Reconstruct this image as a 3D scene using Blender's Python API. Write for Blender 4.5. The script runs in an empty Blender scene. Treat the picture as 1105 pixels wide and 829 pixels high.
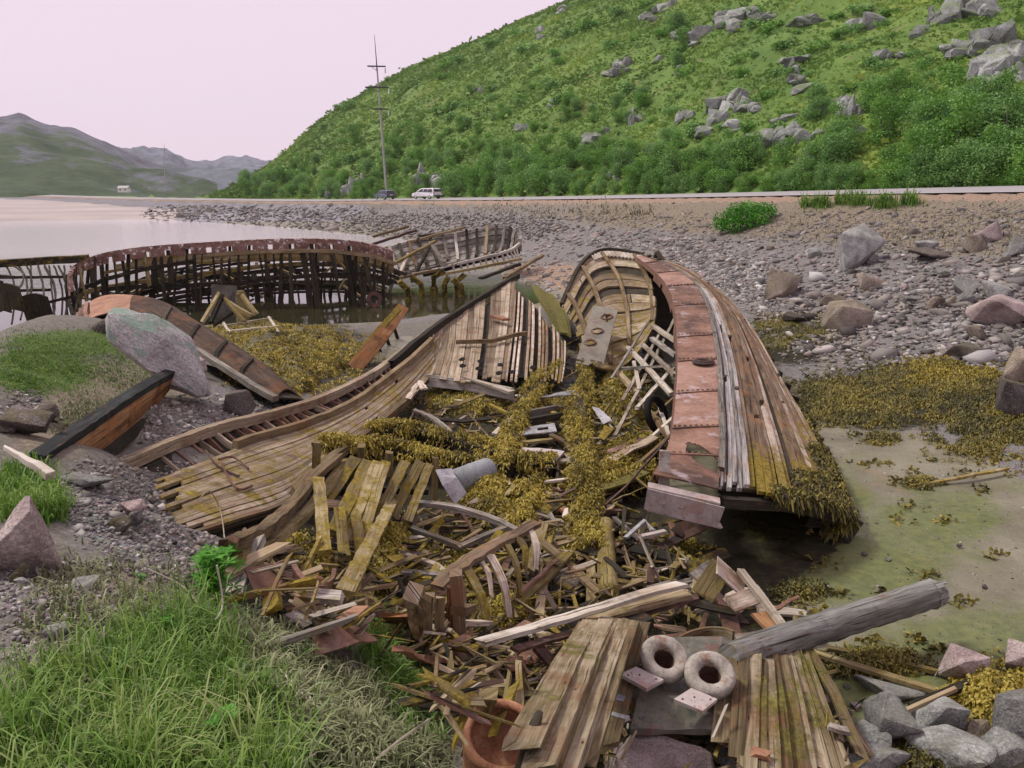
import bpy, bmesh, math, random
import numpy as np
from mathutils import Vector, Matrix

random.seed(7)
RNG = np.random.default_rng(7)
SC = bpy.context.scene
COL = SC.collection

# ------------------------------------------------------------------ camera model (metres, measured from the photograph)
F, CX, CY = 867.0, 552.5, 414.5
EYE, HOR = 4.2, 206.0
PITCH = math.atan((CY - HOR) / F)
CP, SP = math.cos(PITCH), math.sin(PITCH)

def ray(px, py):
    u, v = (px - CX) / F, (CY - py) / F
    return (u, CP + v * SP, -SP + v * CP)

def at(px, py, Y):
    d = ray(px, py); t = Y / d[1]
    return Vector((d[0] * t, Y, EYE + d[2] * t))

def atz(px, py, z):
    d = ray(px, py); t = (z - EYE) / d[2]
    return Vector((d[0] * t, d[1] * t, z))

def azel(px, py):
    d = ray(px, py)
    return math.atan2(d[0], d[1]), d[2] / math.hypot(d[0], d[1])

def to_px(x, y, z):
    zc = y * CP - (z - EYE) * SP
    yc = y * SP + (z - EYE) * CP
    zc = np.maximum(zc, 1e-3)
    return CX + F * x / zc, CY - F * yc / zc

# ------------------------------------------------------------------ numpy noise
def _h(ix, iy, seed):
    n = (ix.astype(np.int64) * 374761393 + iy.astype(np.int64) * 668265263 + seed * 1442695041) & 0x7fffffff
    n = ((n ^ (n >> 13)) * 1274126177) & 0x7fffffff
    n = (n ^ (n >> 16)) & 0xffff
    return n / 65535.0

def vnoise(x, y, seed=0):
    x = np.asarray(x, float); y = np.asarray(y, float)
    ix, iy = np.floor(x), np.floor(y)
    fx, fy = x - ix, y - iy
    fx = fx * fx * (3 - 2 * fx); fy = fy * fy * (3 - 2 * fy)
    a, b = _h(ix, iy, seed), _h(ix + 1, iy, seed)
    c, d = _h(ix, iy + 1, seed), _h(ix + 1, iy + 1, seed)
    return (a + (b - a) * fx) * (1 - fy) + (c + (d - c) * fx) * fy

def fbm(x, y, seed=0, octs=4, gain=0.5):
    s, a, t = 0.0, 1.0, 0.0
    for o in range(octs):
        s = s + a * (vnoise(x * 2 ** o + 17.3 * o, y * 2 ** o - 9.1 * o, seed + o) - 0.5)
        t += a; a *= gain
    return s / t * 2      # about -1..1

def sstep(a, b, x):
    t = np.clip((x - a) / (b - a), 0, 1)
    return t * t * (3 - 2 * t)

# ------------------------------------------------------------------ object helpers
def tag(o, label=None, cat=None, group=None, kind=None):
    if label: o['label'] = label
    if cat: o['category'] = cat
    if group: o['group'] = group
    if kind: o['kind'] = kind
    return o

def empty(name, loc=(0, 0, 0), rz=0, label=None, cat=None, group=None):
    o = bpy.data.objects.new(name, None); COL.objects.link(o)
    o.location = loc; o.rotation_euler = (0, 0, rz); o.empty_display_size = 0.2
    return tag(o, label, cat, group)

def copy_tree(o, parent=None):
    c = o.copy(); COL.objects.link(c)
    if parent: c.parent = parent
    for ch in list(o.children): copy_tree(ch, c)
    return c

def mesh_np(name, verts, faces, mat, parent=None, tint=None, smooth=False):
    """verts (N,3), faces (M,k) arrays -> one mesh object; tint is per vertex (N,)"""
    me = bpy.data.meshes.new(name)
    verts = np.asarray(verts, np.float32); faces = np.asarray(faces, np.int32)
    n, (m, k) = len(verts), faces.shape
    me.vertices.add(n); me.vertices.foreach_set('co', verts.ravel())
    me.loops.add(m * k); me.loops.foreach_set('vertex_index', faces.ravel())
    me.polygons.add(m)
    me.polygons.foreach_set('loop_start', np.arange(0, m * k, k, dtype=np.int32))
    me.polygons.foreach_set('loop_total', np.full(m, k, np.int32))
    if smooth: me.polygons.foreach_set('use_smooth', np.ones(m, bool))
    me.update(calc_edges=True)
    if tint is not None:
        a = me.attributes.new('t', 'FLOAT', 'POINT'); a.data.foreach_set('value', np.asarray(tint, np.float32))
    if mat: me.materials.append(mat)
    o = bpy.data.objects.new(name, me); COL.objects.link(o)
    if parent: o.parent = parent
    return o

class MB:
    """collects shapes; build() links them as one mesh with grain coords g, tint t and moss m per vertex"""
    def __init__(s):
        s.v, s.f, s.g, s.t, s.m = [], [], [], [], []
    def vert(s, p, g=(0, 0, 0), t=0.5, m=0.0):
        s.v.append(tuple(p)); s.g.append(tuple(g)); s.t.append(t); s.m.append(m)
        return len(s.v) - 1
    def bar(s, pts, w, h, up=(0, 0, 1), taper=None, jag=0.0, tint=None, moss=0.0, wob=0.0, seg=0.4, twist=0.0):
        pts = [Vector(p) for p in pts]
        # resample
        out = []
        for a, b in zip(pts[:-1], pts[1:]):
            n = max(1, int((b - a).length / seg))
            for i in range(n): out.append(a.lerp(b, i / n))
        out.append(pts[-1]); pts = out
        if tint is None: tint = random.random()
        r0 = random.uniform(0, 50)
        up = Vector(up); n = len(pts); L = 0.0; prev = None
        offs = [(random.uniform(0, 1) * jag, random.uniform(0, 1) * jag) for _ in range(4)]
        for i, p in enumerate(pts):
            d = (pts[min(i + 1, n - 1)] - pts[max(i - 1, 0)])
            if d.length < 1e-6: d = Vector((1, 0, 0))
            d.normalize()
            side = d.cross(up)
            if side.length < 1e-3: side = d.cross(Vector((0.3, 1, 0.2)))
            side.normalize(); nr = side.cross(d).normalized()
            if twist:
                q = Matrix.Rotation(twist * (i / max(1, n - 1) - 0.5), 3, d); side = q @ side; nr = q @ nr
            if i: L += (p - pts[i - 1]).length
            k = i / max(1, n - 1)
            tw = 1.0 if taper is None else taper[0] + (taper[1] - taper[0]) * k
            wv = Vector((random.gauss(0, 1), random.gauss(0, 1), random.gauss(0, 1))) * wob * .45 * (0 if i in (0, n - 1) else 1)
            ids = []
            for j, (a, b) in enumerate(((-1, -1), (1, -1), (1, 1), (-1, 1))):
                ww = w * tw * (1 + random.uniform(-1, 1) * min(0.05, wob * 3)); hh = h * (0.5 + 0.5 * tw)
                q = p + side * (a * ww / 2) + nr * (b * hh / 2) + wv
                if i == 0: q -= d * offs[j][0]
                if i == n - 1: q += d * offs[j][1]
                mm = moss(q) if callable(moss) else moss
                ids.append(s.vert(q, (L + r0, a * ww / 2 + b * hh * 0.8 + r0 * 1.7, r0), tint, mm))
            if i:
                for j in range(4):
                    s.f.append((prev[j], prev[(j + 1) % 4], ids[(j + 1) % 4], ids[j]))
            else: s.f.append(tuple(reversed(ids)))
            prev = ids
        s.f.append(tuple(prev))
        return s
    def tube(s, pts, r, n=10, tint=None, moss=0.0, cap=True, wob=0.0, jag=0.0):
        pts = [Vector(p) for p in pts]; N = len(pts)
        rs = [r] * N if not isinstance(r, (list, tuple)) else list(r)
        if tint is None: tint = random.random()
        r0 = random.uniform(0, 50); prev = None; L = 0
        ref = None
        for i, p in enumerate(pts):
            d = (pts[min(i + 1, N - 1)] - pts[max(i - 1, 0)]).normalized()
            if ref is None:
                ref = d.cross(Vector((0, 0, 1)))
                if ref.length < 1e-2: ref = d.cross(Vector((1, 0, 0)))
            x = (ref - d * ref.dot(d)).normalized(); y = d.cross(x); ref = x
            if i: L += (p - pts[i - 1]).length
            ids = []
            for j in range(n):
                a = 2 * math.pi * j / n
                rr = rs[i] * (1 + random.uniform(-wob, wob))
                q = p + x * (math.cos(a) * rr) + y * (math.sin(a) * rr)
                if jag and i == N - 1: q += d * random.uniform(-jag, jag)
                mm = moss(q) if callable(moss) else moss
                ids.append(s.vert(q, (L + r0, math.sin(a) * rs[i] + math.cos(a) * rs[i] * 1.3 + r0, r0), tint, mm))
            if prev:
                for j in range(n): s.f.append((prev[j], prev[(j + 1) % n], ids[(j + 1) % n], ids[j]))
            elif cap: s.f.append(tuple(reversed(ids)))
            prev = ids
        if cap: s.f.append(tuple(prev))
        return s
    def grid(s, P, th, tint=None, moss=0.0, hole=None, closed=False):
        """P[i][j] points -> plate with thickness th (along the local normal); hole(i,j)->True drops a cell"""
        ni, nj = len(P), len(P[0])
        if tint is None: tint = random.random()
        r0 = random.uniform(0, 50)
        N = [[None] * nj for _ in range(ni)]
        for i in range(ni):
            for j in range(nj):
                a = P[min(i + 1, ni - 1)][j] - P[max(i - 1, 0)][j]
                b = P[i][min(j + 1, nj - 1)] - P[i][max(j - 1, 0)]
                c = a.cross(b); N[i][j] = c.normalized() if c.length > 1e-9 else Vector((0, 0, 1))
        A = [[None] * nj for _ in range(ni)]; B = [[None] * nj for _ in range(ni)]
        Ls = 0
        for i in range(ni):
            if i: Ls += (P[i][nj // 2] - P[i - 1][nj // 2]).length
            ac = 0
            for j in range(nj):
                if j: ac += (P[i][j] - P[i][j - 1]).length
                p = P[i][j]; t = tint(i, j) if callable(tint) else tint
                mm = moss(p) if callable(moss) else moss
                A[i][j] = s.vert(p + N[i][j] * th / 2, (Ls + r0, ac + r0, r0), t, mm)
                B[i][j] = s.vert(p - N[i][j] * th / 2, (Ls + r0, ac + r0 + 3, r0), t, mm)
        keep = lambda i, j: 0 <= i < ni - 1 and 0 <= j < nj - 1 and not (hole and hole(i, j))
        for i in range(ni - 1):
            for j in range(nj - 1):
                if not keep(i, j): continue
                s.f.append((A[i][j], A[i + 1][j], A[i + 1][j + 1], A[i][j + 1]))
                s.f.append((B[i][j], B[i][j + 1], B[i + 1][j + 1], B[i + 1][j]))
                if not keep(i - 1, j): s.f.append((A[i][j], A[i][j + 1], B[i][j + 1], B[i][j]))
                if not keep(i + 1, j): s.f.append((A[i + 1][j + 1], A[i + 1][j], B[i + 1][j], B[i + 1][j + 1]))
                if not keep(i, j - 1): s.f.append((A[i + 1][j], A[i][j], B[i][j], B[i + 1][j]))
                if not keep(i, j + 1): s.f.append((A[i][j + 1], A[i + 1][j + 1], B[i + 1][j + 1], B[i][j + 1]))
        return s
    def torus(s, c, axis, R, r, n=28, k=10, sq=1.0, tint=0.5, wob=0.0):
        c = Vector(c); axis = Vector(axis).normalized()
        x = axis.cross(Vector((0.3, 0.9, 0.1))).normalized(); y = axis.cross(x)
        base = len(s.v)
        for i in range(n):
            a = 2 * math.pi * i / n; d = x * math.cos(a) + y * math.sin(a)
            for j in range(k):
                b = 2 * math.pi * j / k; w = 1 + random.uniform(-wob, wob)
                s.vert(c + d * (R + r * math.cos(b) * w) + axis * (r * sq * math.sin(b) * w), (a * R, b * r, 0), tint)
        for i in range(n):
            for j in range(k):
                s.f.append((base + i * k + j, base + ((i + 1) % n) * k + j, base + ((i + 1) % n) * k + (j + 1) % k, base + i * k + (j + 1) % k))
        return s
    def lathe(s, c, axis, prof, n=24, tint=0.5, wob=0.0):
        """prof: list of (radius, height along axis)"""
        c = Vector(c); axis = Vector(axis).normalized()
        x = axis.cross(Vector((0.3, 0.9, 0.1))).normalized(); y = axis.cross(x); rings = []
        for (r, h) in prof:
            ring = []
            for i in range(n):
                a = 2 * math.pi * i / n; rr = r * (1 + random.uniform(-wob, wob))
                ring.append(s.vert(c + (x * math.cos(a) + y * math.sin(a)) * rr + axis * h, (a * r, h, 0), tint))
            rings.append(ring)
        for A, B in zip(rings[:-1], rings[1:]):
            for i in range(n): s.f.append((A[i], A[(i + 1) % n], B[(i + 1) % n], B[i]))
        return s
    def box(s, c, size, rot=None, tint=None, moss=0.0, bev=0.0):
        R = rot or Matrix.Identity(3); c = Vector(c)
        d = R @ Vector((1, 0, 0)); u = R @ Vector((0, 0, 1))
        return s.bar([c - d * size[0] / 2, c + d * size[0] / 2], size[1], size[2], up=u, tint=tint, moss=moss, seg=99)
    def poly(s, pts, off, tint=0.5, moss=0.0):
        """flat polygon extruded by vector off"""
        n = len(pts); off = Vector(off)
        a = [s.vert(p, (p[0] * 1.0 + p[1], p[2], 0), tint, moss) for p in pts]
        b = [s.vert(Vector(p) + off, (p[0] + p[1], p[2], 0), tint, moss) for p in pts]
        s.f.append(tuple(a)); s.f.append(tuple(reversed(b)))
        for i in range(n): s.f.append((a[i], b[i], b[(i + 1) % n], a[(i + 1) % n]))
        return s
    def build(s, name, mat, parent=None, smooth=False, angle=None):
        me = bpy.data.meshes.new(name)
        off = parent.matrix_world.translation.copy() if (parent is not None and parent.parent is None) else Vector((0, 0, 0))
        if parent is not None: off = world_loc(parent)
        vs = [(p[0] - off[0], p[1] - off[1], p[2] - off[2]) for p in s.v]
        me.from_pydata(vs, [], s.f); me.update()
        bm = bmesh.new(); bm.from_mesh(me); bmesh.ops.recalc_face_normals(bm, faces=bm.faces); bm.to_mesh(me); bm.free()
        a = me.attributes.new('g', 'FLOAT_VECTOR', 'POINT'); a.data.foreach_set('vector', np.array(s.g, np.float32).ravel())
        a = me.attributes.new('t', 'FLOAT', 'POINT'); a.data.foreach_set('value', np.array(s.t, np.float32))
        a = me.attributes.new('m', 'FLOAT', 'POINT'); a.data.foreach_set('value', np.array(s.m, np.float32))
        if smooth: me.polygons.foreach_set('use_smooth', np.ones(len(me.polygons), bool))
        if mat: me.materials.append(mat)
        if smooth and angle:
            me.set_sharp_from_angle(angle=math.radians(angle))
        o = bpy.data.objects.new(name, me); COL.objects.link(o)
        if parent: o.parent = parent
        return o

def world_loc(o):
    v = Vector(o.location); p = o.parent
    while p: v += Vector(p.location); p = p.parent
    return v

def cr(p0, p1, p2, p3, t):
    return 0.5 * ((2 * p1) + (p2 - p0) * t + (2 * p0 - 5 * p1 + 4 * p2 - p3) * t * t + (3 * p1 - p0 - 3 * p2 + p3) * t ** 3)

def curve_at(pts, u):
    n = len(pts) - 1; x = min(max(u, 0), 1) * n; i = min(int(x), n - 1); t = x - i
    return cr(pts[max(i - 1, 0)], pts[i], pts[i + 1], pts[min(i + 2, n)], t)

def smooth_path(pts, n):
    pts = [Vector(p) for p in pts]
    return [curve_at(pts, i / (n - 1)) for i in range(n)]

class Surf:
    """rows[k] = points across at station k; eval(a along stations 0..1, b across 0..1)"""
    def __init__(s, rows): s.rows = [[Vector(p) for p in r] for r in rows]
    def __call__(s, a, b):
        return curve_at([curve_at(r, b) for r in s.rows], a)
    def normal(s, a, b):
        e = 0.01
        da = s(min(a + e, 1), b) - s(max(a - e, 0), b); db = s(a, min(b + e, 1)) - s(a, max(b - e, 0))
        n = da.cross(db)
        return n.normalized() if n.length > 1e-9 else Vector((0, 0, 1))

def planking(mb, S, n, th, K=24, a0=0.0, a1=1.0, jag0=0.0, jag1=0.0, b0=0.0, b1=1.0, gap=0.08, lift=0.01, miss=0.0, moss=0.0, brk=0.0, tint=None):
    """n planks along a, side by side across b; each plank a strip of its own with thickness"""
    for j in range(n):
        if random.random() < miss: continue
        bs = b0 + (b1 - b0) * j / n; be = b0 + (b1 - b0) * (j + 1 - gap * random.uniform(0.4, 1.6)) / n
        s0 = a0 + jag0 * random.random() ** 1.5; s1 = a1 - jag1 * random.random() ** 1.5
        cuts = [(s0, s1)]
        if random.random() < brk:
            c = random.uniform(s0 + .2, s1 - .2) if s1 - s0 > .5 else (s0 + s1) / 2
            cuts = [(s0, c), (c + random.uniform(.004, .03), s1)]
        for (p, q) in cuts:
            off = random.uniform(-lift, lift); off2 = random.uniform(-lift, lift)
            k = max(2, int(K * (q - p)))
            r0 = random.uniform(0, 90); t = random.random() if tint is None else tint; prev = None; L = 0; lastp = None
            for i in range(k + 1):
                a = p + (q - p) * i / k
                P, Q = S(a, bs), S(a, be); nr = S.normal(a, (bs + be) / 2)
                if lastp is not None: L += (P - lastp).length
                lastp = P.copy(); o = off + (off2 - off) * i / k
                w = (P - Q).length; ids = []
                for (X, sg, yy) in ((P, 1, 0), (Q, 1, w), (Q, -1, w + .03), (P, -1, -.03)):
                    x = X + nr * (o + sg * th / 2)
                    mm = moss(x) if callable(moss) else moss
                    ids.append(mb.vert(x, (L + r0, yy + r0, r0), t, mm))
                if prev:
                    for e in range(4): mb.f.append((prev[e], prev[(e + 1) % 4], ids[(e + 1) % 4], ids[e]))
                else: mb.f.append(tuple(reversed(ids)))
                prev = ids
            mb.f.append(tuple(prev))
    return mb
# ------------------------------------------------------------------ node helpers and materials
class NT:
    def __init__(s, name):
        s.mat = bpy.data.materials.new(name); s.mat.use_nodes = True
        s.nt = s.mat.node_tree; s.nt.nodes.clear()
        s.out = s.n('ShaderNodeOutputMaterial'); s.bsdf = s.n('ShaderNodeBsdfPrincipled')
        s.l(s.bsdf.outputs[0], s.out.inputs[0])
    def n(s, t): return s.nt.nodes.new(t)
    def l(s, a, b): s.nt.links.new(a, b)
    def put(s, v, sock):
        if v is None: return
        if hasattr(v, 'is_output'): s.l(v, sock)
        else: sock.default_value = v
    def set(s, key, v): s.put(v if not (isinstance(v, tuple) and len(v) == 3) else v + (1,), s.bsdf.inputs[key])
    def attr(s, name, out='Fac'):
        a = s.n('ShaderNodeAttribute'); a.attribute_name = name; return a.outputs[out]
    def pos(s): return s.n('ShaderNodeNewGeometry').outputs['Position']
    def objc(s): return s.n('ShaderNodeTexCoord').outputs['Object']
    def orand(s): return s.n('ShaderNodeObjectInfo').outputs['Random']
    def vmul(s, v, k):
        m = s.n('ShaderNodeVectorMath'); m.operation = 'MULTIPLY'; s.l(v, m.inputs[0])
        m.inputs[1].default_value = k if isinstance(k, tuple) else (k, k, k); return m.outputs[0]
    def vadd(s, v, w):
        m = s.n('ShaderNodeVectorMath'); m.operation = 'ADD'; s.l(v, m.inputs[0]); s.put(w, m.inputs[1]); return m.outputs[0]
    def math(s, op, a, b=None, c=None, clamp=False):
        m = s.n('ShaderNodeMath'); m.operation = op; m.use_clamp = clamp
        s.put(a, m.inputs[0]); s.put(b, m.inputs[1])
        if c is not None: s.put(c, m.inputs[2])
        return m.outputs[0]
    def noise(s, scale=5.0, detail=4.0, vec=None, rough=0.55, dist=0.0):
        t = s.n('ShaderNodeTexNoise'); t.inputs['Scale'].default_value = scale; t.inputs['Detail'].default_value = detail
        t.inputs['Roughness'].default_value = rough; t.inputs['Distortion'].default_value = dist
        if vec is not None: s.l(vec, t.inputs['Vector'])
        return t.outputs[0]
    def voro(s, scale=5.0, vec=None, feature='F1', out='Distance'):
        t = s.n('ShaderNodeTexVoronoi'); t.feature = feature; t.inputs['Scale'].default_value = scale
        if vec is not None: s.l(vec, t.inputs['Vector'])
        return t.outputs[out]
    def step(s, v, a, b, lo=0.0, hi=1.0):
        m = s.n('ShaderNodeMapRange'); m.interpolation_type = 'SMOOTHSTEP'
        s.put(v, m.inputs[0]); m.inputs[1].default_value = a; m.inputs[2].default_value = b
        m.inputs[3].default_value = lo; m.inputs[4].default_value = hi; return m.outputs[0]
    def mix(s, f, a, b, blend='MIX'):
        m = s.n('ShaderNodeMix'); m.data_type = 'RGBA'; m.blend_type = blend
        s.put(f, m.inputs[0])
        for v, k in ((a, 6), (b, 7)): s.put(v + (1,) if isinstance(v, tuple) and len(v) == 3 else v, m.inputs[k])
        return m.outputs[2]
    def ramp(s, v, stops):
        r = s.n('ShaderNodeValToRGB'); s.l(v, r.inputs[0]); e = r.color_ramp.elements
        while len(e) < len(stops): e.new(0.5)
        for k, (p, c) in zip(e, stops):
            k.position = p; k.color = (c + (1,)) if len(c) == 3 else c
        return r.outputs[0]
    def bump(s, h, st=0.5, d=0.02, nrm=None):
        b = s.n('ShaderNodeBump'); b.inputs['Strength'].default_value = st; b.inputs['Distance'].default_value = d
        s.l(h, b.inputs['Height'])
        if nrm is not None: s.l(nrm, b.inputs['Normal'])
        s.l(b.outputs[0], s.bsdf.inputs['Normal']); return b.outputs[0]

MOSS_C = ((.06, .046, .008), (.21, .155, .018), (.36, .275, .04))

def wood(name, dark, mid, light, moss_bias=0.0, rust=0.0, grain=1.0, crack=1.0, mosscol=MOSS_C, rustcol=(.22, .075, .03)):
    n = NT(name); g = n.attr('g', 'Vector'); P = n.pos()
    gv = n.vmul(g, (2.2, 42 * grain, 7))
    gr = n.noise(1.0, 6, gv, .62, .6)
    big = n.noise(1.0, 3, n.vmul(g, (.9, 5, 3)), .5)
    fine = n.noise(1.0, 4, n.vmul(g, (7, 190 * grain, 20)), .7)
    f = n.math('ADD', n.math('ADD', n.math('MULTIPLY', gr, .52), n.math('MULTIPLY', fine, .22)), n.math('MULTIPLY', big, .42))
    f = n.math('ADD', f, n.math('MULTIPLY', n.math('SUBTRACT', n.attr('t'), .5), .26))
    c = n.ramp(f, [(.34, dark), (.56, mid), (.76, light)])
    # stains over whole thing
    st = n.noise(1.3, 4, P, .6)
    c = n.mix(n.step(st, .5, .72, 0, .55), c, n.mix(1.0, c, (.62, .5, .40), 'MULTIPLY'))
    if rust:
        rm = n.math('MULTIPLY', n.step(n.noise(2.6, 5, P, .65), .5, .62), rust)
        c = n.mix(rm, c, rustcol)
    ck = n.noise(1.0, 3, n.vmul(g, (1.3, 75 * grain, 9)), .5)
    ckm = n.step(ck, .30, .38, .85 * crack, 0)
    c = n.mix(ckm, c, (.018, .013, .01))
    # black rot, nail holes with rust bleeding from them
    rot = n.step(n.noise(2.1, 6, n.vadd(P, (4, 8, 2)), .7), .52, .68, 0, .62)
    c = n.mix(rot, c, n.mix(1.0, c, (.28, .24, .21), 'MULTIPLY'))
    nd = n.voro(1.0, n.vmul(g, (3.2, 13, 3)))
    c = n.mix(n.step(nd, .10, .26, .45, 0), c, (.16, .07, .03)); c = n.mix(n.step(nd, .05, .09, .9, 0), c, (.02, .013, .01))
    # moss and weed film
    mn = n.noise(5.0, 6, P, .7)
    mf = n.math('ADD', n.math('ADD', mn, n.attr('m')), moss_bias - .62)
    mf = n.step(mf, 0.0, .2)
    mc = n.ramp(n.noise(16, 4, P, .7), [(.3, mosscol[0]), (.5, mosscol[1]), (.72, mosscol[2])])
    c = n.mix(n.math('MULTIPLY', mf, .9), c, mc)
    n.set('Base Color', c); n.set('Roughness', .88); n.set('Specular IOR Level', .2)
    h = n.math('ADD', n.math('ADD', n.math('MULTIPLY', gr, .5), n.math('MULTIPLY', fine, .35)), n.math('MULTIPLY', ckm, -.8))
    h = n.math('ADD', h, n.math('MULTIPLY', n.math('MULTIPLY', mf, n.noise(40, 3, P)), 1.2))
    n.bump(h, .75, .012)
    return n.mat

def iron(name, cols, pale=(.35, .25, .24), palef=.3, scale=3.0, rough=.75, moss=0.0, metal=0.0):
    n = NT(name); P = n.objc()
    a = n.noise(scale, 8, P, .68, .4); b = n.noise(scale * 7, 5, P, .7)
    f = n.math('ADD', n.math('MULTIPLY', a, .75), n.math('MULTIPLY', b, .3))
    f = n.math('ADD', f, n.math('MULTIPLY', n.math('SUBTRACT', n.attr('t'), .5), .22))
    c = n.ramp(f, [(.36, cols[0]), (.5, cols[1]), (.66, cols[2])])
    pm = n.math('MULTIPLY', n.step(n.noise(scale * 1.7, 6, n.vadd(P, (7, 3, 1)), .7), .55, .63), palef)
    c = n.mix(pm, c, pale)
    pit = n.step(n.noise(scale * 16, 2, P), .28, .36, .7, 0)
    c = n.mix(pit, c, (.03, .012, .008))
    if moss:
        mf = n.step(n.math('ADD', n.noise(4, 5, P, .7), moss - .6), 0, .2)
        c = n.mix(mf, c, n.ramp(n.noise(20, 3, P), [(.3, MOSS_C[0]), (.7, MOSS_C[1])]))
    n.set('Base Color', c); n.set('Roughness', rough); n.set('Metallic', metal)
    n.bump(n.math('ADD', b, n.math('MULTIPLY', pit, -1.5)), .5, .01)
    return n.mat

def rockmat(name, base, alt, dark, lichen=None, lf=.3, scale=2.2):
    n = NT(name); P = n.objc(); r = n.orand()
    vec = n.vadd(P, n.vmul(n.n('ShaderNodeObjectInfo').outputs['Location'], .37))
    a = n.noise(scale, 7, vec, .62, .5); b = n.noise(scale * 9, 5, vec, .7)
    c = n.ramp(n.math('ADD', n.math('MULTIPLY', a, .8), n.math('MULTIPLY', b, .22)), [(.34, dark), (.5, base), (.68, alt)])
    c = n.mix(1.0, c, n.ramp(r, [(0, (.7, .7, .7)), (.5, (1, 1, 1)), (1, (1.4, 1.4, 1.38))]), 'MULTIPLY')
    c = n.mix(n.step(n.noise(scale * 22, 4, vec, .75), .36, .64), n.mix(1.0, c, (.62, .62, .62), 'MULTIPLY'), n.mix(1.0, c, (1.18, 1.18, 1.18), 'MULTIPLY'))
    sp = n.step(n.noise(scale * 28, 2, vec), .6, .68, 0, .35)
    c = n.mix(sp, c, (.55, .5, .5))
    ck = n.step(n.voro(scale * .9, n.vadd(vec, n.vmul(n.n('ShaderNodeTexNoise').outputs['Color'], .25)), 'DISTANCE_TO_EDGE'), 0.0, .035, .6, 0)
    ck = n.step(n.math('ABSOLUTE', n.math('SUBTRACT', n.noise(scale * .8, 3, n.vadd(vec, (3.1, 1.7, 5.2)), .5, 1.0), .5)), .0, .008, .25, 0)
    c = n.mix(ck, c, (.05, .042, .045))
    if lichen:
        nz = n.n('ShaderNodeSeparateXYZ'); n.l(n.n('ShaderNodeNewGeometry').outputs['Normal'], nz.inputs[0])
        lm = n.step(n.math('ADD', n.noise(scale * 2.2, 6, vec, .7), n.math('MULTIPLY', nz.outputs[2], .14)), .56, .66, 0, lf)
        c = n.mix(lm, c, lichen)
    n.set('Base Color', c); n.set('Roughness', .88); n.set('Specular IOR Level', .25)
    n.bump(n.math('ADD', n.math('MULTIPLY', a, 1.2), n.math('ADD', n.math('MULTIPLY', b, .9), n.math('MULTIPLY', ck, -.6))), .8, .04)
    return n.mat

def tintmat(name, stops, rough=.7, spec=.3, trans=0.0, patch=None):
    """colour from per-vertex random tint t, with a patchy shift over the world"""
    n = NT(name); t = n.attr('t')
    if patch:
        t = n.math('ADD', n.math('MULTIPLY', t, .6), n.math('MULTIPLY', n.step(n.noise(patch, 4, n.pos(), .6), .34, .66), .4))
    c = n.ramp(t, stops)
    n.set('Base Color', c); n.set('Roughness', rough); n.set('Specular IOR Level', spec)
    if trans:
        tr = n.n('ShaderNodeBsdfTranslucent'); n.l(c, tr.inputs[0])
        ms = n.n('ShaderNodeMixShader'); ms.inputs[0].default_value = trans
        n.l(n.bsdf.outputs[0], ms.inputs[1]); n.l(tr.outputs[0], ms.inputs[2]); n.l(ms.outputs[0], n.out.inputs[0])
    return n.mat

def plain(name, col, rough=.6, metal=0.0, spec=.5, var=.25, scale=6.0, coat=0.0):
    n = NT(name); f = n.noise(scale, 5, n.objc(), .6)
    d = tuple(c * (1 - var) for c in col); l = tuple(min(1, c * (1 + var)) for c in col)
    n.set('Base Color', n.ramp(f, [(.3, d), (.7, l)])); n.set('Roughness', rough); n.set('Metallic', metal)
    n.set('Specular IOR Level', spec); n.set('Coat Weight', coat)
    return n.mat

M = {}
M['hull_wood'] = wood('weathered_hull_wood', (.05, .034, .022), (.25, .18, .12), (.62, .54, .45), 0.0, rust=.5, rustcol=(.30, .15, .07), crack=1.1)
M['grey_wood'] = wood('grey_weathered_wood', (.055, .05, .042), (.22, .205, .175), (.50, .475, .43), -.08, rust=.12)
M['pink_wood'] = wood('bleached_plank_wood', (.06, .046, .031), (.255, .20, .135), (.49, .42, .32), .02, rust=.25, rustcol=(.25, .12, .07))
M['tan_wood'] = wood('brown_plank_wood', (.045, .032, .017), (.20, .15, .085), (.42, .34, .215), .05, rust=.2)
M['moss_wood'] = wood('weed_stained_wood', (.045, .035, .015), (.20, .155, .07), (.44, .37, .21), .14)
M['pale_wood'] = wood('pale_bleached_wood', (.12, .10, .075), (.40, .355, .28), (.62, .575, .5), -.1, rust=.1)
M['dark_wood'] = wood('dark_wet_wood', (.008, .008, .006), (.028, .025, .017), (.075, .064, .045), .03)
M['brown_wood'] = wood('dark_rusty_brown_wood', (.02, .013, .009), (.085, .06, .043), (.19, .15, .115), -.05, rust=.6, rustcol=(.17, .075, .035))
M['fire_wood'] = wood('orange_rotten_wood', (.05, .026, .014), (.24, .12, .05), (.43, .25, .13), -.08, rust=.5, rustcol=(.33, .13, .04))
M['peel_wood'] = wood('peeling_grey_white_wood', (.06, .05, .045), (.36, .34, .32), (.66, .65, .64), -.06, rust=.3, rustcol=(.34, .19, .10), crack=1.15)
M['char_wood'] = wood('charred_wood', (.008, .009, .010), (.03, .034, .034), (.085, .095, .09), -.08)
M['deck_wood'] = wood('mossy_deck_wood', (.045, .034, .018), (.17, .13, .07), (.40, .34, .24), .07, rust=.25, mosscol=((.04, .038, .01), (.12, .11, .022), (.21, .19, .045)))
M['log_wood'] = wood('grey_log_wood', (.028, .027, .023), (.125, .122, .105), (.31, .31, .295), -.06, grain=.7, crack=1.3)
M['yellow_log'] = wood('ochre_log_wood', (.10, .08, .03), (.27, .22, .10), (.38, .32, .18), .06, grain=.6)
M['rust'] = iron('rusty_steel', ((.05, .025, .016), (.15, .075, .048), (.27, .15, .095)), palef=.3)
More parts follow.
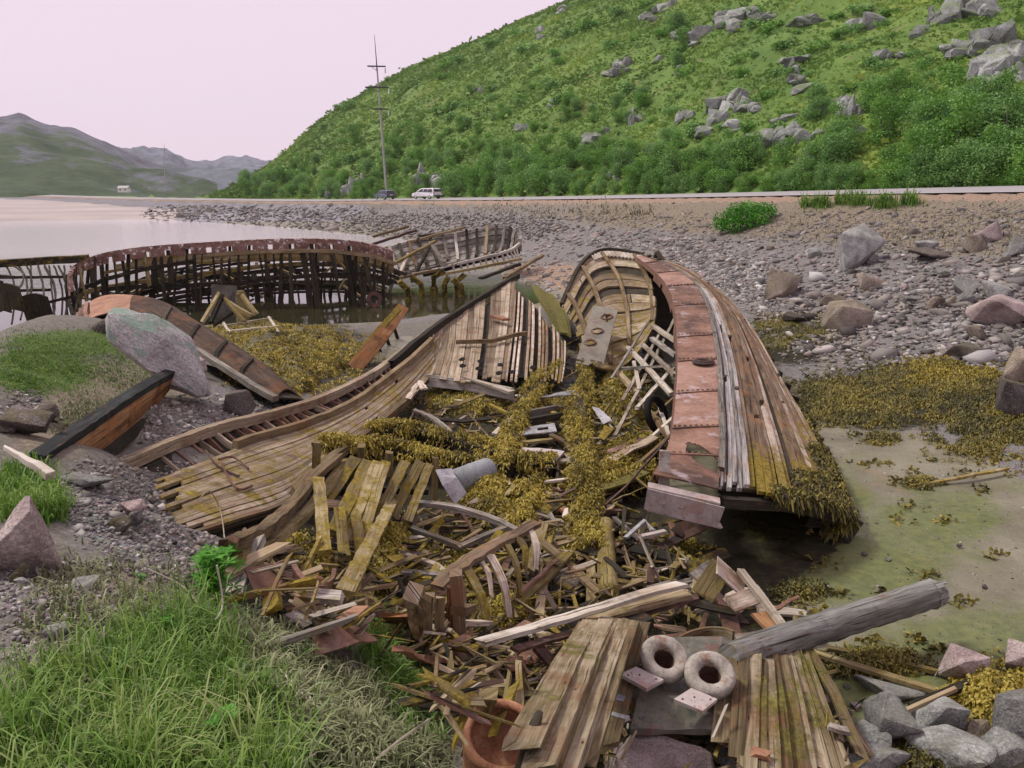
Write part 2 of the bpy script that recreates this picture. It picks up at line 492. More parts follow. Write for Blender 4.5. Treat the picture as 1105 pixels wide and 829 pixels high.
M['rust_strip'] = iron('rusty_plate', ((.055, .028, .018), (.19, .095, .058), (.31, .185, .135)), pale=(.37, .295, .29), palef=.8, scale=1.3)
M['rust_pot'] = iron('pot_rust', ((.10, .04, .02), (.30, .13, .06), (.43, .23, .13)), pale=(.12, .06, .04), palef=.5, scale=9)
M['rust_dark'] = iron('dark_rust', ((.025, .014, .010), (.075, .036, .024), (.15, .07, .042)), palef=.1)
M['rust_orange'] = iron('orange_rust', ((.10, .045, .025), (.25, .115, .06), (.36, .19, .11)), palef=.1)
M['rust_rail'] = iron('flaking_painted_rail', ((.07, .035, .025), (.17, .085, .062), (.25, .15, .12)), pale=(.75, .7, .7), palef=.9, scale=4.0)
M['pink_steel'] = iron('pale_pink_steel', ((.18, .145, .13), (.34, .285, .265), (.46, .40, .38)), palef=.5, scale=2.5, pale=(.3, .16, .11))
M['grey_steel'] = iron('grey_flaked_steel', ((.11, .11, .115), (.27, .275, .28), (.45, .45, .46)), pale=(.22, .13, .09), palef=.45, scale=3)
M['green_plate'] = iron('green_stained_plate', ((.045, .045, .035), (.12, .115, .09), (.20, .18, .14)), pale=(.16, .06, .04), palef=.6, scale=2.5, moss=.02)
M['tank'] = iron('grey_painted_tank', ((.13, .145, .15), (.21, .23, .235), (.28, .30, .31)), pale=(.15, .12, .09), palef=.2, scale=2)
M['pipe_pale'] = iron('pale_crusted_iron', ((.13, .115, .095), (.29, .26, .22), (.44, .41, .36)), pale=(.22, .12, .07), palef=.8, scale=6)
M['weed'] = tintmat('ochre_seaweed', [(0.0, (.03, .026, .006)), (.28, (.13, .105, .014)), (.58, (.32, .25, .032)), (1, (.50, .41, .08))], .55, .4, .15, patch=1.7)
M['weed_dark'] = tintmat('olive_seaweed', [(0.0, (.018, .018, .006)), (.35, (.075, .07, .015)), (.68, (.19, .16, .027)), (1, (.34, .28, .05))], .5, .45, .12, patch=1.1)
M['weed_skirt'] = tintmat('hanging_seaweed', [(0.0, (.018, .017, .006)), (.4, (.075, .065, .013)), (.75, (.19, .16, .025)), (1, (.32, .27, .055))], .5, .4, .12)
M['grass'] = tintmat('grass_blades', [(0.0, (.035, .085, .014)), (.35, (.095, .205, .028)), (.7, (.20, .33, .06)), (1, (.38, .42, .18))], .55, .3, .35, patch=2.2)
M['dry_grass'] = tintmat('dry_grass', [(0.0, (.09, .105, .045)), (.5, (.21, .235, .115)), (1, (.40, .41, .26))], .7, .2, .2)
M['slope_grass'] = tintmat('withered_slope_grass', [(0.0, (.07, .066, .045)), (.5, (.19, .18, .12)), (1, (.33, .32, .23))], .8, .15, .15, patch=.8)
M['leaf'] = tintmat('birch_leaves', [(0.0, (.055, .15, .022)), (.4, (.125, .29, .045)), (.75, (.21, .42, .07)), (1, (.32, .52, .12))], .5, .35, .35)
M['leaf_b'] = tintmat('willow_leaves', [(0.0, (.06, .16, .04)), (.4, (.145, .30, .075)), (.75, (.24, .43, .115)), (1, (.35, .53, .18))], .5, .35, .35)
M['leaf_bright'] = tintmat('bright_leaves', [(0.0, (.03, .13, .01)), (.5, (.08, .30, .02)), (1, (.17, .45, .05))], .5, .35, .35)
M['heath'] = tintmat('hillside_scrub', [(0.0, (.05, .095, .018)), (.32, (.115, .215, .045)), (.62, (.20, .325, .07)), (.85, (.31, .41, .075)), (1, (.40, .38, .12))], .7, .2, .2, patch=.06)
M['bark'] = plain('grey_bark', (.16, .14, .12), .9, var=.4)
M['rock_grey'] = rockmat('grey_gneiss', (.235, .24, .23), (.44, .45, .43), (.10, .10, .10), (.20, .20, .15), .4)
M['rock_pink'] = rockmat('pink_granite', (.35, .275, .26), (.52, .44, .42), (.17, .115, .115), None)
M['rock_tan'] = rockmat('tan_stone', (.25, .205, .165), (.38, .33, .27), (.11, .09, .07), (.14, .13, .05), .4)
M['rock_dark'] = rockmat('dark_wet_stone', (.10, .085, .08), (.17, .145, .135), (.05, .042, .04), (.09, .08, .02), .5)
M['rock_hill'] = rockmat('hill_bedrock', (.25, .265, .26), (.44, .455, .45), (.09, .10, .095), (.14, .20, .07), .6, .6)
M['rock_lichen'] = rockmat('lichen_boulder', (.50, .48, .475), (.68, .65, .635), (.33, .31, .305), (.20, .29, .23), .85, 1.0)
n = NT('mixed_shingle'); t_ = n.attr('t')
cc = n.ramp(t_, [(0, (.05, .05, .047)), (.25, (.17, .168, .165)), (.5, (.29, .265, .24)), (.75, (.42, .415, .405)), (1, (.68, .67, .65))])
cc = n.mix(n.step(n.noise(.35, 3, n.pos(), .6), .4, .65, 0, .35), cc, n.mix(1.0, cc, (.98, .80, .64), 'MULTIPLY'))
cc = n.mix(n.math('MULTIPLY', n.noise(30, 4, n.pos(), .7), .5), cc, n.mix(1.0, cc, (.5, .48, .5), 'MULTIPLY'))
n.set('Base Color', cc); n.set('Roughness', .9); n.set('Specular IOR Level', .2); n.bump(n.noise(35, 4, n.pos()), .6, .02); M['shingle'] = n.mat
# water
n = NT('still_water'); P = n.pos()
n.set('Base Color', n.ramp(n.noise(.35, 3, P), [(.35, (.020, .022, .012)), (.7, (.05, .045, .02))]))
n.set('Roughness', .06); n.set('Specular IOR Level', .6); n.set('IOR', 1.6)
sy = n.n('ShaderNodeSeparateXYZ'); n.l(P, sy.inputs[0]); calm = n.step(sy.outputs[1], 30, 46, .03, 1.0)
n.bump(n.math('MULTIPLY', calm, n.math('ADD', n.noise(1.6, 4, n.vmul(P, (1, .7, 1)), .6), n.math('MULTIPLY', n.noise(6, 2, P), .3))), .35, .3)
n.set('Base Color', n.mix(n.step(sy.outputs[1], 33, 60), n.ramp(n.noise(.35, 3, P), [(.35, (.020, .022, .012)), (.7, (.05, .045, .02))]), (.52, .49, .49))); M['water'] = n.mat  # far water paled: bright sky reflection put into its colour
# road
n = NT('dusty_asphalt'); P = n.pos()
n.set('Base Color', n.mix(n.noise(3, 6, P, .7), (.20, .19, .19), (.40, .385, .395))); n.set('Roughness', .85); M['asphalt'] = n.mat
M['white_paint'] = plain('white_road_paint', (.7, .7, .7), .7, var=.1)
M['concrete'] = plain('pole_concrete', (.36, .35, .35), .85, var=.2, scale=1.5)
M['dark_metal'] = plain('dark_crossarm_steel', (.03, .028, .03), .6, var=.2)
M['ceramic'] = plain('white_insulator', (.75, .77, .76), .25, var=.03)
M['car_white'] = plain('white_car_paint', (.72, .72, .74), .3, var=.04, coat=.5)
M['car_dark'] = plain('blue_grey_car_paint', (.07, .10, .14), .3, var=.08, coat=.5)
M['glass'] = plain('car_glass', (.025, .03, .035), .06, var=.1)
M['tyre'] = plain('tyre_rubber', (.02, .02, .02), .85, var=.2)
M['rim'] = plain('alloy_rim', (.5, .5, .52), .35, metal=.6, var=.05)
M['lamp_red'] = plain('red_lamp_glass', (.4, .02, .02), .2, var=.05)
M['lamp_clear'] = plain('clear_lamp_glass', (.7, .7, .7), .1, var=.05)
M['plastic_dark'] = plain('dark_bumper_plastic', (.05, .05, .055), .6, var=.1)
M['wall_white'] = plain('white_wall_paint', (.75, .73, .73), .8, var=.05)
M['roof_grey'] = plain('grey_roof', (.42, .41, .41), .8, var=.1)
M['rubber_hole_shade'] = plain('black_rubber_hole_shade', (.014, .013, .012), .8, var=.3, spec=.15)  # tyre rubber, also the black painted in for shade inside holes

# terrain
n = NT('ground_surface'); P = n.pos()
sp = n.n('ShaderNodeSeparateColor'); n.l(n.attr('ma', 'Color'), sp.inputs[0]); aG, aS, aM = sp.outputs
sq = n.n('ShaderNodeSeparateColor'); n.l(n.attr('mb', 'Color'), sq.inputs[0]); bW, bH, bA = sq.outputs
sr = n.n('ShaderNodeSeparateColor'); n.l(n.attr('mc', 'Color'), sr.inputs[0]); cV, cR, cF = sr.outputs
n1 = n.noise(1.1, 7, P, .65); n2 = n.noise(9, 6, P, .7); n3 = n.noise(40, 4, P, .7)
mixn = n.math('ADD', n.math('MULTIPLY', n1, .5), n.math('MULTIPLY', n2, .5))
def sharp(m, w=.12, k=1.35):
    return n.step(n.math('ADD', m, n.math('MULTIPLY', n.math('SUBTRACT', mixn, .5), k)), .5 - w, .5 + w)
c = n.ramp(n.math('ADD', n.math('MULTIPLY', n2, .5), n.math('MULTIPLY', n3, .5)), [(.3, (.06, .053, .042)), (.5, (.155, .14, .12)), (.72, (.30, .28, .25))])   # gravelly soil
vg = n.voro(26, P, 'F1', 'Color'); vd = n.voro(26, P, 'DISTANCE_TO_EDGE')
grav = n.mix(.55, n.ramp(n3, [(.3, (.075, .072, .068)), (.7, (.34, .325, .31))]), n.mix(.35, (.22, .205, .195), vg, 'OVERLAY'))
grav = n.mix(n.step(vd, 0, .12, .75, 0), grav, (.05, .042, .042))
c = n.mix(sharp(aS), c, grav)
dry = n.ramp(n.noise(14, 6, n.vmul(P, (1, 1, .4)), .75), [(.3, (.07, .065, .045)), (.5, (.185, .155, .11)), (.7, (.34, .29, .22))])
c = n.mix(sharp(cF), c, dry)
verge = n.ramp(n2, [(.3, (.19, .125, .085)), (.55, (.30, .215, .155)), (.75, (.40, .32, .26))])
c = n.mix(sharp(cV), c, verge)
mud = n.ramp(n.math('ADD', n.math('MULTIPLY', n1, .7), n.math('MULTIPLY', n3, .25)), [(.3, (.095, .085, .054)), (.5, (.185, .172, .117)), (.7, (.285, .27, .215))])
alg = n.ramp(n2, [(.3, (.06, .085, .022)), (.6, (.135, .165, .045)), (.8, (.20, .175, .06))])
mud = n.mix(n.step(n.math('ADD', n.noise(.9, 7, P, .7), n.math('MULTIPLY', bA, .55)), .56, .82, 0, .8), mud, alg)
mud = n.mix(n.step(n.noise(.5, 5, n.vadd(P, (9, 2, 0)), .7), .58, .72, 0, .35), mud, (.30, .17, .085))
mudm = sharp(aM, .1, .6)
c = n.mix(mudm, c, mud)
weed_shade = n.ramp(n.noise(13, 5, P, .7), [(.3, (.007, .007, .004)), (.52, (.022, .02, .008)), (.72, (.06, .05, .013))])  # weed colour, doubling as shade painted on the wreck floor
c = n.mix(sharp(bW, .14, 1.5), c, weed_shade)
gr = n.ramp(n.noise(24, 6, P, .75), [(.3, (.035, .06, .014)), (.55, (.085, .13, .028)), (.75, (.17, .20, .06))])
c = n.mix(sharp(aG), c, gr)
hv = n.ramp(n.math('ADD', n.math('MULTIPLY', n.noise(.07, 5, P, .6), .6), n.math('MULTIPLY', n.noise(.9, 6, P, .75), .5)), [(.34, (.045, .085, .018)), (.48, (.08, .155, .028)), (.62, (.13, .215, .04)), (.76, (.20, .23, .07))])
hv = n.mix(n.step(n.noise(.16, 6, n.vadd(P, (40, 0, 0)), .7), .54, .66, 0, .7), hv, n.ramp(n2, [(.3, (.07, .075, .03)), (.6, (.16, .15, .06)), (.8, (.25, .23, .12))]))
c = n.mix(bH, c, hv)
rk = n.ramp(n.noise(.8, 7, P, .7), [(.3, (.07, .07, .075)), (.55, (.22, .215, .235)), (.75, (.36, .35, .37))])
c = n.mix(n.math('MULTIPLY', sharp(cR, .08, 1.0), .9), c, rk)
n.set('Base Color', c)
wet = n.math('MULTIPLY', mudm, n.step(n.noise(.9, 6, P, .65), .44, .56, 1.35, .3))
n.set('Roughness', n.math('SUBTRACT', .9, n.math('MULTIPLY', wet, .5))); n.set('Specular IOR Level', .3)
hh = n.math('ADD', n.math('MULTIPLY', n2, .8), n.math('MULTIPLY', n3, .45))
hh = n.math('MULTIPLY', hh, n.math('SUBTRACT', 1.0, n.math('MULTIPLY', mudm, .75)))
n.bump(hh, .7, .06)
M['ground'] = n.mat
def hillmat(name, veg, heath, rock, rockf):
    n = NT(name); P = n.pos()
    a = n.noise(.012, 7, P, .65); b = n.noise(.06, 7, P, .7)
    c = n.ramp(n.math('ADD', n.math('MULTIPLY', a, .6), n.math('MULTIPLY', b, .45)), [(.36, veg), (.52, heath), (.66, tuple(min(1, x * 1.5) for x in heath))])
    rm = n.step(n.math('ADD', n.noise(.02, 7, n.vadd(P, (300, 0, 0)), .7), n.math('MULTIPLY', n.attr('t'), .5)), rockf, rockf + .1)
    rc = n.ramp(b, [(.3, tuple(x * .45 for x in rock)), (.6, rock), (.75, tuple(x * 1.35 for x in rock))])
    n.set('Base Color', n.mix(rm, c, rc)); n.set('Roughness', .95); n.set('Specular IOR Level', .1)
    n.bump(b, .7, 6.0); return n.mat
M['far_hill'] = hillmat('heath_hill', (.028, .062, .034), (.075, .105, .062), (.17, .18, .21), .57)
M['far_hill_b'] = hillmat('bare_hill_painted_haze', (.06, .085, .09), (.12, .14, .155), (.20, .22, .27), .58)  # blue of distance haze put into the hill's colour
M['sand'] = plain('pale_sand', (.36, .315, .295), .95, var=.2, scale=.05)
# ------------------------------------------------------------------ road line (seaward edge) and terrain heights
ROAD = [(45, -35, 5.0), (31, 0, 4.45), (19, 30, 4.16), (10, 52, 3.78), (2, 72, 3.45), (-6.5, 94, 3.15), (-15, 115, 2.9), (-29, 141, 2.5), (-45, 165, 2.15),
        (-80, 210, 1.9), (-125, 262, 1.8), (-190, 330, 2.2), (-260, 420, 3.0)]
RP = np.array([list(v) for v in smooth_path(ROAD, 420)])
RT = np.gradient(RP[:, :2], axis=0); RT /= np.linalg.norm(RT, axis=1)[:, None]
RN = np.stack([RT[:, 1], -RT[:, 0]], 1)          # towards the hill
RARC = np.concatenate([[0], np.cumsum(np.linalg.norm(np.diff(RP[:, :2], axis=0), axis=1))])
ARC0 = RARC[np.argmin(np.hypot(RP[:, 0] - 19, RP[:, 1] - 30))]
RW = 7.0

def road_sd(x, y):
    x = np.atleast_1d(x).ravel(); y = np.atleast_1d(y).ravel()
    s = np.empty(len(x)); z = np.empty(len(x)); t = np.empty(len(x))
    for k in range(0, len(x), 20000):
        X, Y = x[k:k + 20000], y[k:k + 20000]
        d2 = (X[:, None] - RP[None, :, 0]) ** 2 + (Y[:, None] - RP[None, :, 1]) ** 2
        i = d2.argmin(1)
        s[k:k + 20000] = np.sqrt(d2[np.arange(len(X)), i]) * np.sign((X - RP[i, 0]) * RN[i, 0] + (Y - RP[i, 1]) * RN[i, 1])
        z[k:k + 20000] = RP[i, 2]; t[k:k + 20000] = RARC[i] - ARC0
    return s, z, t

# left bank and wreck area: heights measured at picture points
BANK = [(0, 829, 2.7), (130, 829, 2.68), (260, 829, 2.58), (340, 829, 2.4), (420, 829, 1.75), (490, 829, 1.0), (560, 829, .45), (640, 829, .3), (760, 829, .25), (900, 829, .15), (1040, 829, .15),
        (0, 740, 2.68), (130, 740, 2.64), (230, 740, 2.5), (310, 740, 2.2), (380, 745, 1.75), (440, 745, 1.2), (510, 760, .6), (600, 740, .25), (720, 740, .2), (880, 740, .06),
        (0, 660, 2.6), (130, 660, 2.5), (230, 660, 2.25), (300, 660, 1.95), (350, 680, 1.7), (410, 690, 1.3), (460, 710, .85), (530, 690, .3), (640, 680, .1),
        (0, 600, 2.5), (80, 600, 2.42), (160, 600, 2.2), (220, 610, 1.95), (270, 625, 1.6), (330, 640, 1.15), (400, 640, .55), (480, 620, .15), (600, 620, 0),
        (0, 530, 2.4), (70, 540, 2.3), (130, 545, 2.05), (180, 565, 1.6), (225, 590, 1.1), (255, 592, .8), (300, 590, .5), (360, 580, .2), (450, 560, .05),
        (40, 490, 2.1), (70, 528, 1.95), (95, 512, 1.5), (140, 500, 1.15), (130, 480, 1.25), (165, 450, 1.15), (190, 425, 1.15), (200, 500, .98), (215, 545, .92), (250, 560, .72), (280, 510, .6), (350, 510, .2), (450, 490, .1),
        (0, 440, 2.35), (70, 440, 2.2), (120, 430, 1.85), (180, 440, 1.15), (230, 440, .95), (290, 445, .75), (340, 440, .5), (420, 430, .3),
        (0, 390, 2.3), (70, 390, 2.2), (140, 390, 1.95), (190, 400, 1.5), (230, 412, .95), (280, 420, .75), (330, 405, .35), (390, 400, .1),
        (0, 352, 2.15), (60, 352, 2.1), (110, 360, 2.0), (160, 372, 1.8), (0, 330, -.5), (60, 330, -.6), (200, 345, .1), (250, 350, .25), (300, 372, .42), (340, 385, .3), (240, 380, .4),
        (560, 480, .1), (640, 480, .1), (620, 420, .25), (560, 440, .2), (700, 450, .1), (530, 430, .2), (640, 380, .3), (560, 360, .45), (600, 320, .5), (520, 380, .3), (480, 390, .3)]
BP = np.array([[*atz(px, py, z)] for px, py, z in BANK])
BAZ, BLR = np.arctan2(BP[:, 0], BP[:, 1]), np.log(np.hypot(BP[:, 0], BP[:, 1]))
# behind and beside the camera the bank simply goes on
EXT = [(-1.2, .9, 2.6), (-1.2, 1.6, 2.5), (-1.2, 2.3, 2.3), (-.9, .5, 2.7), (-.9, 1.3, 2.6), (-.85, 1.9, 2.4), (-.85, 2.3, 2.2), (-.2, .0, 2.68), (.4, .0, 2.6), (1.0, .2, 2.3), (1.2, 1.0, .4), (1.0, 1.4, .1), (.9, 2.0, .05),
       (-1.8, .5, 2.7), (-1.8, 1.5, 2.6), (1.8, .5, 2.4), (2.2, 1.0, 2.4), (-.2, -.7, 2.68), (1., -.7, 2.68), (2.8, .5, 2.6), (-2.8, .5, 2.6), (-1.1, 2.55, -.5), (-.7, 2.75, -.5)]
BAZ = np.concatenate([BAZ, [e[0] for e in EXT]]); BLR = np.concatenate([BLR, [e[1] for e in EXT]]); BZ = np.concatenate([BP[:, 2], [e[2] for e in EXT]])

SEA_PX = [(-2500, 420), (-700, 400), (-60, 368), (100, 356), (240, 352), (310, 372), (352, 398), (392, 402), (450, 375), (520, 345), (585, 318), (612, 305), (560, 287), (490, 270), (440, 259), (300, 245), (150, 236), (0, 238), (-400, 236), (-2500, 236)]
SEAP = np.array([[*atz(a, b, 0.0)][:2] for a, b in SEA_PX])
def poly_sd(x, y, P):
    """signed distance to polygon, negative inside"""
    d = np.full(len(x), 1e9); ins = np.zeros(len(x), bool)
    for i in range(len(P)):
        a, b = P[i], P[(i + 1) % len(P)]
        e = b - a; w0, w1 = x - a[0], y - a[1]
        t = np.clip((w0 * e[0] + w1 * e[1]) / max(1e-9, e @ e), 0, 1)
        d = np.minimum(d, np.hypot(w0 - e[0] * t, w1 - e[1] * t))
        c = ((a[1] > y) != (b[1] > y)) & (x < e[0] * (y - a[1]) / (e[1] if abs(e[1]) > 1e-12 else 1e-12) + a[0])
        ins ^= c
    return np.where(ins, -d, d)

# hill ridge as seen: elevation over azimuth
RIDGE = [(150, 219), (190, 218), (228, 213), (262, 196), (300, 172), (345, 130), (400, 95), (450, 68), (520, 42), (600, 5), (660, -16), (740, -45), (850, -80), (1105, -120), (1400, -130), (1900, -90)]
RA = np.array([azel(*p) for p in RIDGE])
OFF = RP[:, :2] + RN * (RW + 1.5)
OAZ, OD, OZ = np.arctan2(OFF[:, 0], OFF[:, 1]), np.hypot(OFF[:, 0], OFF[:, 1]), RP[:, 2]
o_ = np.argsort(OAZ); OAZ, OD, OZ = OAZ[o_], OD[o_], OZ[o_]
RD1 = [(150, 12), (190, 16), (228, 30), (262, 70), (300, 110), (345, 140), (400, 160), (520, 175), (660, 170), (850, 150), (1105, 140), (1900, 140)]
RDA = np.array([[azel(a, 206)[0], b] for a, b in RD1])

def height(x, y):
    x = np.asarray(x, float).ravel(); y = np.asarray(y, float).ravel()
    d = np.hypot(x, y); az = np.arctan2(x, y); lr = np.log(np.maximum(d, .05))
    s, zr, t = road_sd(x, y)
    sea = sstep(1.2, -2.5, poly_sd(x, y, SEAP))
    base = 0.02 + 0.03 * fbm(x * .5, y * .5, 3) - 0.9 * sea
    far = sstep(122, 145, d) * (az < -.2)
    base = base * (1 - far) + far * (0.12 + 0.006 * np.maximum(d - 125, 0))
    # bank field
    num = np.zeros(len(x)); den = np.zeros(len(x))
    near = d < 32
    if near.any():
        A, L = az[near], lr[near]
        w = np.exp(-(((A[:, None] - BAZ) / .085) ** 2 + ((L[:, None] - BLR) / .10) ** 2)) + 1e-3 * np.exp(-(((A[:, None] - BAZ) / .3) ** 2 + ((L[:, None] - BLR) / .3) ** 2))
        num[near] = w @ BZ; den[near] = w.sum(1)
    eps = 2e-4
    bank = (num + eps * base) / (den + eps)
    k = sstep(32, 24, d); bank = bank * k + base * (1 - k)
    W = np.clip(16.5 - .165 * t, 7.5, 24)
    q = np.clip((-s - 2.2) / (W - 2.2), 0, 1)
    emb = (zr - .12) * (1 - q) ** 1.35
    z = np.maximum(bank, base) * 0 + bank
    e_on = (q < 1) & (s < 0)
    z = np.where(e_on, np.maximum(z, 0) * q + emb + (q > .2) * .10 * fbm(x * .45, y * .45, 5) * (1 - q) ** .3, z)
    z = np.where((s >= -2.2) & (s < 0), zr - .12, z)
    z = np.where((s >= 0) & (s <= RW), zr - .05 + .05 * s, z)
    # hill
    d0 = np.interp(az, OAZ, OD); z0 = np.interp(az, OAZ, OZ) + .25
    d1 = d0 + np.interp(az, RDA[:, 0], RDA[:, 1]); z1 = EYE + d1 * np.interp(az, RA[:, 0], RA[:, 1])
    tt = (d - d0) / (d1 - d0)
    tc = np.clip(tt, 0, 1)
    prof = tc * (1.12 - .12 * tc)
    rough = (fbm(x / 22, y / 22, 11, 3) * 2.2 + np.abs(fbm(x / 9, y / 9, 15, 4)) * 1.7 + fbm(x / 3.2, y / 3.2, 21, 3) * .5)
    # terraces: rock steps
    st = fbm(x / 34, y / 34, 31, 3)
    hz_ = z0 + (z1 - z0) * prof + rough * sstep(0, .18, tc) * sstep(1.0, .8, tc) ** .5 + .9 * np.sin((prof * 34 + st * 7)) * sstep(.1, .3, tc) * sstep(1., .85, tc) * .6
    hz_ = np.where(tt > 1, z1 - (d - d1) * .12, hz_)
    hz_ = np.maximum(hz_, -2)
    on = (s > RW) & (az > azel(150, 206)[0]) & (az < 1.9)
    b = sstep(RW, RW + 3, s)
    z = np.where(on, (zr + .25) * (1 - b) + hz_ * b, z)
    z = np.where((s > RW) & ~on, np.maximum(zr * np.exp(-np.maximum(s - RW, 0) / 15), base + .0), z)
    # small lumps of the bank
    z = z + np.where((z > .25) & (s < -2.2), .05 * fbm(x * 2.3, y * 2.3, 41, 3) * sstep(1.0, 3.0, d), 0)
    return z

def _axis():
    a = np.concatenate([np.linspace(-math.pi, -.80, 40, endpoint=False), np.linspace(-.80, .80, 330, endpoint=False), np.linspace(.80, math.pi, 41)])
    return a
GA = _axis(); GL = np.linspace(math.log(.5), math.log(3200), 440)
XX = np.exp(GL)[:, None] * np.sin(GA)[None]; YY = np.exp(GL)[:, None] * np.cos(GA)[None]
HH = height(XX, YY).reshape(XX.shape)

def hz(x, y):
    """terrain height from the built grid (bilinear)"""
    x = np.asarray(x, float); y = np.asarray(y, float)
    a = np.interp(np.arctan2(x, y), GA, np.arange(len(GA))); l = np.interp(np.log(np.maximum(np.hypot(x, y), .5)), GL, np.arange(len(GL)))
    i = np.minimum(l.astype(int), len(GL) - 2); j = np.minimum(a.astype(int), len(GA) - 2); fi, fj = l - i, a - j
    return (HH[i, j] * (1 - fi) + HH[i + 1, j] * fi) * (1 - fj) + (HH[i, j + 1] * (1 - fi) + HH[i + 1, j + 1] * fi) * fj

TS = np.exp(np.linspace(math.log(1.2), math.log(900), 700))
def hit(px, py, lift=0.0):
    d = ray(px, py); x, y, z = d[0] * TS, d[1] * TS, EYE + d[2] * TS
    b = z < hz(x, y) + lift
    i = int(np.argmax(b)) if b.any() else len(TS) - 1
    if i == 0: t = TS[0]
    else:
        f0 = z[i - 1] - hz(x[i - 1:i], y[i - 1:i])[0] - lift; f1 = z[i] - hz(x[i:i + 1], y[i:i + 1])[0] - lift
        k = f0 / (f0 - f1) if f0 != f1 else .5; t = TS[i - 1] + (TS[i] - TS[i - 1]) * min(max(k, 0), 1)
    return Vector((d[0] * t, d[1] * t, EYE + d[2] * t))
def on_ground(x, y): return Vector((x, y, float(hz(np.array([x]), np.array([y]))[0])))

# masks per vertex (what the ground is made of; weed also carries painted shade)
def ground_masks(x, y, z):
    s, zr, t = road_sd(x, y); d = np.hypot(x, y)
    px, py = to_px(x, y, z); front = (y > .3)
    def blobs(L):
        m = np.zeros(len(x))
        for (cx, cy, rx, ry) in L: m = np.maximum(m, np.exp(-(((px - cx) / rx) ** 2 + ((py - cy) / ry) ** 2)) * front)
        return m
    W = np.clip(16.5 - .165 * t, 7.5, 24); q = np.clip((-s - 2.2) / (W - 2.2), 0, 1)
    on_emb = (s < 0) & (q < 1)
    grass = blobs([(120, 790, 190, 85), (30, 540, 45, 35), (40, 400, 70, 30), (80, 370, 90, 18), (230, 720, 60, 60), (60, 830, 150, 80), (360, 800, 60, 60)])
    grass = np.maximum(grass * .95, ((d < 1.6) | ((y < .3) & (z > 1.5))) * .8)
    dry = blobs([(300, 720, 90, 70), (380, 780, 70, 60), (440, 800, 60, 50), (100, 640, 90, 40), (110, 420, 90, 40), (180, 420, 60, 30), (60, 460, 60, 40)]) * .85
    dry = np.maximum(dry, on_emb * sstep(.52, .22, q) * .75 * sstep(-40, 20, 30 - t))
    dry = np.maximum(dry, on_emb * sstep(.35, .1, q) * .55)
    gravel = blobs([(160, 560, 100, 60), (60, 640, 90, 40), (230, 440, 70, 35), (300, 510, 50, 30), (60, 450, 60, 30), (590, 320, 40, 30), (780, 320, 60, 30), (870, 395, 60, 20), (960, 385, 90, 20)])
    gravel = np.maximum(gravel, on_emb * sstep(.18, .45, q) * .9)
    gravel = np.maximum(gravel, ((d > 24) & (z > .05) & (s < -2) & (d < 110)) * .7)
    mud = ((z < .16) & (s < -3) & (q >= .97)).astype(float) * .95
    mud = np.maximum(mud, sstep(.90, 1.0, q) * (z < .3))
    weed = blobs([(320, 385, 110, 45), (600, 470, 130, 90), (450, 560, 140, 80), (640, 620, 90, 60), (1000, 420, 120, 40), (850, 370, 50, 30), (1080, 760, 70, 60), (960, 440, 90, 30), (820, 590, 90, 50), (600, 640, 120, 50), (650, 760, 160, 70)])  # weed patches, plus painted shade under the hull end and around the deck
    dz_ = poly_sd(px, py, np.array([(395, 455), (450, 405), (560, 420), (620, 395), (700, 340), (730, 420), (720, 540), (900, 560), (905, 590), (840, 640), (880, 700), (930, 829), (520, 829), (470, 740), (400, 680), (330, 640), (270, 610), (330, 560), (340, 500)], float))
    weed = np.maximum(weed, sstep(8, -12, dz_) * front * (d < 22) * (z < 1.3) * 1.15)  # shade of the wreck's gaps painted on the ground through the weed mask
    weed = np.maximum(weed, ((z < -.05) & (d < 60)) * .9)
    flats = ((d > 118) & (x < -20) & (s < -3)).astype(float)
    hill = ((s > RW + .5) & (d < 1200)).astype(float) * sstep(RW, RW + 2, s)
    rock = hill * sstep(.0, .5, fbm(x / 14, y / 14, 51, 4)) * sstep(8, 30, s) * .38
    alg = blobs([(940, 600, 90, 60), (890, 560, 60, 50), (1060, 690, 80, 40), (960, 740, 80, 40), (1010, 560, 70, 30)])
    verge = ((s > -2.6) & (s < .5)).astype(float) * .95
    verge = np.maximum(verge, on_emb * sstep(.06, 0, q))
    verge = np.maximum(verge, blobs([(560, 300, 60, 18), (600, 300, 40, 20)]) * .9)
    rock = np.maximum(rock, flats * .75)
    gravel *= (1 - flats)
    return np.stack([grass, gravel, mud, np.ones(len(x))], 1), np.stack([weed, hill, alg, np.ones(len(x))], 1), np.stack([verge, rock, dry, np.ones(len(x))], 1)

nr, na = XX.shape
V = np.stack([XX.ravel(), YY.ravel(), HH.ravel()], 1)
idx = np.arange(nr * na).reshape(nr, na)
Fq = np.stack([idx[:-1, :-1].ravel(), idx[1:, :-1].ravel(), idx[1:, 1:].ravel(), idx[:-1, 1:].ravel()], 1)[:, ::-1]
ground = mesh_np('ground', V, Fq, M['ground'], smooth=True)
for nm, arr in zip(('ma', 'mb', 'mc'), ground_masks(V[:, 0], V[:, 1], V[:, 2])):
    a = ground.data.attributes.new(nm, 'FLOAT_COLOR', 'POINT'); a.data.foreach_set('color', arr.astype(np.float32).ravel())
tag(ground, kind='structure')

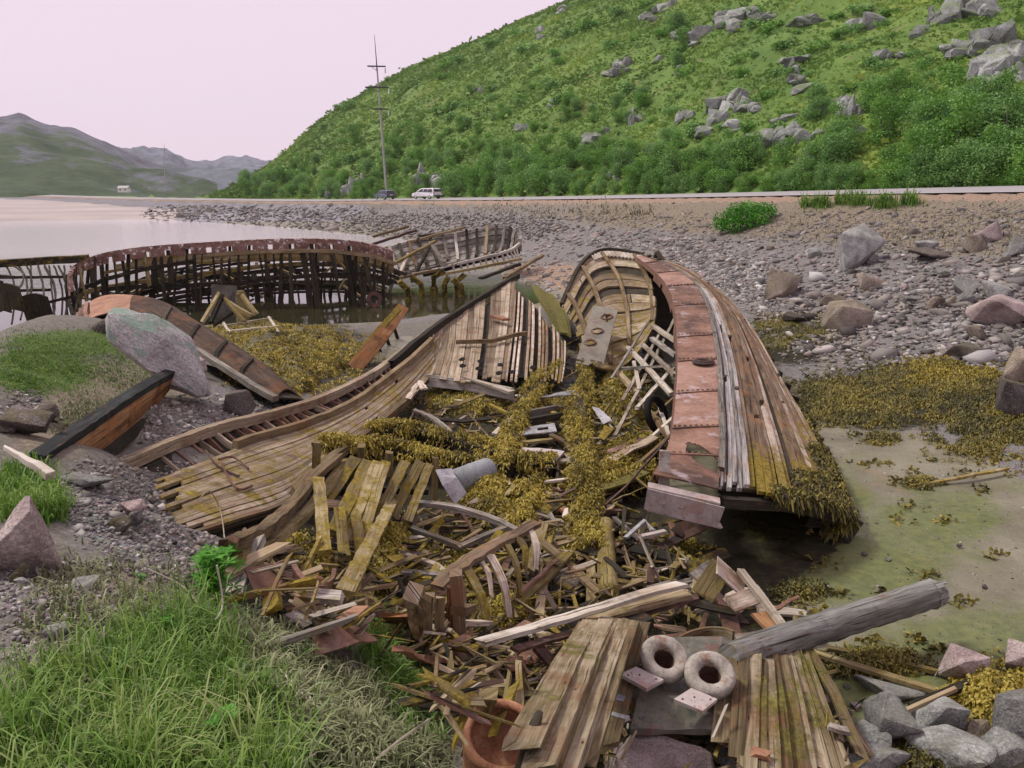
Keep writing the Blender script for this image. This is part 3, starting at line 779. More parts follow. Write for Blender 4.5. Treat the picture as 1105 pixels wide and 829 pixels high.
# road with painted edge line
def ribbon(name, o0, o1, dz, mat, i0=0, i1=None, kind='structure'):
    i1 = i1 or len(RP); mb = MB(); P = []
    for i in range(i0, i1):
        P.append([Vector((*(RP[i, :2] + RN[i] * o), RP[i, 2] - .05 + .05 * o + dz)) for o in np.linspace(o0, o1, 4)])
    mb2 = MB(); ids = [[mb2.vert(p) for p in r] for r in P]
    for a, b in zip(ids[:-1], ids[1:]):
        for k in range(3): mb2.f.append((a[k], b[k], b[k + 1], a[k + 1]))
    o = mb2.build(name, mat, smooth=True); return tag(o, kind=kind)
ribbon('road', .15, RW - .1, .05, M['asphalt'])
ribbon('road_edge_line', .45, .6, .056, M['white_paint']); ribbon('road_edge_line', RW - .6, RW - .45, .056, M['white_paint'])

# water
wp = [(*p, -.04) for p in [(-420, 4), (-9, 4), (-9, 15), (8, 18), (8, 40), (2, 60), (-8, 76), (-40, 112), (-60, 128), (-420, 160)]]
mb = MB(); ids = [mb.vert(p) for p in wp]; mb.f.append(tuple(ids)); tag(mb.build('sea_water', M['water']), kind='structure')

fa_ = np.linspace(-1.25, azel(188, 206)[0], 90); fd_ = 123 + 260 * np.linspace(0, 1, 40) ** 1.6
X_, Y_ = fd_[:, None] * np.sin(fa_)[None], fd_[:, None] * np.cos(fa_)[None]; Z_ = np.maximum(hz(X_, Y_), -.3) + .06; Z_[0] = -.4; Z_ = Z_ - 1.2 * sstep(-17, -12, road_sd(X_, Y_)[0].reshape(X_.shape) + 5 * fbm(X_ / 9, Y_ / 9, 3, 3))
i_ = np.arange(X_.size).reshape(X_.shape)
tag(mesh_np('tidal_flats', np.stack([X_.ravel(), Y_.ravel(), Z_.ravel()], 1), np.stack([i_[:-1, :-1].ravel(), i_[1:, :-1].ravel(), i_[1:, 1:].ravel(), i_[:-1, 1:].ravel()], 1)[:, ::-1], M['sand'], smooth=True), kind='structure')
# far hills: separate height sheets beyond the bay
def far_sheet(name, sil, r0, r1, mat, seed, amp):
    A = np.array([azel(*p) for p in sil]); az = np.linspace(A[0, 0], A[-1, 0], 240); rr = np.linspace(0, 1.35, 70)
    el = np.interp(az, A[:, 0], A[:, 1])
    R = r0 + (r1 - r0) * rr[:, None] + 0 * az[None]
    X, Y = R * np.sin(az), R * np.cos(az)
    ztop = EYE + r1 * el[None]; tc = np.clip(rr, 0, 1)[:, None]
    pr = tc ** .8
    Z = 1.5 + (ztop - 1.5) * pr + amp * fbm(X / 90, Y / 90, seed, 5) * (tc * (1.02 - tc)) ** .5 * 2 + amp * .25 * fbm(X / 25, Y / 25, seed + 3, 4) * tc
    Z = np.where(rr[:, None] > 1, Z - (rr[:, None] - 1) * (r1 - r0) * .3, Z)
    Z = np.where(rr[:, None] == 0, -3, Z)
    i_ = np.arange(Z.size).reshape(Z.shape)
    f = np.stack([i_[:-1, :-1].ravel(), i_[1:, :-1].ravel(), i_[1:, 1:].ravel(), i_[:-1, 1:].ravel()], 1)[:, ::-1]
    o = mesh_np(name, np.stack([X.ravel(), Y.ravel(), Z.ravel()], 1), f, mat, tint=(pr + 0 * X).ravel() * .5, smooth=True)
    return tag(o, kind='structure')
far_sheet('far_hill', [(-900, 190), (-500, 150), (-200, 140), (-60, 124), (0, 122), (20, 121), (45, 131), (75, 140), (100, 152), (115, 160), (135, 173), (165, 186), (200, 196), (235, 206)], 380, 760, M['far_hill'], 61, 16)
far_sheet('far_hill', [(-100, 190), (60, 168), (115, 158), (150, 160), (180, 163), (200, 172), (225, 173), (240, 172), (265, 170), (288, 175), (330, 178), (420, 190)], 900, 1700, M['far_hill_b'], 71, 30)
# ------------------------------------------------------------------ seaweed builder (many small blades)
def weed_mesh(name, pts, nrm, mat, label, parent=None, per=5, size=.09, width=.022, spread=1.0, kind='stuff', cat='seaweed', droop=.35, tshift=0.0):
    pts = np.asarray(pts, float); nrm = np.asarray(nrm, float)
    N = len(pts) * per
    P = np.repeat(pts, per, 0) + RNG.normal(0, .018, (N, 3)); Nn = np.repeat(nrm, per, 0)
    D = Nn * RNG.uniform(.15, 1.0, (N, 1)) + RNG.normal(0, .62 * spread, (N, 3)); D /= np.linalg.norm(D, axis=1)[:, None] + 1e-9
    L = size * RNG.uniform(.5, 1.5, (N, 1)); Wd = width * RNG.uniform(.6, 1.6, (N, 1))
    S = np.cross(D, RNG.normal(0, 1, (N, 3))); S /= np.linalg.norm(S, axis=1)[:, None] + 1e-9
    mid = P + D * L * .55; tip = P + D * L; tip[:, 2] -= (L[:, 0] * droop)
    v = np.stack([P - S * Wd * .4, P + S * Wd * .4, mid + S * Wd, tip + S * Wd * .5, tip - S * Wd * .5, mid - S * Wd], 1).reshape(-1, 3)
    b = np.arange(N)[:, None] * 6
    f = np.concatenate([b + np.array([[0, 1, 2, 5]]), b + np.array([[5, 2, 3, 4]])], 0)
    tb = np.repeat(np.clip(RNG.normal(.56, .22, len(pts)), 0, 1), per)
    t = np.clip(tb + RNG.normal(0, .13, N) + tshift, 0, 1)
    t6 = np.repeat(t, 6)
    o = mesh_np(name, v, f, mat, parent, tint=t6)
    if parent is None: tag(o, label, cat, kind=kind)
    return o

def poly_samples(px_poly, n):
    xs = [p[0] for p in px_poly]; ys = [p[1] for p in px_poly]; out = []
    P = np.array(px_poly, float)
    while len(out) < n:
        x, y = RNG.uniform(min(xs), max(xs), 4 * n), RNG.uniform(min(ys), max(ys), 4 * n)
        k = poly_sd(x, y, P) < RNG.exponential(3, len(x)) - 1
        out += list(zip(x[k], y[k]))
    return out[:n]

def surf_weed(S, a, b, n):
    """sample a Surf in ranges a, b -> points, normals facing up/out"""
    p, q = [], []
    for _ in range(n):
        u, v = random.uniform(*a), random.uniform(*b); X = S(u, v); nn = S.normal(u, v)
        if nn.z < -0.2 or (abs(nn.z) < .2 and nn.x < 0): nn = -nn
        p.append(X + nn * .02); q.append(nn)
    return p, q

# ================================================================== 1. the standing half of the hull with its rusty deck plate
hull = empty('shipwreck', (2.2, 14.5, 0), 0, 'large wooden hull half heeled over, rusty steel deck strip along its edge, bleached outer planks', 'shipwreck')
GB = [(775, 530, 8.0), (777, 480, 9.5), (776, 430, 11.3), (773, 380, 13.6), (762, 330, 17.0), (748, 305, 19.5), (722, 288, 21.5), (692, 276, 23.0)]
GA_ = [(705, 512, 8.1), (722, 478, 9.5), (729, 430, 11.3), (731, 380, 13.6), (727, 330, 17.0), (718, 306, 19.5), (702, 289, 21.4), (686, 277, 23.0)]
GC = [(848, 538, 8.3), (838, 490, 9.9), (825, 440, 11.7), (810, 388, 14.0), (790, 340, 17.2), (768, 313, 19.6), (735, 290, 21.6), (695, 277, 23.05)]
GD = [(914, 556, 8.9), (895, 505, 10.6), (869, 455, 12.4), (840, 405, 14.6), (812, 358, 17.6), (785, 326, 19.8), (745, 298, 21.8), (698, 280, 23.1)]
A_ = [at(*p) for p in GA_]; B_ = [at(*p) for p in GB]; C_ = [at(*p) for p in GC]; D_ = [at(*p) for p in GD]
E_ = []; F_ = []
for k, d in enumerate(D_):
    if k == 0: E_.append(d + Vector((-.12, 0, -.26))); F_.append(d + Vector((-.45, .3, -.42)))
    elif k == 1: E_.append(d + Vector((-.15, 0, -.36))); F_.append(d + Vector((-.6, .2, -.6)))
    else:
        E_.append(Vector((d.x - .12, d.y - .05, d.z * .42))); F_.append(Vector((d.x - .8, d.y - .1, -.1)))
HULL = Surf([[b + Vector((.01, 0, -.03)), c, d, e, f] for b, c, d, e, f in zip(B_, C_, D_, E_, F_)])
def hull_moss(p):
    near = float(sstep(10.6, 8.6, p.y)) * float(sstep(2.15, 2.75, p.x)) * .42
    return max(0, .34 - .4 * max(0, p.z - .35)) * (1.0 if p.y < 13 else .6) * 1.15 - .06 + near
mb = MB(); planking(mb, HULL, 6, .045, K=40, jag0=.05, gap=.18, lift=.03, moss=-.1, brk=.6, b0=0, b1=.13); mb.build('upper_planking', M['peel_wood'], hull)
mb = MB(); planking(mb, HULL, 34, .04, K=40, jag0=.05, gap=.15, lift=.03, moss=hull_moss, brk=.6, b0=.13, miss=.03)
mb.build('outer_planking', M['hull_wood'], hull)
# dark lining under the planks so that no light leaks through the seams
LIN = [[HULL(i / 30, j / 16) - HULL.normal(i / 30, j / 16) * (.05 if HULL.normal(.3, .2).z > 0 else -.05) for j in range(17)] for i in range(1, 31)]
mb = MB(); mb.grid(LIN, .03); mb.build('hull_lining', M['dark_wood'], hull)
# steel deck strip with seams, rust holes and a jagged near end
NS, NW = 260, 30
STRIP = Surf([[a, a.lerp(b, .5) + Vector((0, 0, .015)), b + Vector((0, 0, .02))] for a, b in zip(A_, B_)])
PS = [[STRIP(i / NS, j / NW) for j in range(NW + 1)] for i in range(NS + 1)]
hc = at(757, 499, 9.0)
def strip_hole(i, j):
    p = (PS[i][j] + PS[i + 1][j + 1]) / 2
    dx, dy = (p.x - hc.x) / .15, (p.y - hc.y) / .48
    if (dx + dy * .15) ** 2 + dy * dy < 1 + .12 * math.sin(i * .9 + j * .7): return True
    if j >= NW - 1 and vnoise(np.array([i * .15]), np.array([3.]), 5)[0] > .72: return True
    if j <= 0 and vnoise(np.array([i * .13]), np.array([9.]), 6)[0] > .8: return True
    return False
plates = [0, .10, .19, .30, .40, .47, .57, .69, .80, .9, 1.01]; ptint = [random.random() for _ in plates]
mb = MB(); mb.grid(PS, .018, tint=lambda i, j: ptint[sum(1 for q in plates if q <= i / NS) - 1], hole=strip_hole)
for q in plates[1:-1]:                                          # lapped plate seams with rivet heads
    r = [STRIP(q + .012 * (t - .5) * .4, t) + Vector((0, 0, .018)) for t in np.linspace(.02, .98, 6)]
    mb.bar(r, .035, .016, tint=random.random() * .3)
    for t in np.linspace(.08, .92, 9): mb.lathe(STRIP(q + .006, t) + Vector((0, 0, .012)), (0, 0, 1), [(.02, 0), (.016, .012), (.001, .016)], 6, .2)
deck = mb.build('deck_strip', M['rust_strip'], hull)
# inner flange hanging from the inboard edge, outer coaming
mb = MB(); mb.grid([[STRIP(i / 60, 0), STRIP(i / 60, 0) + Vector((-.02, 0, -.11)), STRIP(i / 60, 0) + Vector((-.035, 0, -.22))] for i in range(61)], .015, hole=lambda i, j: j == 1 and vnoise(np.array([i * .5]), np.array([1.]), 8)[0] > .6)
mb.build('deck_flange', M['rust_dark'], hull)
mb = MB(); mb.bar([STRIP(i / 40, 1.0) + Vector((.02, 0, .0)) for i in range(3, 41)], .07, .06, jag=.1, wob=.006); mb.build('gunwale', M['grey_wood'], hull)
# pipe fitting on the strip: torus round a black cup, the bore's shade as colour
pf = at(759, 393, 12.85); pf.z += .03
mb = MB(); mb.torus(pf + Vector((0, 0, .02)), (0, 0, 1), .125, .035, 26, 8, 1.0, .3); mb.lathe(pf, (0, 0, 1), [(.19, 0), (.185, .02), (.13, .03)], 26, .3)
ring = mb.build('deck_fitting', M['rust_dark'], hull, smooth=True)
mb = MB(); mb.lathe(pf, (0, 0, 1), [(.112, .03), (.105, -.02), (.001, -.025)], 20, .1); mb.build('fitting_bore_shade', M['rubber_hole_shade'], ring)
# end beam closing the near end of the strip
e0, e1 = at(700, 524, 7.95), at(776, 541, 7.85)
mb = MB(); mb.bar([e0, e1], .16, .02, jag=.02, seg=.15, tint=.6)
mb.bar([e0 + Vector((-.01, -.09, -.12)), e1 + Vector((-.03, -.1, -.13))], .02, .23, jag=.05, seg=.15, wob=.004, tint=.5)
mb.bar([e0 + Vector((0, -.05, -.24)), e1 + Vector((0, -.05, -.25))], .12, .018, jag=.04, seg=.2, tint=.3)
for t in (.2, .45, .72): mb.lathe(e0.lerp(e1, t) + Vector((0, -.105, -.13)), (0, -1, 0), [(.02, 0), (.016, .012), (.001, .015)], 7, .3)
mb.build('end_beam', M['pink_steel'], hull)
b0 = at(719, 503, 8.2)
mb = MB(); mb.bar([b0 + Vector((-.02, 0, -.22)), b0 + Vector((.0, .1, .13))], .02, .12, up=(1, 0, 0), jag=.02); mb.build('bracket', M['pipe_pale'], hull)
# frames (ribs) of this side, seen from inside and at the open end
for k in range(24):
    a = .01 + k * .041; r = []
    for t in np.linspace(.03, .92, 9):
        nn = HULL.normal(a, t); nn = nn if nn.z > 0 or nn.x > 0 else -nn
        r.append(HULL(a, t) - nn * .12)
    mb = MB(); mb.bar(r, .11, .10, up=(0, 1, 0), wob=.01, tint=.2 + .3 * random.random()); mb.build('rib', M['dark_wood'], hull)
# stringer inside
mb = MB()
for t in (.35, .62): mb.bar([HULL(a, t) - (HULL.normal(a, t) if HULL.normal(a, t).x > 0 else -HULL.normal(a, t)) * .2 for a in np.linspace(.03, .95, 18)], .05, .14, up=(1, 0, 0), wob=.01)
mb.build('stringer', M['dark_wood'], hull)
# port side of the bow: inside planking curving round the stem
BOW = Surf([[at(*p) for p in row] for row in (
    [(694, 277, 23.0), (703, 303, 21.5), (708, 330, 19.9), (706, 352, 18.7)],
    [(672, 273, 23.6), (690, 300, 22.2), (697, 333, 20.3), (694, 374, 17.6)],
    [(650, 272, 23.9), (668, 298, 22.8), (678, 335, 20.3), (680, 391, 16.9)],
    [(634, 280, 23.6), (648, 300, 22.6), (660, 337, 20.0), (667, 400, 16.5)],
    [(624, 292, 22.8), (634, 312, 21.6), (646, 345, 19.4), (655, 401, 16.5)],
    [(614, 312, 21.6), (624, 330, 20.4), (634, 357, 18.8), (641, 397, 16.7)],
    [(606, 331, 20.8), (615, 346, 19.7), (622, 364, 18.5), (628, 390, 16.9)])])
mb = MB(); planking(mb, BOW, 13, .05, K=26, jag1=.10, gap=.10, lift=.02, moss=lambda p: .22 - .1 * max(0, p.z - .8), brk=.5, miss=.04)
mb.build('bow_planking', M['pink_wood'], hull)
LB = [[BOW(i / 24, j / 12) + Vector((-.03, .07, -.05)) for j in range(13)] for i in range(23)]
mb = MB(); mb.grid(LB, .03); mb.build('bow_lining', M['dark_wood'], hull)
rim = [BOW(a, 0.0) + Vector((0, 0, .05)) for a in np.linspace(0, 1, 26)]
mb = MB(); mb.bar(rim, .09, .12, wob=.008); mb.build('bow_rail', M['dark_wood'], hull)
mb = MB()
for k in range(15):
    a = .02 + k * .03; p = BOW(a, .035); q = BOW(a, .11); nn = Vector((0, -.5, .85))
    mb.bar([p + nn * .05, q + nn * .05], .13, .05, jag=.02, tint=.9)
mb.build('rail_chock', M['pale_wood'], hull)
for k in range(7):
    a = .1 + .13 * k; r = [BOW(a, t) + Vector((.02, -.07, .05)) for t in np.linspace(.05, random.uniform(.4, .95), 9)]
    if k in (1, 3, 5): continue
    mb = MB(); mb.bar(r, .09, .08, up=(0, -.5, .8), wob=.015, jag=.05); mb.build('rib', M['tan_wood'], hull)
# steel bulkhead plate with round port holes leaning in the bow
c00, c01, c11, c10 = at(640, 330, 18.6), at(667, 334, 18.2), at(650, 398, 15.9), at(621, 392, 16.0)
def bq(u, v): return c00.lerp(c01, u).lerp(c10.lerp(c11, u), v)
def bh(i, j):
    u, v = (j + .5) / 16, (i + .5) / 34
    for (cu, cv, ru, rv) in ((.66, .18, .17, .075), (.45, .45, .15, .065), (.3, .66, .15, .065)):
        if ((u - cu) / ru) ** 2 + ((v - cv) / rv) ** 2 < 1: return True
    return i > 30 and vnoise(np.array([j * .6]), np.array([i * .5]), 3)[0] > .45
mb = MB(); mb.grid([[bq(j / 16, i / 34) for j in range(17)] for i in range(35)], .02, hole=bh)
blk = mb.build('bulkhead_plate', M['green_plate'], hull)
for (cu, cv) in ((.66, .18), (.45, .45), (.3, .66)):
    nn = (c01 - c00).cross(c10 - c00).normalized(); nn = nn if nn.y < 0 else -nn
    mb = MB(); mb.torus(bq(cu, cv) + nn * .015, nn, .125, .02, 20, 6); mb.build('port_ring', M['rust_dark'], blk)
# broken frames standing on the inside of this hull
STK = [((664, 470, .45), (729, 342, 1.25), .05), ((680, 418, .5), (722, 472, .75), .07), ((668, 398, .75), (722, 395, 1.05), .06), ((660, 408, .7), (700, 346, 1.3), .04), ((688, 440, .6), (726, 398, 1.0), .06),
       ((678, 375, .9), (724, 425, .9), .08), ((694, 372, 1.0), (728, 405, 1.05), .07), ((702, 452, .6), (727, 430, .9), .05), ((697, 478, .5), (726, 452, .85), .06), ((690, 500, .45), (724, 470, .8), .05), ((672, 432, .6), (712, 360, 1.1), .05),
       ((705, 352, 1.2), (729, 368, 1.15), .09), ((704, 366, 1.1), (729, 384, 1.1), .09), ((684, 391, .85), (690, 420, .7), .06), ((712, 440, .7), (728, 490, .8), .05), ((668, 402, .7), (686, 424, .6), .09)]
for (p, q, w_) in STK:
    mb = MB(); mb.bar([atz(*p), atz(*q)], w_ * 1.15, w_ * .8, jag=.06, wob=.008, seg=.3, twist=random.uniform(-.5, .5)); mb.build('broken_frame', M[random.choice(['pale_wood', 'grey_wood', 'pale_wood', 'tan_wood'])], hull)
# black ring (old tyre) caught in the frames
tr = atz(708, 447, .75)
mb = MB(); mb.torus(tr, (.75, -.55, .35),   .26, .06, 30, 10, 1.0, .5); tag(mb.build('old_tyre', M['rubber_hole_shade'], smooth=True), 'worn black tyre jammed among broken frames inside the standing hull', 'tyre')
# seaweed skirt on the lower hull, hanging weed at the near end
p, q = surf_weed(HULL, (.0, .20), (.40, .78), 2200)
p2, q2 = surf_weed(HULL, (.0, .10), (.30, .50), 260)
p3, q3 = surf_weed(HULL, (.2, .34), (.52, .8), 300)
p4, q4 = surf_weed(HULL, (.0, .025), (.2, .55), 420)
weed_mesh('weed_skirt', [a - Vector((2.2, 14.5, 0)) for a in p + p2 + p3 + p4], q + q2 + q3 + q4, M['weed_skirt'], None, hull, per=7, size=.085, width=.011, droop=.75, tshift=-.03)

# ================================================================== 2. the collapsed side lying inshore
side = empty('collapsed_hull_side', (-1.6, 12, 0), 0, 'fallen hull side, long brown planks sweeping from the pebbly bank to a fanned high end', 'shipwreck')
G0 = [atz(*p) for p in ((108, 513, 1.5), (185, 480, 1.30), (240, 461, 1.17), (300, 446, 1.05), (350, 430, .97), (400, 405, .92), (430, 384, .97), (470, 352, 1.05))]
G0b = [atz(*p) for p in ((140, 526, 1.28), (212, 502, 1.10), (270, 479, .98), (325, 463, .86), (376, 441, .82), (412, 416, .85), (443, 391, .9), (474, 362, .98))]
GM = [atz(*p) for p in ((172, 550, 1.24), (232, 527, 1.06), (300, 505, .86), (340, 486, .74), (388, 458, .70), (421, 434, .72), (446, 410, .75), (470, 382, .82))]
G1 = [atz(*p) for p in ((196, 580, 1.14), (254, 562, .95), (309, 543, .72), (346, 508, .68), (396, 472, .60), (426, 447, .60), (447, 427, .62), (466, 404, .68))]
SIDE = Surf([[a, b, c] for a, b, c in zip(G0b, GM, G1)])
mb = MB(); planking(mb, SIDE, 16, .04, K=26, jag0=.10, jag1=.03, gap=.08, lift=.012, moss=lambda p: .08 + .16 * float(vnoise(p.x * 2, p.y * 2, 4)), brk=.5, miss=.05)
mb.build('side_planking', M['pink_wood'], side)
LS = [[SIDE(i / 26, j / 10) - Vector((0, 0, .06)) for j in range(11)] for i in range(1, 26)]
mb = MB(); mb.grid(LS, .03); mb.build('side_lining', M['dark_wood'], side)
mb = MB(); mb.bar(smooth_path(G0, 40), .12, .13, wob=.008, jag=.2); mb.build('gunwale_beam', M['pink_wood'], side)
mb = MB(); mb.bar([SIDE(a, .0) + Vector((0, 0, .06)) for a in np.linspace(.25, .95, 26)], .10, .10, wob=.01, jag=.1); mb.build('inner_beam', M['tan_wood'], side)
mb = MB(); mb.bar([SIDE(a, 1.0) + Vector((0, 0, .05)) for a in np.linspace(.33, .8, 20)], .11, .12, wob=.012, jag=.25); mb.build('lower_beam', M['tan_wood'], side)
for k in range(30):                                                   # frame stumps in the slot between the two beams
    a = .12 + .024 * k + random.uniform(-.006, .006)
    t0 = curve_at(G0, a) + Vector((0, 0, -.06)); t1 = SIDE(a, 0.02) + Vector((0, 0, random.uniform(-.12, .02)))
    t1 = t0.lerp(t1, random.uniform(.45, 1))
    mb = MB(); mb.bar([t0, t1 + Vector((random.uniform(-.06, .06), 0, -.03))], random.uniform(.04, .1), .035, up=(0, 1, 0), jag=.04, wob=.01, seg=.1)
    mb.build('frame_stump', M[random.choice(['rust', 'rust_dark', 'pink_wood', 'rust'])], side)
mb = MB(); mb.grid([[curve_at(G0, a) + Vector((.02, .05, -.10)), SIDE(a, 0) + Vector((0, 0, -.16))] for a in np.linspace(.08, .97, 30)], .02); mb.build('slot_backing', M['dark_wood'], side)
# fan of planks at the high end
TT = [atz(*p) for p in ((470, 356, 1.0), (500, 336, 1.12), (530, 316, 1.26), (556, 303, 1.38), (574, 319, 1.24), (592, 345, 1.02), (612, 370, .86))]
BB = [atz(*p) for p in ((455, 405, .68), (490, 412, .66), (520, 413, .66), (545, 414, .62), (570, 416, .6), (590, 419, .55), (607, 415, .55))]
n = 30
FAN = Surf([[a, a.lerp(b, .5) + Vector((.03, 0, -.05)), b] for a, b in zip(TT, BB)])
for part, rng, gp in (('fan_planking', range(0, 15), .06), ('loose_planking', range(15, n), .34)):
    mb = MB()
    for j in rng:
        if j in (9, 18, 21, 25): continue
        a0 = j / n; a1 = a0 + (1 - gp * random.uniform(.5, 1.6)) / n; s0 = random.uniform(0, .06) if j < 15 else random.uniform(0, .22); s1 = random.uniform(.93, 1.03) if j < 20 else random.uniform(.85, 1.04)
        prev = None; r0 = random.uniform(0, 60); t = random.random(); off = random.uniform(-.01, .03); L = 0
        for i in range(11):
            b = s0 + (s1 - s0) * i / 10
            bb = min(b, 1.0); ex = Vector((0, -.6, -.2)) * max(0, b - 1)
            P, Q = FAN(a0, bb) + ex, FAN(a1, bb) + ex; nr_ = Vector((-.1, -.45, .88)); ids = []
            if i == 0 or i == 10: P = P + (P - Q) * 0 + Vector((0, random.uniform(-.06, .06), 0))
            for (X, sg, yy) in ((P, 1, 0), (Q, 1, .12), (Q, -1, .15), (P, -1, -.03)):
                ids.append(mb.vert(X + nr_ * (off + sg * .02), (i * .22 + r0, yy + r0, r0), t, .30 * max(0, b - .55) * (1 if j > 14 else .5) + (.12 if j > 19 else 0)))
            if prev:
                for e in range(4): mb.f.append((prev[e], prev[(e + 1) % 4], ids[(e + 1) % 4], ids[e]))
            else: mb.f.append(tuple(reversed(ids)))
            prev = ids
        mb.f.append(tuple(prev))
    mb.build(part, M['pink_wood'] if part == 'fan_planking' else M['hull_wood'], side)
mb = MB(); mb.grid([[FAN(i / 20, j / 8) - Vector((-.02, -.05, .10)) for j in range(1, 8)] for i in range(0, 20)], .02); mb.build('fan_lining', M['dark_wood'], side)
tb = [atz(*p) for p in ((424, 392, .95), (448, 371, 1.02), (474, 351, 1.1), (506, 330, 1.2), (536, 311, 1.34), (559, 298, 1.45))]
mb = MB(); mb.bar(smooth_path(tb, 24), .11, .16, wob=.01, jag=.2); mb.build('edge_timber', M['dark_wood'], side)
mb = MB(); mb.bar([atz(496, 369, .95), atz(530, 368, .95), atz(566, 360, .95)], .09, .09, jag=.1, wob=.02); mb.build('cross_cleat', M['tan_wood'], side)
mb = MB(); mb.bar([atz(532, 341, 1.12), atz(546, 345, 1.1)], .2, .06, jag=.03); mb.build('rusty_plate', M['rust_orange'], side)
for (x, y) in ((499, 391), (499, 398), (519, 393), (517, 401), (540, 397), (539, 406), (553, 405), (575, 400), (562, 409)):   # black dishes on the planks, painted shade of bolt holes
    mb = MB(); c = atz(x, y, .78 - .004 * (y - 391)); mb.lathe(c + Vector((0, -.05, .07)), (0, -.45, .88), [(.062, 0), (.05, .012), (.001, .003)], 10, .2, wob=.3); mb.build('bolt_hole_shade', M['rubber_hole_shade'], side)
mb = MB(); mb.grid([[Lq.lerp(Rq, u) + Vector((0, 0, .03 * math.sin(6 * u + v))) for u in np.linspace(0, 1, 8)] for v, (Lq, Rq) in enumerate([(atz(573, 308, 1.1), atz(596, 318, 1.0)), (atz(578, 320, 1.0), atz(606, 330, .9)), (atz(590, 338, .9), atz(614, 346, .8)), (atz(600, 356, .8), atz(616, 364, .75))])], .06, moss=.3); tag(mb.build('mossy_slab', M['deck_wood']), 'flat mossy sheet of planking lying between the plank fan and the bow', 'sheet')
# ledge below the fan and its broken pale plank
mb = MB(); mb.bar([atz(460, 410, .62), atz(505, 415, .58), atz(552, 425, .52)], .10, .22, up=(0, .2, 1), jag=.05, wob=.012); mb.build('ledge_beam', M['grey_wood'], side)
mb = MB(); mb.bar([atz(500, 407, .72), atz(525, 414, .68), atz(551, 423, .6)], .17, .05, taper=(.25, 1), jag=.06, wob=.006); mb.build('split_plank', M['pale_wood'], side)
# rusty chain of bent straps dangling on the lower planks
for pts in (((222, 486, 1.12), (232, 500, 1.08), (244, 508, 1.03), (258, 514, 1.0)), ((236, 496, 1.09), (250, 493, 1.05), (262, 500, 1.0), (268, 506, .98)), ((240, 500, 1.1), (246, 515, 1.04), (258, 528, .98), (272, 524, .93))):
    mb = MB(); mb.tube(smooth_path([atz(x, y, z + .04) for x, y, z in pts], 14), .014, 6); mb.build('bent_strap', M['rust_dark'], side)
# ================================================================== 3. the long wreck standing in the water
lw = empty('shipwreck', (-6, 30, 0), 0, 'long rib-cage wreck standing in the water under a red-brown rail flaked with white', 'shipwreck')
RL = [at(*p) for p in ((76, 316, 25.6), (73, 300, 26.2), (80, 287, 27.2), (108, 275, 28.4), (150, 268, 29.0), (200, 264, 29.5), (250, 261, 30), (300, 259, 30.2), (350, 259, 30.5), (392, 263, 31), (424, 272, 31.5))]
def rail(a, dz=0.0, dy=0.0): return curve_at(RL, a) + Vector((0, dy, dz))
mb = MB(); N_ = 90
mb.grid([[rail(i / N_, .02, .30), rail(i / N_, .02, 0), rail(i / N_, -.16, -.03), rail(i / N_, -.36, -.02)] for i in range(N_ + 1)], .03, hole=lambda i, j: j == 2 and i % 4 == 1 and i > 12 and i < 80, tint=lambda i, j: vnoise(np.array([i * .2]), np.array([j]), 4)[0])
mb.build('rail_plate', M['rust_rail'], lw)
mb = MB(); planking(mb, Surf([[rail(a, -.34, .02), rail(a, -.62 - .25 * a, .04)] for a in np.linspace(.30, 1, 12)]), 3, .07, K=22, jag0=.2, jag1=.03, gap=.1, lift=.03, moss=.12)
mb.build('side_planking', M['tan_wood'], lw)
mb = MB(); mb.bar([rail(a, -.42, .0) for a in np.linspace(.55, .98, 20)], .16, .14, jag=.3, wob=.02); mb.build('rubbing_strake', M['tan_wood'], lw)
for row, (dy, n_, top) in enumerate(((.08, 50, -.05), (3.4, 40, -.75), (1.8, 30, -.9))):
    for k in range(n_):
        a = .05 + .94 * (k + random.uniform(-.25, .25)) / n_
        if row == 1 and random.random() < .12: continue
        p = rail(a, top - (random.uniform(0, .8) if row else 0), dy); zb = -.35
        lean = Vector((random.gauss(0, .22), -.25 if row == 0 else -.5, 0))
        pts = [p, p.lerp(Vector((p.x, p.y, zb)), .5) + lean * .6, Vector((p.x, p.y, zb)) + lean]
        if random.random() < .15: pts = pts[:2]
        mb = MB(); mb.bar(smooth_path(pts, 6), random.choice([.05, .08, .12, .2]), .09, up=(0, 1, .1), jag=.1, wob=.012, tint=random.random()); mb.build('rib', M['dark_wood' if random.random() < .93 else 'moss_wood'], lw)
for (a0, a1, dz, dy, w_) in ((.02, .5, -.75, -.05, .10), (.10, .75, -1.05, .1, .12), (.3, .98, -1.35, .0, .10), (.02, .6, -1.6, 3.3, .14), (.4, .98, -1.25, 3.2, .16), (.3, .9, -1.75, 1.6, .2), (.1, .8, -2.05, 2.4, .22)):
    mb = MB(); mb.bar([rail(a, dz + .16 * math.sin(a * 9 + dz * 5), dy) for a in np.linspace(a0, a1, 16)], w_, .14, jag=.3, wob=.03); mb.build('stringer', M[random.choice(['dark_wood', 'dark_wood', 'moss_wood'])], lw)
mb = MB()
for i in range(44):
    a = random.uniform(.08, .95); p = rail(a, random.uniform(-1.9, -.9), random.uniform(.4, 2.8)); q = p + Vector((random.uniform(-1.2, 1.2), random.uniform(-.5, .5), random.uniform(-.9, .5)))
    MBx = MB(); MBx.bar([p, q], random.uniform(.07, .14), .08, jag=.1, wob=.01); MBx.build('fallen_timber', M[random.choice(['dark_wood', 'moss_wood', 'tan_wood'])], lw)
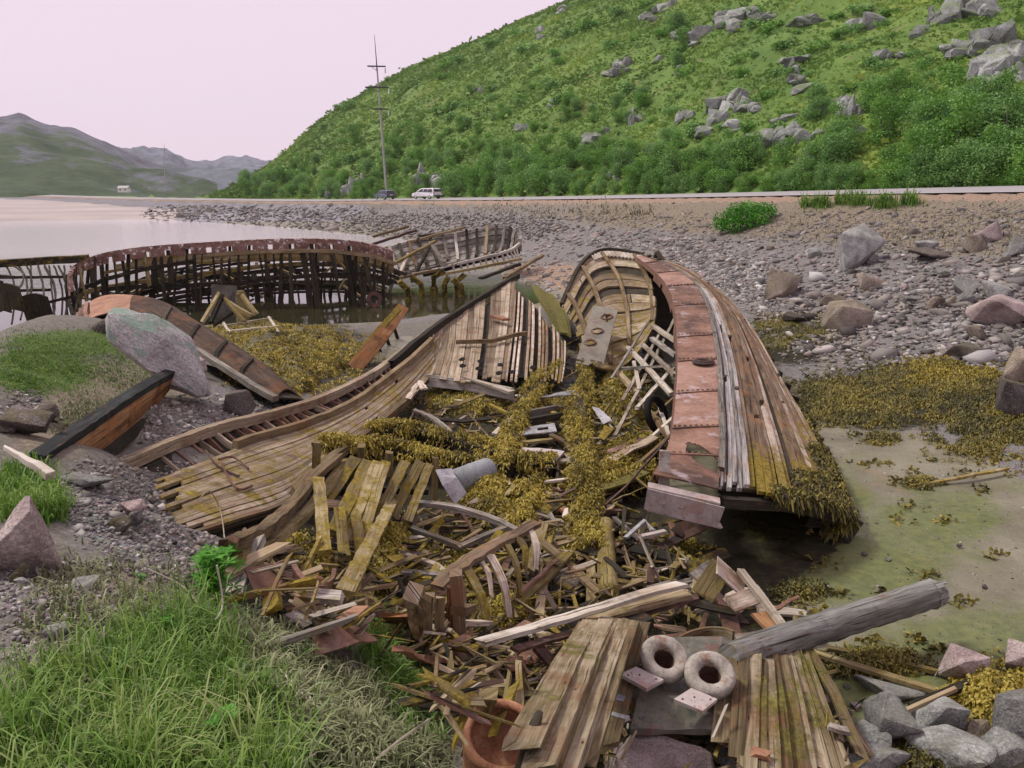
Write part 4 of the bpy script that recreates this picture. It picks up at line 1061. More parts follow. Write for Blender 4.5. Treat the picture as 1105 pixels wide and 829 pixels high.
mb = MB(); planking(mb, Surf([[rail(a, -.95 - .2 * math.sin(a * 7), 2.7), rail(a, -2.3, 2.2)] for a in np.linspace(.05, .98, 14)]), 8, .06, K=24, jag0=.15, jag1=.1, gap=.3, lift=.08, miss=.2, brk=.8, moss=.05); mb.build('inner_planking', M['dark_wood'], lw)
# upright grey hatch plate and mossy post standing before the ribs
p = at(240, 318, 27.5); mb = MB(); mb.bar([Vector((p.x, p.y, -.1)), Vector((p.x + .03, p.y + .15, 1.02))], .85, .08, up=(0, 1, 0), jag=.05); tag(mb.build('hatch_plate', M['green_plate']), 'upright grey hatch plate standing before the dark ribs in the water', 'plate')
p = at(261, 325, 26.5); mb = MB(); mb.tube(smooth_path([Vector((p.x, p.y, -.2)), Vector((p.x + .02, p.y, .5)), Vector((p.x - .03, p.y, 1.0))], 8), [.2, .22, .2, .21, .19, .18, .17, .1], 9, wob=.12); tag(mb.build('mossy_bollard', M['yellow_log']), 'stubby yellow moss-covered bollard beside the upright hatch plate', 'bollard')
# mossy stump of timbers below it
st = empty('timber_stump', tuple(at(244, 338, 22.5) * 1), 0, 'mossy broken stump of splayed timbers in front of the upright hatch plate', 'stump')
for (x0, y0, x1, y1) in ((220, 345, 236, 318), (228, 347, 240, 320), (262, 345, 242, 322), (270, 340, 246, 326), (232, 350, 256, 334), (276, 338, 262, 320)):
    mb = MB(); mb.bar([at(x0, y0, 22), at(x1, y1, 22.6)], .10, .09, jag=.15, wob=.02, moss=.0); mb.build('timber', M[random.choice(['moss_wood', 'dark_wood'])], st)
p = at(404, 310, 30); mb = MB(); mb.lathe(Vector((p.x, p.y, .25)), (0, -1, .1), [(.28, 0), (.3, .1), (.16, .1), (.15, 0)], 14); tag(mb.build('rusty_winch_drum', M['rust_dark']), 'dark round winch drum at the water below the rail end', 'winch')

# ================================================================== 4. low wreck at the picture's water edge: one beam over thin ribs
fw = empty('shipwreck', (-16, 29, 0), 0, 'low wreck with one straight mossy beam over thin crooked ribs, farthest along the open water', 'shipwreck')
mb = MB(); mb.bar([at(-60, 289, 29), at(0, 284, 29.5), at(60, 281, 30), at(92, 279, 30.4)], .5, .26, wob=.02, jag=.2, moss=.12); mb.build('beam', M['dark_wood'], fw)
for (x, y1, w_) in ((-40, 352, .09), (-18, 350, .08), (6, 350, .07), (14, 318, .06), (20, 345, .07), (29, 330, .08), (33, 346, .06), (41, 352, .10), (48, 356, .18), (53, 352, .06), (58, 360, .07), (63, 358, .06), (69, 362, .07), (76, 360, .07)):
    p = at(x, 287, 29.6); q = at(x + random.uniform(-1, 7), y1, 23 + random.random()); q.z = max(q.z, -.3)
    mb = MB(); mb.bar(smooth_path([p, p.lerp(q, .5) + Vector((random.uniform(-.25, .25), .4, .1)), q], 6), w_ * random.uniform(.5, .9), .05, up=(0, 1, 0), wob=.02); mb.build('rib', M['dark_wood'], fw)
for (x0, y0, x1, y1, Y) in ((-30, 300, 66, 299, 28), (-30, 330, 30, 320, 26), (5, 314, 52, 313, 27), (18, 324, 40, 330, 25), (50, 327, 80, 320, 25), (0, 298, 14, 299, 27)):
    mb = MB(); mb.bar([at(x0, y0, Y), at(x1, y1, Y)], .11, .09, wob=.02, jag=.1); mb.build('stringer', M['dark_wood'], fw)
for (x, y, Y, s_) in ((6, 325, 22, .75), (38, 335, 22, .7), (-14, 322, 22, .9)):
    p = at(x, y, Y); mb = MB()
    mb.grid([[p + Vector((s_ * (u - .5) * 1.1, .2 * v, s_ * (.5 - v) + .12 * math.sin(u * 3))) for u in np.linspace(0, 1, 6)] for v in np.linspace(0, 1, 6)], .05); mb.build('hull_plate', M['dark_wood'], fw)

# ================================================================== 5. the tilted wreck on the shore below the embankment
mw = empty('shipwreck', (-4.5, 40, 0), 0, 'tilted open hull of curved grey planks and jagged ribs lying against the stony shore', 'shipwreck')
UP = [at(*p) for p in ((402, 275, 39.5), (428, 266, 40), (455, 259, 41), (490, 254, 42), (520, 248, 42.5), (545, 245.5, 42.5), (557, 251, 42), (562, 259, 41))]
LO = [at(*p) for p in ((412, 300, 35.5), (436, 299, 36), (464, 294, 37), (490, 287, 38), (514, 281, 38.8), (535, 276, 39.3), (551, 271, 40), (561, 264, 40.5))]
MI = [a.lerp(b, .5) + Vector((0, .5, -.45)) for a, b in zip(UP, LO)]
MWS = Surf([[a, m, b] for a, m, b in zip(UP, MI, LO)])
mb = MB(); planking(mb, MWS, 11, .07, K=26, jag0=.3, jag1=.05, gap=.16, lift=.05, miss=.12, brk=.4, moss=.06, b0=.03, b1=.97); mb.build('hull_planking', M['grey_wood'], mw)
mb = MB(); mb.bar([MWS(a, 0) + Vector((0, 0, .06)) for a in np.linspace(.1, 1, 30)] + [MWS(1, b) for b in (.3, .6, 1)] + [MWS(a, 1) + Vector((0, -.05, .05)) for a in np.linspace(.99, .45, 18)], .14, .12, wob=.015); mb.build('rail', M['grey_wood'], mw)
for k in range(17):
    a = .05 + k * .055; r = [MWS(a + .02 * t, t) + Vector((0, -.15, .10)) for t in np.linspace(.02, random.uniform(.5, 1.0), 7)]
    mb = MB(); mb.bar(r, .14, .12, up=(0, -.5, .8), wob=.03, jag=.15); mb.build('rib', M[random.choice(['dark_wood', 'tan_wood', 'grey_wood'])], mw)
for k in range(13):                                                     # ragged lower rib ends
    a = .42 + k * .042; p = MWS(a, 1.0); mb = MB(); mb.bar([p + Vector((0, .1, .1)), p + Vector((random.uniform(.1, .3), -.25, -.42))], .12, .09, jag=.05, taper=(1, .4)); mb.build('rib_end', M['pale_wood'], mw)
mb = MB(); mb.grid([[MWS(a, t) + Vector((0, .05, -.16)) for t in np.linspace(.08, .95, 5)] for a in np.linspace(.25, .98, 14)], .04); mb.build('hull_lining', M['dark_wood'], mw)
for (x0, y0, x1, y1, Y0, Y1, w_, m_) in ((400, 272, 500, 246, 39.5, 42, .16, 'tan_wood'), (404, 263, 445, 250, 41, 42, .2, 'rust_dark'), (455, 255, 492, 248, 41.5, 42.4, .3, 'dark_wood'), (425, 285, 468, 261, 37.5, 40, .16, 'moss_wood'), (464, 262, 478, 283, 40, 38, .2, 'grey_wood'),
                                     (446, 300, 462, 270, 37, 39, .12, 'dark_wood'), (430, 298, 440, 276, 36.5, 38.6, .14, 'pale_wood'), (418, 303, 470, 292, 35.6, 36.4, .2, 'tan_wood'), (470, 298, 560, 280, 36.3, 38, .16, 'moss_wood'), (405, 255, 436, 246, 42, 43, .14, 'tan_wood'), (520, 300, 560, 286, 35.5, 38, .18, 'dark_wood'), (545, 300, 585, 276, 35.3, 40, .16, 'tan_wood')):
    mb = MB(); mb.bar([at(x0, y0, Y0), at(x1, y1, Y1)], w_, .12, jag=.3, wob=.03); mb.build('loose_timber', M[m_], mw)
for (x, y, Y) in ((455, 306, 33), (468, 300, 34), (493, 304, 34), (498, 309, 33), (440, 312, 32), (480, 308, 33)):       # rotten knees at the pool edge
    p = at(x, y, Y); b = Vector((p.x, p.y, -.2)); mb = MB(); mb.bar([b, p, p + Vector((random.uniform(-.5, .5), 0, .25))], .28, .22, jag=.15, wob=.04, moss=.2); mb.build('rotten_knee', M['dark_wood'], mw)

# ================================================================== 6. the upturned rusty boat with the big boulder against it
ub = empty('rusted_boat', (-6.4, 14.5, .8), 0, 'upturned rusty boat shell, orange at its slotted end, half hidden behind the lichen boulder', 'boat')
KT = [at(*p) for p in ((74, 354, 15.6), (84, 334, 16.2), (101, 322, 16.6), (130, 320.5, 16.6), (165, 327, 16), (203, 350, 14.9), (240, 373, 13.9), (275, 398, 13.0), (303, 425, 12.2))]
KB = [at(*p) for p in ((79, 357, 15.0), (92, 349, 15.2), (106, 341, 15.4), (134, 337, 15.3), (163, 344, 14.9), (197, 368, 14.0), (232, 390, 13.2), (265, 411, 12.5), (298, 430, 11.9))]
SH = Surf([[a + Vector((.25, .9, -.5)), a + Vector((.05, .25, .0)), b] for a, b in zip(KT, KB)])
def slot(i, j): return i in (6, 8, 10, 12) and 7 <= j <= 11
mb = MB(); mb.grid([[SH(i / 70, j / 14) for j in range(15)] for i in range(29)], .03, hole=slot); mb.build('rusty_shell', M['rust_orange'], ub)
mb = MB(); mb.grid([[SH(i / 70, j / 14) for j in range(15)] for i in range(28, 71)], .03, hole=lambda i, j: j > 12 and vnoise(np.array([i * .4]), np.array([2.]), 2)[0] > .6); mb.build('worn_shell', M['brown_wood'], ub)
IN = [[b, b + Vector((.35, .55, -.22)), b + Vector((.5, 1.0, -.9))] for b in KB]
ISf = Surf(IN); mb = MB(); mb.grid([[ISf(i / 40, j / 6) for j in range(7)] for i in range(41)], .03); mb.build('inner_shell', M['dark_wood'], ub)
for k in range(9):
    a = .05 + .028 * k if k < 5 else .45 + .1 * (k - 4); mb = MB(); mb.bar([SH(a, .55) + Vector((-.02, -.05, .03)), SH(a, .8) + Vector((-.02, -.06, .02)), SH(a, 1.0) + Vector((0, -.05, -.04))], .07, .06, wob=.01); mb.build('rib', M['rust' if k < 5 else 'dark_wood'], ub)
mb = MB(); mb.bar([SH(a, .99) + Vector((0, -.03, .0)) for a in np.linspace(.5, 1, 16)], .10, .09, wob=.01); mb.build('gunwale', M['grey_wood'], ub)

# ================================================================== 7. charred plank panel, driftwood, leaning post
cp_ = empty('charred_hull_panel', (-4.4, 8.2, 1.5), 0, 'orange rotten plank panel with a charred black upper edge, leaning on the grassy bank', 'hull panel')
T0 = [atz(*p) for p in ((188, 402, 1.75), (150, 422, 1.8), (104, 452, 1.93), (62, 480, 2.05), (34, 500, 2.1))]
T1 = [atz(*p) for p in ((186, 408, 1.68), (158, 432, 1.6), (118, 463, 1.7), (80, 492, 1.82), (48, 514, 1.92))]
T2 = [atz(*p) for p in ((181, 420, 1.45), (160, 446, 1.35), (122, 480, 1.45), (92, 505, 1.6), (62, 524, 1.72))]
T2 = [p + Vector((.05, -.05, .06)) for p in T2]
PN = Surf([[a, b, c] for a, b, c in zip(T0, T1, T2)])
mb = MB(); planking(mb, PN, 5, .06, K=18, jag0=.03, jag1=.06, gap=.05, lift=.01, b0=.22, b1=1); mb.build('panel_planking', M['fire_wood'], cp_)
mb = MB(); mb.bar([PN(a, .1) + Vector((-.02, .08, .02)) for a in np.linspace(.0, .98, 18)], .13, .09, up=(.3, -.3, .9), wob=.006, jag=.1, seg=.12); mb.build('charred_edge', M['char_wood'], cp_)
mb = MB(); mb.bar([PN(a, 1.0) + Vector((.04, .05, -.03)) for a in np.linspace(.3, 1, 12)], .10, .12, wob=.01, jag=.1); mb.build('bottom_rail', M['dark_wood'], cp_)
mb = MB(); mb.bar([atz(6, 484, 2.42), atz(22, 493, 2.40), atz(40, 503, 2.37), atz(54, 513, 2.33)], .06, .05, taper=(.3, 1.1), wob=.004, jag=.05, seg=.06, tint=.95); tag(mb.build('driftwood_piece', M['pale_wood']), 'short silver-grey driftwood snag poking out of the grass beside the charred panel', 'driftwood')
lp = empty('leaning_timber', tuple(atz(384, 394, .2)), 0, 'thick orange-brown timber leaning up out of the weed towards the pool', 'timber')
mb = MB(); mb.bar([atz(384, 396, .25), atz(410, 366, .75), atz(434, 333, 1.25)], .34, .16, taper=(1, .85), up=(.4, -.6, .7), wob=.02, jag=.2); mb.build('timber', M['fire_wood'], lp)
mb = MB(); mb.bar([atz(383, 388, .38), atz(408, 358, .88), atz(428, 336, 1.3)], .14, .1, up=(.4, -.6, .7), wob=.02, jag=.2, moss=.3); mb.build('cheek_plank', M['moss_wood'], lp)
for k in range(4):
    mb = MB(); mb.bar([atz(398 + 9 * k, 380 - 9 * k, .35 + .1 * k), atz(404 + 9 * k, 392 - 7 * k, .1)], .08, .05, jag=.05); mb.build('spike', M['dark_wood'], lp)
# ================================================================== 8. debris in and before the hull
def Lg(px, py, lift): return hit(px, py, lift)
def Pt(pts): return [Lg(*p) for p in pts]
def board(name, label, cat, pts, w, h, mat, group=None, up=(0, 0, 1), taper=None, jag=.05, wob=.008, moss=0.0, seg=.25, twist=0.0, curve=False, tint=None, parent=None):
    P = Pt(pts)
    if curve: P = smooth_path(P, 14)
    mb = MB(); mb.bar(P, w * .8, h * .6, up=up, taper=taper, jag=jag, wob=wob, moss=moss, seg=seg, twist=twist, tint=tint)
    o = mb.build(name, M[mat], parent)
    return o if parent else tag(o, label, cat, group)

def weed_beam(label, pts, r, n, mat='weed', timber='dark_wood', per=5):
    P = smooth_path(Pt(pts), 26); c = P[len(P) // 2]
    e = empty('weed_covered_timber', (c.x, c.y, 0), 0, label, 'timber')
    mb = MB(); mb.bar([p - Vector((0, 0, r * .4)) for p in P], r * 1.5, r * 1.4, wob=.015, jag=.1); mb.build('timber', M[timber], e)
    pp, nn = [], []
    for _ in range(n):
        u = random.random(); p = curve_at(P, u); t = (curve_at(P, min(1, u + .02)) - curve_at(P, max(0, u - .02))).normalized()
        a = random.gauss(0, .85); s = t.cross(Vector((0, 0, 1))).normalized(); d = s * math.sin(a) + Vector((0, 0, 1)) * math.cos(a)
        nv = vnoise(np.array([u * 11 + c.x * 7]), np.array([a * 1.3]), 3)[0]
        if nv < .3 and random.random() < .75: continue
        rr = r * (.55 + 1.05 * nv)
        pp.append(p + d * rr - Vector((0, 0, r * .3)) - Vector((c.x, c.y, 0))); nn.append(d)
    weed_mesh('seaweed', pp, nn, M[mat], None, e, per=per + 3, size=.062, width=.009, droop=.6)
    return e

def weed_mound(label, cx, cy, rx, ry, h, n, mat='weed', seed=0, lift=0.02, size=.08, per=5, name='seaweed'):
    """lumpy mound covered in blades"""
    NR, NA = 12, 30; v, f = [], []
    ph = random.random() * 9
    for i in range(NR + 1):
        r = i / NR
        for j in range(NA):
            a = 2 * math.pi * j / NA; w = 1 + .24 * math.sin(3 * a + ph) + .16 * math.sin(5 * a + 2 * ph) + .12 * math.sin(9 * a + 3 * ph)
            p = hit(cx + rx * r * w * math.cos(a), cy + ry * r * w * math.sin(a), lift)
            q = p.copy(); nz = float(fbm(np.array([p.x * 4.2 + seed]), np.array([p.y * 4.2]), 7, 3)[0])
            q.z += (h * max(0, 1 - r * r) ** .7) * (1 + .55 * nz) - (.06 if i == NR else 0); v.append(q)
    for i in range(NR):
        for j in range(NA): f.append((i * NA + j, i * NA + (j + 1) % NA, (i + 1) * NA + (j + 1) % NA, (i + 1) * NA + j))
    va = np.array([list(q) for q in v])
    pp, nn = [], []
    for _ in range(n):
        if random.random() < .22:
            aa = random.uniform(0, 6.28); rr_ = 1.0 + abs(random.gauss(0, .22)); q_ = hit(cx + rx * rr_ * math.cos(aa) * 1.1, cy + ry * rr_ * math.sin(aa) * 1.1, .01); pp.append(q_); nn.append(Vector((0, 0, .5))); continue
        r = math.sqrt(random.random()) * NR; i = min(int(r), NR - 1); j = random.randrange(NA); fr = r - i; fa = random.random()
        a = v[i * NA + j].lerp(v[(i + 1) * NA + j], fr); b = v[i * NA + (j + 1) % NA].lerp(v[(i + 1) * NA + (j + 1) % NA], fr)
        e1, e2 = v[(i + 1) * NA + j] - v[i * NA + j], v[i * NA + (j + 1) % NA] - v[i * NA + j]
        nn_ = e1.cross(e2); nn_ = nn_.normalized() if nn_.length > 1e-9 else Vector((0, 0, 1)); nn_ = nn_ if nn_.z > 0 else -nn_
        pp.append(a.lerp(b, fa)); nn.append(nn_)
    # mound body and blades joined as one stuff object
    o = weed_mesh(name, pp, nn, M[mat], label, per=per + 3, size=size * .85, width=.0105, droop=.6)
    b = mesh_np(name + '_bed', va, np.array(f)[:, ::-1], M['weed_dark'], o, tint=np.full(len(va), .25), smooth=True)
    return o

# --- seaweed on the keel and cross timbers
weed_beam('seaweed-clad keel timber running from the bow plate down to the ochre log', [(634, 396, .3), (627, 430, .3), (624, 470, .3), (628, 512, .28), (632, 560, .24), (638, 600, .2)], .17, 1500)
weed_beam('seaweed-clad cross timber reaching from the lower hull plank to the pale lilac slab', [(398, 470, .38), (440, 462, .38), (490, 474, .36), (540, 490, .34), (596, 500, .3)], .15, 1300)
weed_beam('seaweed-clad timber lying just behind the row of upright broken slats', [(346, 482, .42), (400, 482, .4), (450, 490, .38), (500, 497, .36), (548, 504, .34)], .13, 1000)
weed_beam('seaweed-clad frame between the stepped grey boards and the fallen plank fan', [(596, 396, .35), (572, 430, .33), (557, 460, .32), (548, 490, .3)], .16, 1000)
weed_beam('short weed-covered beam under the pinkish split plank', [(648, 520, .22), (672, 500, .25), (706, 478, .3)], .15, 500)
weed_beam('olive weedy beam leaning from the pale slab towards the deck plate end', [(636, 530, .2), (668, 520, .22), (704, 506, .25)], .10, 350)
weed_beam('upright pair of weedy timbers standing between the tank and the keel', [(572, 520, .28), (566, 550, .24), (562, 585, .2)], .13, 500)
for args in (('ochre seaweed on the flat timbers behind the ledge beam', 508, 436, 50, 15, .16, 800), ('ochre seaweed heap inside the standing hull below the pale broken frames', 668, 432, 30, 34, .28, 1300),
             ('ochre seaweed heap below the horizontal clad timber beside the tank', 528, 548, 30, 26, .30, 1300), ('seaweed hanging beside the keel at the weed heap', 590, 555, 18, 34, .18, 500),
             ('seaweed spread between keel and deck plate end', 668, 486, 38, 22, .12, 700), ('ochre weed on the mossy end of the fallen hull planks', 375, 480, 34, 10, .12, 500),
             ('yellow seaweed draped over the foot of the upright slats', 418, 600, 30, 38, .25, 1300), ('seaweed among the grey beams and the rib section', 490, 612, 46, 24, .10, 600), ('weed at the foot of the curved timbers', 310, 600, 34, 18, .12, 450), ('weed smothering the planks beside the ochre log', 606, 590, 24, 22, .14, 500), ('weed over the boards between lilac slab and keel', 606, 512, 22, 10, .14, 350), ('weed clump at the near foot of the rib section', 560, 660, 30, 14, .10, 350), ('weed on the boards behind the slat row', 420, 470, 40, 10, .16, 500),
             ('seaweed on the flats between the fallen fan and its ledge', 590, 440, 26, 16, .12, 400), ('dark weed on the ground under the raised hull end', 720, 600, 34, 16, .08, 350)):
    weed_mound(*args, seed=random.random() * 50)
for args in (('ochre seaweed mound between the upturned boat and the pool', 318, 398, 52, 20, .38, 2000), ('flat seaweed mound under the white sticks beside the mossy stump', 300, 366, 62, 16, .25, 1300), ('olive seaweed bank in front of the mossy stump', 250, 368, 40, 12, .22, 700), ('seaweed mound by the leaning orange timber', 360, 384, 34, 14, .22, 700)):
    weed_mound(*args, size=.10)
# white stick frame on the mound
for k, (a, b) in enumerate((((241, 352, .3), (292, 343, .3)), ((250, 357, .3), (300, 352, .3)), ((239, 345, .35), (247, 358, .3)), ((290, 342, .4), (300, 358, .3)))):
    board('white_stick', 'thin white sticks lying crossed on the flat seaweed mound beside the mossy stump', 'stick', [a, b], .08, .06, 'pale_wood', 'white sticks on the weed')
# --- stepped boards between the weed strips
board('sheet_metal', 'bent grey sheet-metal strip uppermost among the stepped boards', 'metal sheet', [(580, 430, .32), (600, 426, .4), (624, 424, .38)], .26, .03, 'grey_steel', twist=.6, seg=.08)
board('grey_board', 'dark grey board with pale top edge, just below the bent sheet metal', 'board', [(573, 446, .34), (600, 441, .34)], .08, .2, 'grey_wood')
board('grey_board', 'dark grey board in the middle of the steps, over the holed box', 'board', [(571, 455, .32), (604, 449, .32)], .09, .2, 'dark_wood')
bx = empty('holed_box', tuple(Lg(582, 468, 0)), 0, 'grey weathered box with a square hole in its lid, among the stepped boards', 'box')
P0, P1, P2, P3 = Pt([(565, 462, .38), (598, 457, .4), (601, 466, .36), (563, 470, .34)])
mb = MB(); mb.grid([[P0.lerp(P1, u).lerp(P3.lerp(P2, u), v) for u in np.linspace(0, 1, 10)] for v in np.linspace(0, 1, 7)], .02, hole=lambda i, j: 2 <= i <= 3 and 4 <= j <= 6); mb.build('lid', M['grey_steel'], bx)
mb = MB(); mb.bar([P3 + Vector((0, 0, -.12)), P2 + Vector((0, 0, -.12))], .02, .2); mb.bar([P1 + Vector((0, 0, -.12)), P2 + Vector((.0, .02, -.12))], .02, .2); mb.build('side_panel', M['dark_wood'], bx)
board('grey_board', 'narrow weedy board between the holed box and the lilac slab', 'board', [(562, 478, .3), (602, 474, .3)], .12, .06, 'moss_wood')
board('grey_board', 'broken brown board jutting beside the holed box', 'board', [(596, 470, .38), (612, 478, .3), (618, 487, .3)], .14, .05, 'tan_wood')
board('stone_slab', 'pale lilac flat slab lying below the stepped boards', 'slab', [(556, 488, .34), (585, 489, .36), (604, 492, .35)], .42, .07, 'pink_steel', wob=.012, seg=.1)
board('split_plank', 'tan split plank at the foot of the lilac slab', 'plank', [(566, 500, .3), (616, 497, .3)], .16, .05, 'pale_wood')
board('pale_stick', 'pale straight stick under the dark gap below the lilac slab', 'stick', [(589, 520, .3), (623, 516, .32)], .07, .05, 'pale_wood')
board('metal_scrap', 'small grey metal scrap in the weed beside the keel', 'scrap', [(644, 441, .4), (655, 455, .3)], .2, .03, 'grey_steel', twist=.8, seg=.05)
board('split_plank', 'pinkish split plank leaning on weed towards the deck plate end', 'plank', [(654, 499, .36), (680, 486, .42), (706, 472, .5)], .2, .05, 'pink_wood', wob=.015)
board('rust_patch_plank', 'short rusty brown plank above the pinkish split plank', 'plank', [(660, 487, .4), (694, 475, .45)], .16, .05, 'rust')
board('green_plank', 'flat green algae-covered plank beside the steel end beam', 'plank', [(645, 528, .28), (672, 520, .3), (694, 510, .35)], .24, .05, 'deck_wood', moss=.35)
board('steel_rod', 'thin dark rod leaning across the green plank to the deck plate', 'rod', [(650, 548, .3), (676, 525, .5), (722, 472, 1.0)], .035, .035, 'rust_dark')
board('red_scrap', 'small brick-red scrap in the dark gap beside the keel', 'scrap', [(595, 545, .25), (611, 552, .22)], .16, .06, 'rust_orange', seg=.05, wob=.02)
board('pale_stick', 'pale stick below the brick-red scrap', 'stick', [(580, 555, .3), (606, 563, .25)], .06, .04, 'pale_wood')
board('pale_stick', 'short pale stick propped against the weedy timber near the red scrap', 'stick', [(594, 556, .3), (603, 573, .2)], .07, .05, 'grey_wood')
board('grey_board', 'broken frame hanging on the ledge beam beside the lower hull plank', 'board', [(441, 430, .5), (452, 412, .7), (458, 420, .7)], .14, .06, 'hull_wood', seg=.06, wob=.02)
board('grey_board', 'grey curved board below the ledge beam', 'board', [(448, 443, .45), (468, 452, .4), (489, 470, .35)], .12, .06, 'grey_wood', curve=True)
board('grey_board', 'torn dark board lying in weed behind the clad cross timber', 'board', [(470, 452, .35), (500, 455, .33), (528, 452, .33)], .2, .05, 'dark_wood', wob=.02)
board('split_plank', 'little tan offcut standing in weed near the dark torn board', 'plank', [(534, 468, .32), (550, 453, .45)], .12, .05, 'pale_wood')
# --- tank and plates
tk = empty('steel_tank', tuple(Lg(508, 518, 0)), 0, 'smooth blue-grey round tank lying on its side beside the ochre seaweed heap', 'tank')
a, b = Lg(490, 521, .3), Lg(527, 507, .34); d = (b - a).normalized()
mb = MB(); mb.lathe(a, d, [(.001, 0), (.16, .0), (.175, .02), (.175, .30), (.18, .31), (.175, .33), (.172, (b - a).length), (.15, (b - a).length + .04), (.001, (b - a).length + .06)], 28); mb.build('drum', M['tank'], tk, smooth=True, angle=40)
mb = MB(); mb.lathe(a - d * .1, d, [(.001, 0), (.09, 0), (.09, .11)], 16); mb.build('neck', M['tank'], tk, smooth=True, angle=40)
board('steel_plate', 'grey bent plate with a slot, standing between the slats and the round tank', 'plate', [(479, 507, .62), (486, 520, .5), (496, 536, .3)], .34, .02, 'grey_steel', up=(.6, -.5, .4), seg=.08)
board('timber_post', 'short brown post standing at the end of the slat row beside the grey plate', 'post', [(468, 540, .25), (470, 496, .75)], .11, .10, 'moss_wood', up=(0, 1, 0))
# --- the row of upright slats
fn = empty('broken_slat_frame', tuple(Lg(400, 560, 0)), 0, 'row of yellowish weathered upright slats, weed-draped, leaning above the debris pile', 'slat frame')
SL = [(383, 496, .85, 352, 540, .5, .17), (344, 518, .8, 350, 596, .3, .13), (397, 499, .88, 360, 574, .35, .17), (406, 501, .88, 374, 584, .3, .13), (416, 501, .88, 388, 588, .3, .13), (437, 500, .9, 402, 570, .35, .14),
      (453, 500, .9, 424, 556, .4, .14), (463, 504, .88, 440, 562, .4, .12), (424, 540, .5, 372, 640, .3, .14), (366, 550, .5, 372, 600, .25, .13), (384, 560, .5, 390, 606, .25, .12), (352, 545, .5, 392, 548, .5, .12)]
for (x0, y0, l0, x1, y1, l1, w_) in SL:
    mb = MB(); mb.bar([Lg(x0, y0, l0), Lg(x1, y1, l1)], w_ * .85, .05, up=(.2, -.6, .7), jag=.05, wob=.008, seg=.12, moss=lambda p: -.06 + .24 * vnoise(np.array([p.x * 5]), np.array([p.y * 5]), 2)[0]); mb.build('slat', M['moss_wood' if random.random() < .8 or x0 == 424 else 'hull_wood'], fn)
for (x, y0, y1, l0, l1) in ((341, 506, 478, .4, .8), (389, 500, 482, .6, .9), (419, 512, 489, .6, .9)):
    mb = MB(); mb.bar([Lg(x, y0, l0), Lg(x + 1, y1, l1)], .09, .08, up=(0, 1, 0), jag=.04); mb.build('post', M['moss_wood'], fn)
board('', '', '', [(345, 532, .55), (400, 528, .55), (460, 530, .5)], .12, .12, 'dark_wood', parent=fn).name = 'cross_rail'
# curved pair of timbers sweeping to the bank
board('curved_timber', 'long curved timber sweeping from the slat row down to the bank, outer of the pair', 'timber', [(363, 494, .85), (338, 516, .72), (318, 542, .55), (290, 568, .42), (250, 588, .28)], .15, .12, 'tan_wood', curve=True, jag=.12)
board('curved_timber', 'long curved timber sweeping to the bank, lower of the pair', 'timber', [(372, 500, .78), (350, 530, .6), (328, 556, .45), (296, 582, .3), (254, 600, .2)], .14, .10, 'moss_wood', curve=True, jag=.12)
board('rusty_stake', 'rusty stake standing at the bank end of the two curved timbers', 'stake', [(252, 582, .42), (252, 607, .05)], .06, .05, 'rust', up=(0, 1, 0))
board('grey_board', 'weathered board under the curved timbers near the bank', 'board', [(258, 606, .15), (310, 590, .2)], .22, .05, 'hull_wood')
# --- grey beams over the dark void
board('grey_timber', 'grey curved beam bridging the dark void from slat row to rib section', 'beam', [(449, 543, .5), (490, 548, .5), (530, 560, .48), (560, 574, .45)], .10, .10, 'grey_wood', curve=True)
board('grey_timber', 'thin grey beam along the near side of the dark void', 'beam', [(446, 571, .35), (470, 580, .35), (498, 590, .35)], .08, .08, 'grey_wood')
board('grey_timber', 'short grey beam rising from the thin beam to the rib section', 'beam', [(498, 590, .35), (520, 580, .4), (545, 570, .45)], .08, .08, 'grey_wood')
board('grey_timber', 'upright grey strut at the slat end of the dark void', 'beam', [(447, 572, .2), (448, 543, .5)], .06, .06, 'grey_wood', up=(0, 1, 0))
board('grey_timber', 'pale beam lying across the weed below the dark void', 'beam', [(440, 600, .25), (470, 610, .25), (480, 618, .25)], .08, .07, 'pale_wood')
board('grey_timber', 'long pale beam below, ending at the rib section', 'beam', [(436, 618, .25), (480, 622, .28), (494, 628, .3)], .10, .07, 'grey_wood')
# void floor dark boards
# --- pale rib section
rs = empty('rib_section', tuple(Lg(525, 615, 0)), 0, 'pale curved rib section like a broken comb, its prongs hanging over the dark gap', 'rib section')
sp_ = smooth_path(Pt([(474, 632, .5), (498, 610, .62), (524, 594, .68), (550, 580, .7), (577, 566, .72)]), 16)
mb = MB(); mb.bar(sp_, .13, .05, wob=.014, jag=.08, moss=.0, seg=.1); mb.build('spine', M['hull_wood'], rs)
mb = MB(); mb.bar([p + Vector((-.05, .09, -.04)) for p in sp_[1:13]], .07, .05, wob=.014, jag=.08, seg=.1); mb.build('spine_batten', M['moss_wood'], rs)
for (x0, y0, l0, x1, y1, l1, w_) in ((502, 612, .62, 528, 680, .2, .13), (490, 620, .58, 500, 660, .3, .10), (529, 601, .66, 549, 662, .25, .12), (548, 590, .68, 561, 642, .3, .09), (560, 582, .7, 566, 612, .5, .11), (571, 572, .72, 578, 610, .45, .12), (516, 604, .64, 530, 640, .45, .06)):
    P = Pt([(x0, y0, l0), ((x0 + x1) / 2 + 4, (y0 + y1) / 2 - 4, (l0 + l1) / 2 + .05), (x1, y1, l1)])
    mb = MB(); mb.bar(smooth_path(P, 7), w_ * .72, .035, up=(.5, -.6, .5), taper=(1, .6), jag=.05, wob=.005, moss=.05); mb.build('prong', M[random.choice(['hull_wood', 'moss_wood', 'hull_wood'])], rs)
board('weathered_board', 'upright pale board against the open end of the rib section', 'board', [(572, 612, .3), (586, 566, .6)], .14, .04, 'moss_wood', up=(0, -1, .3))
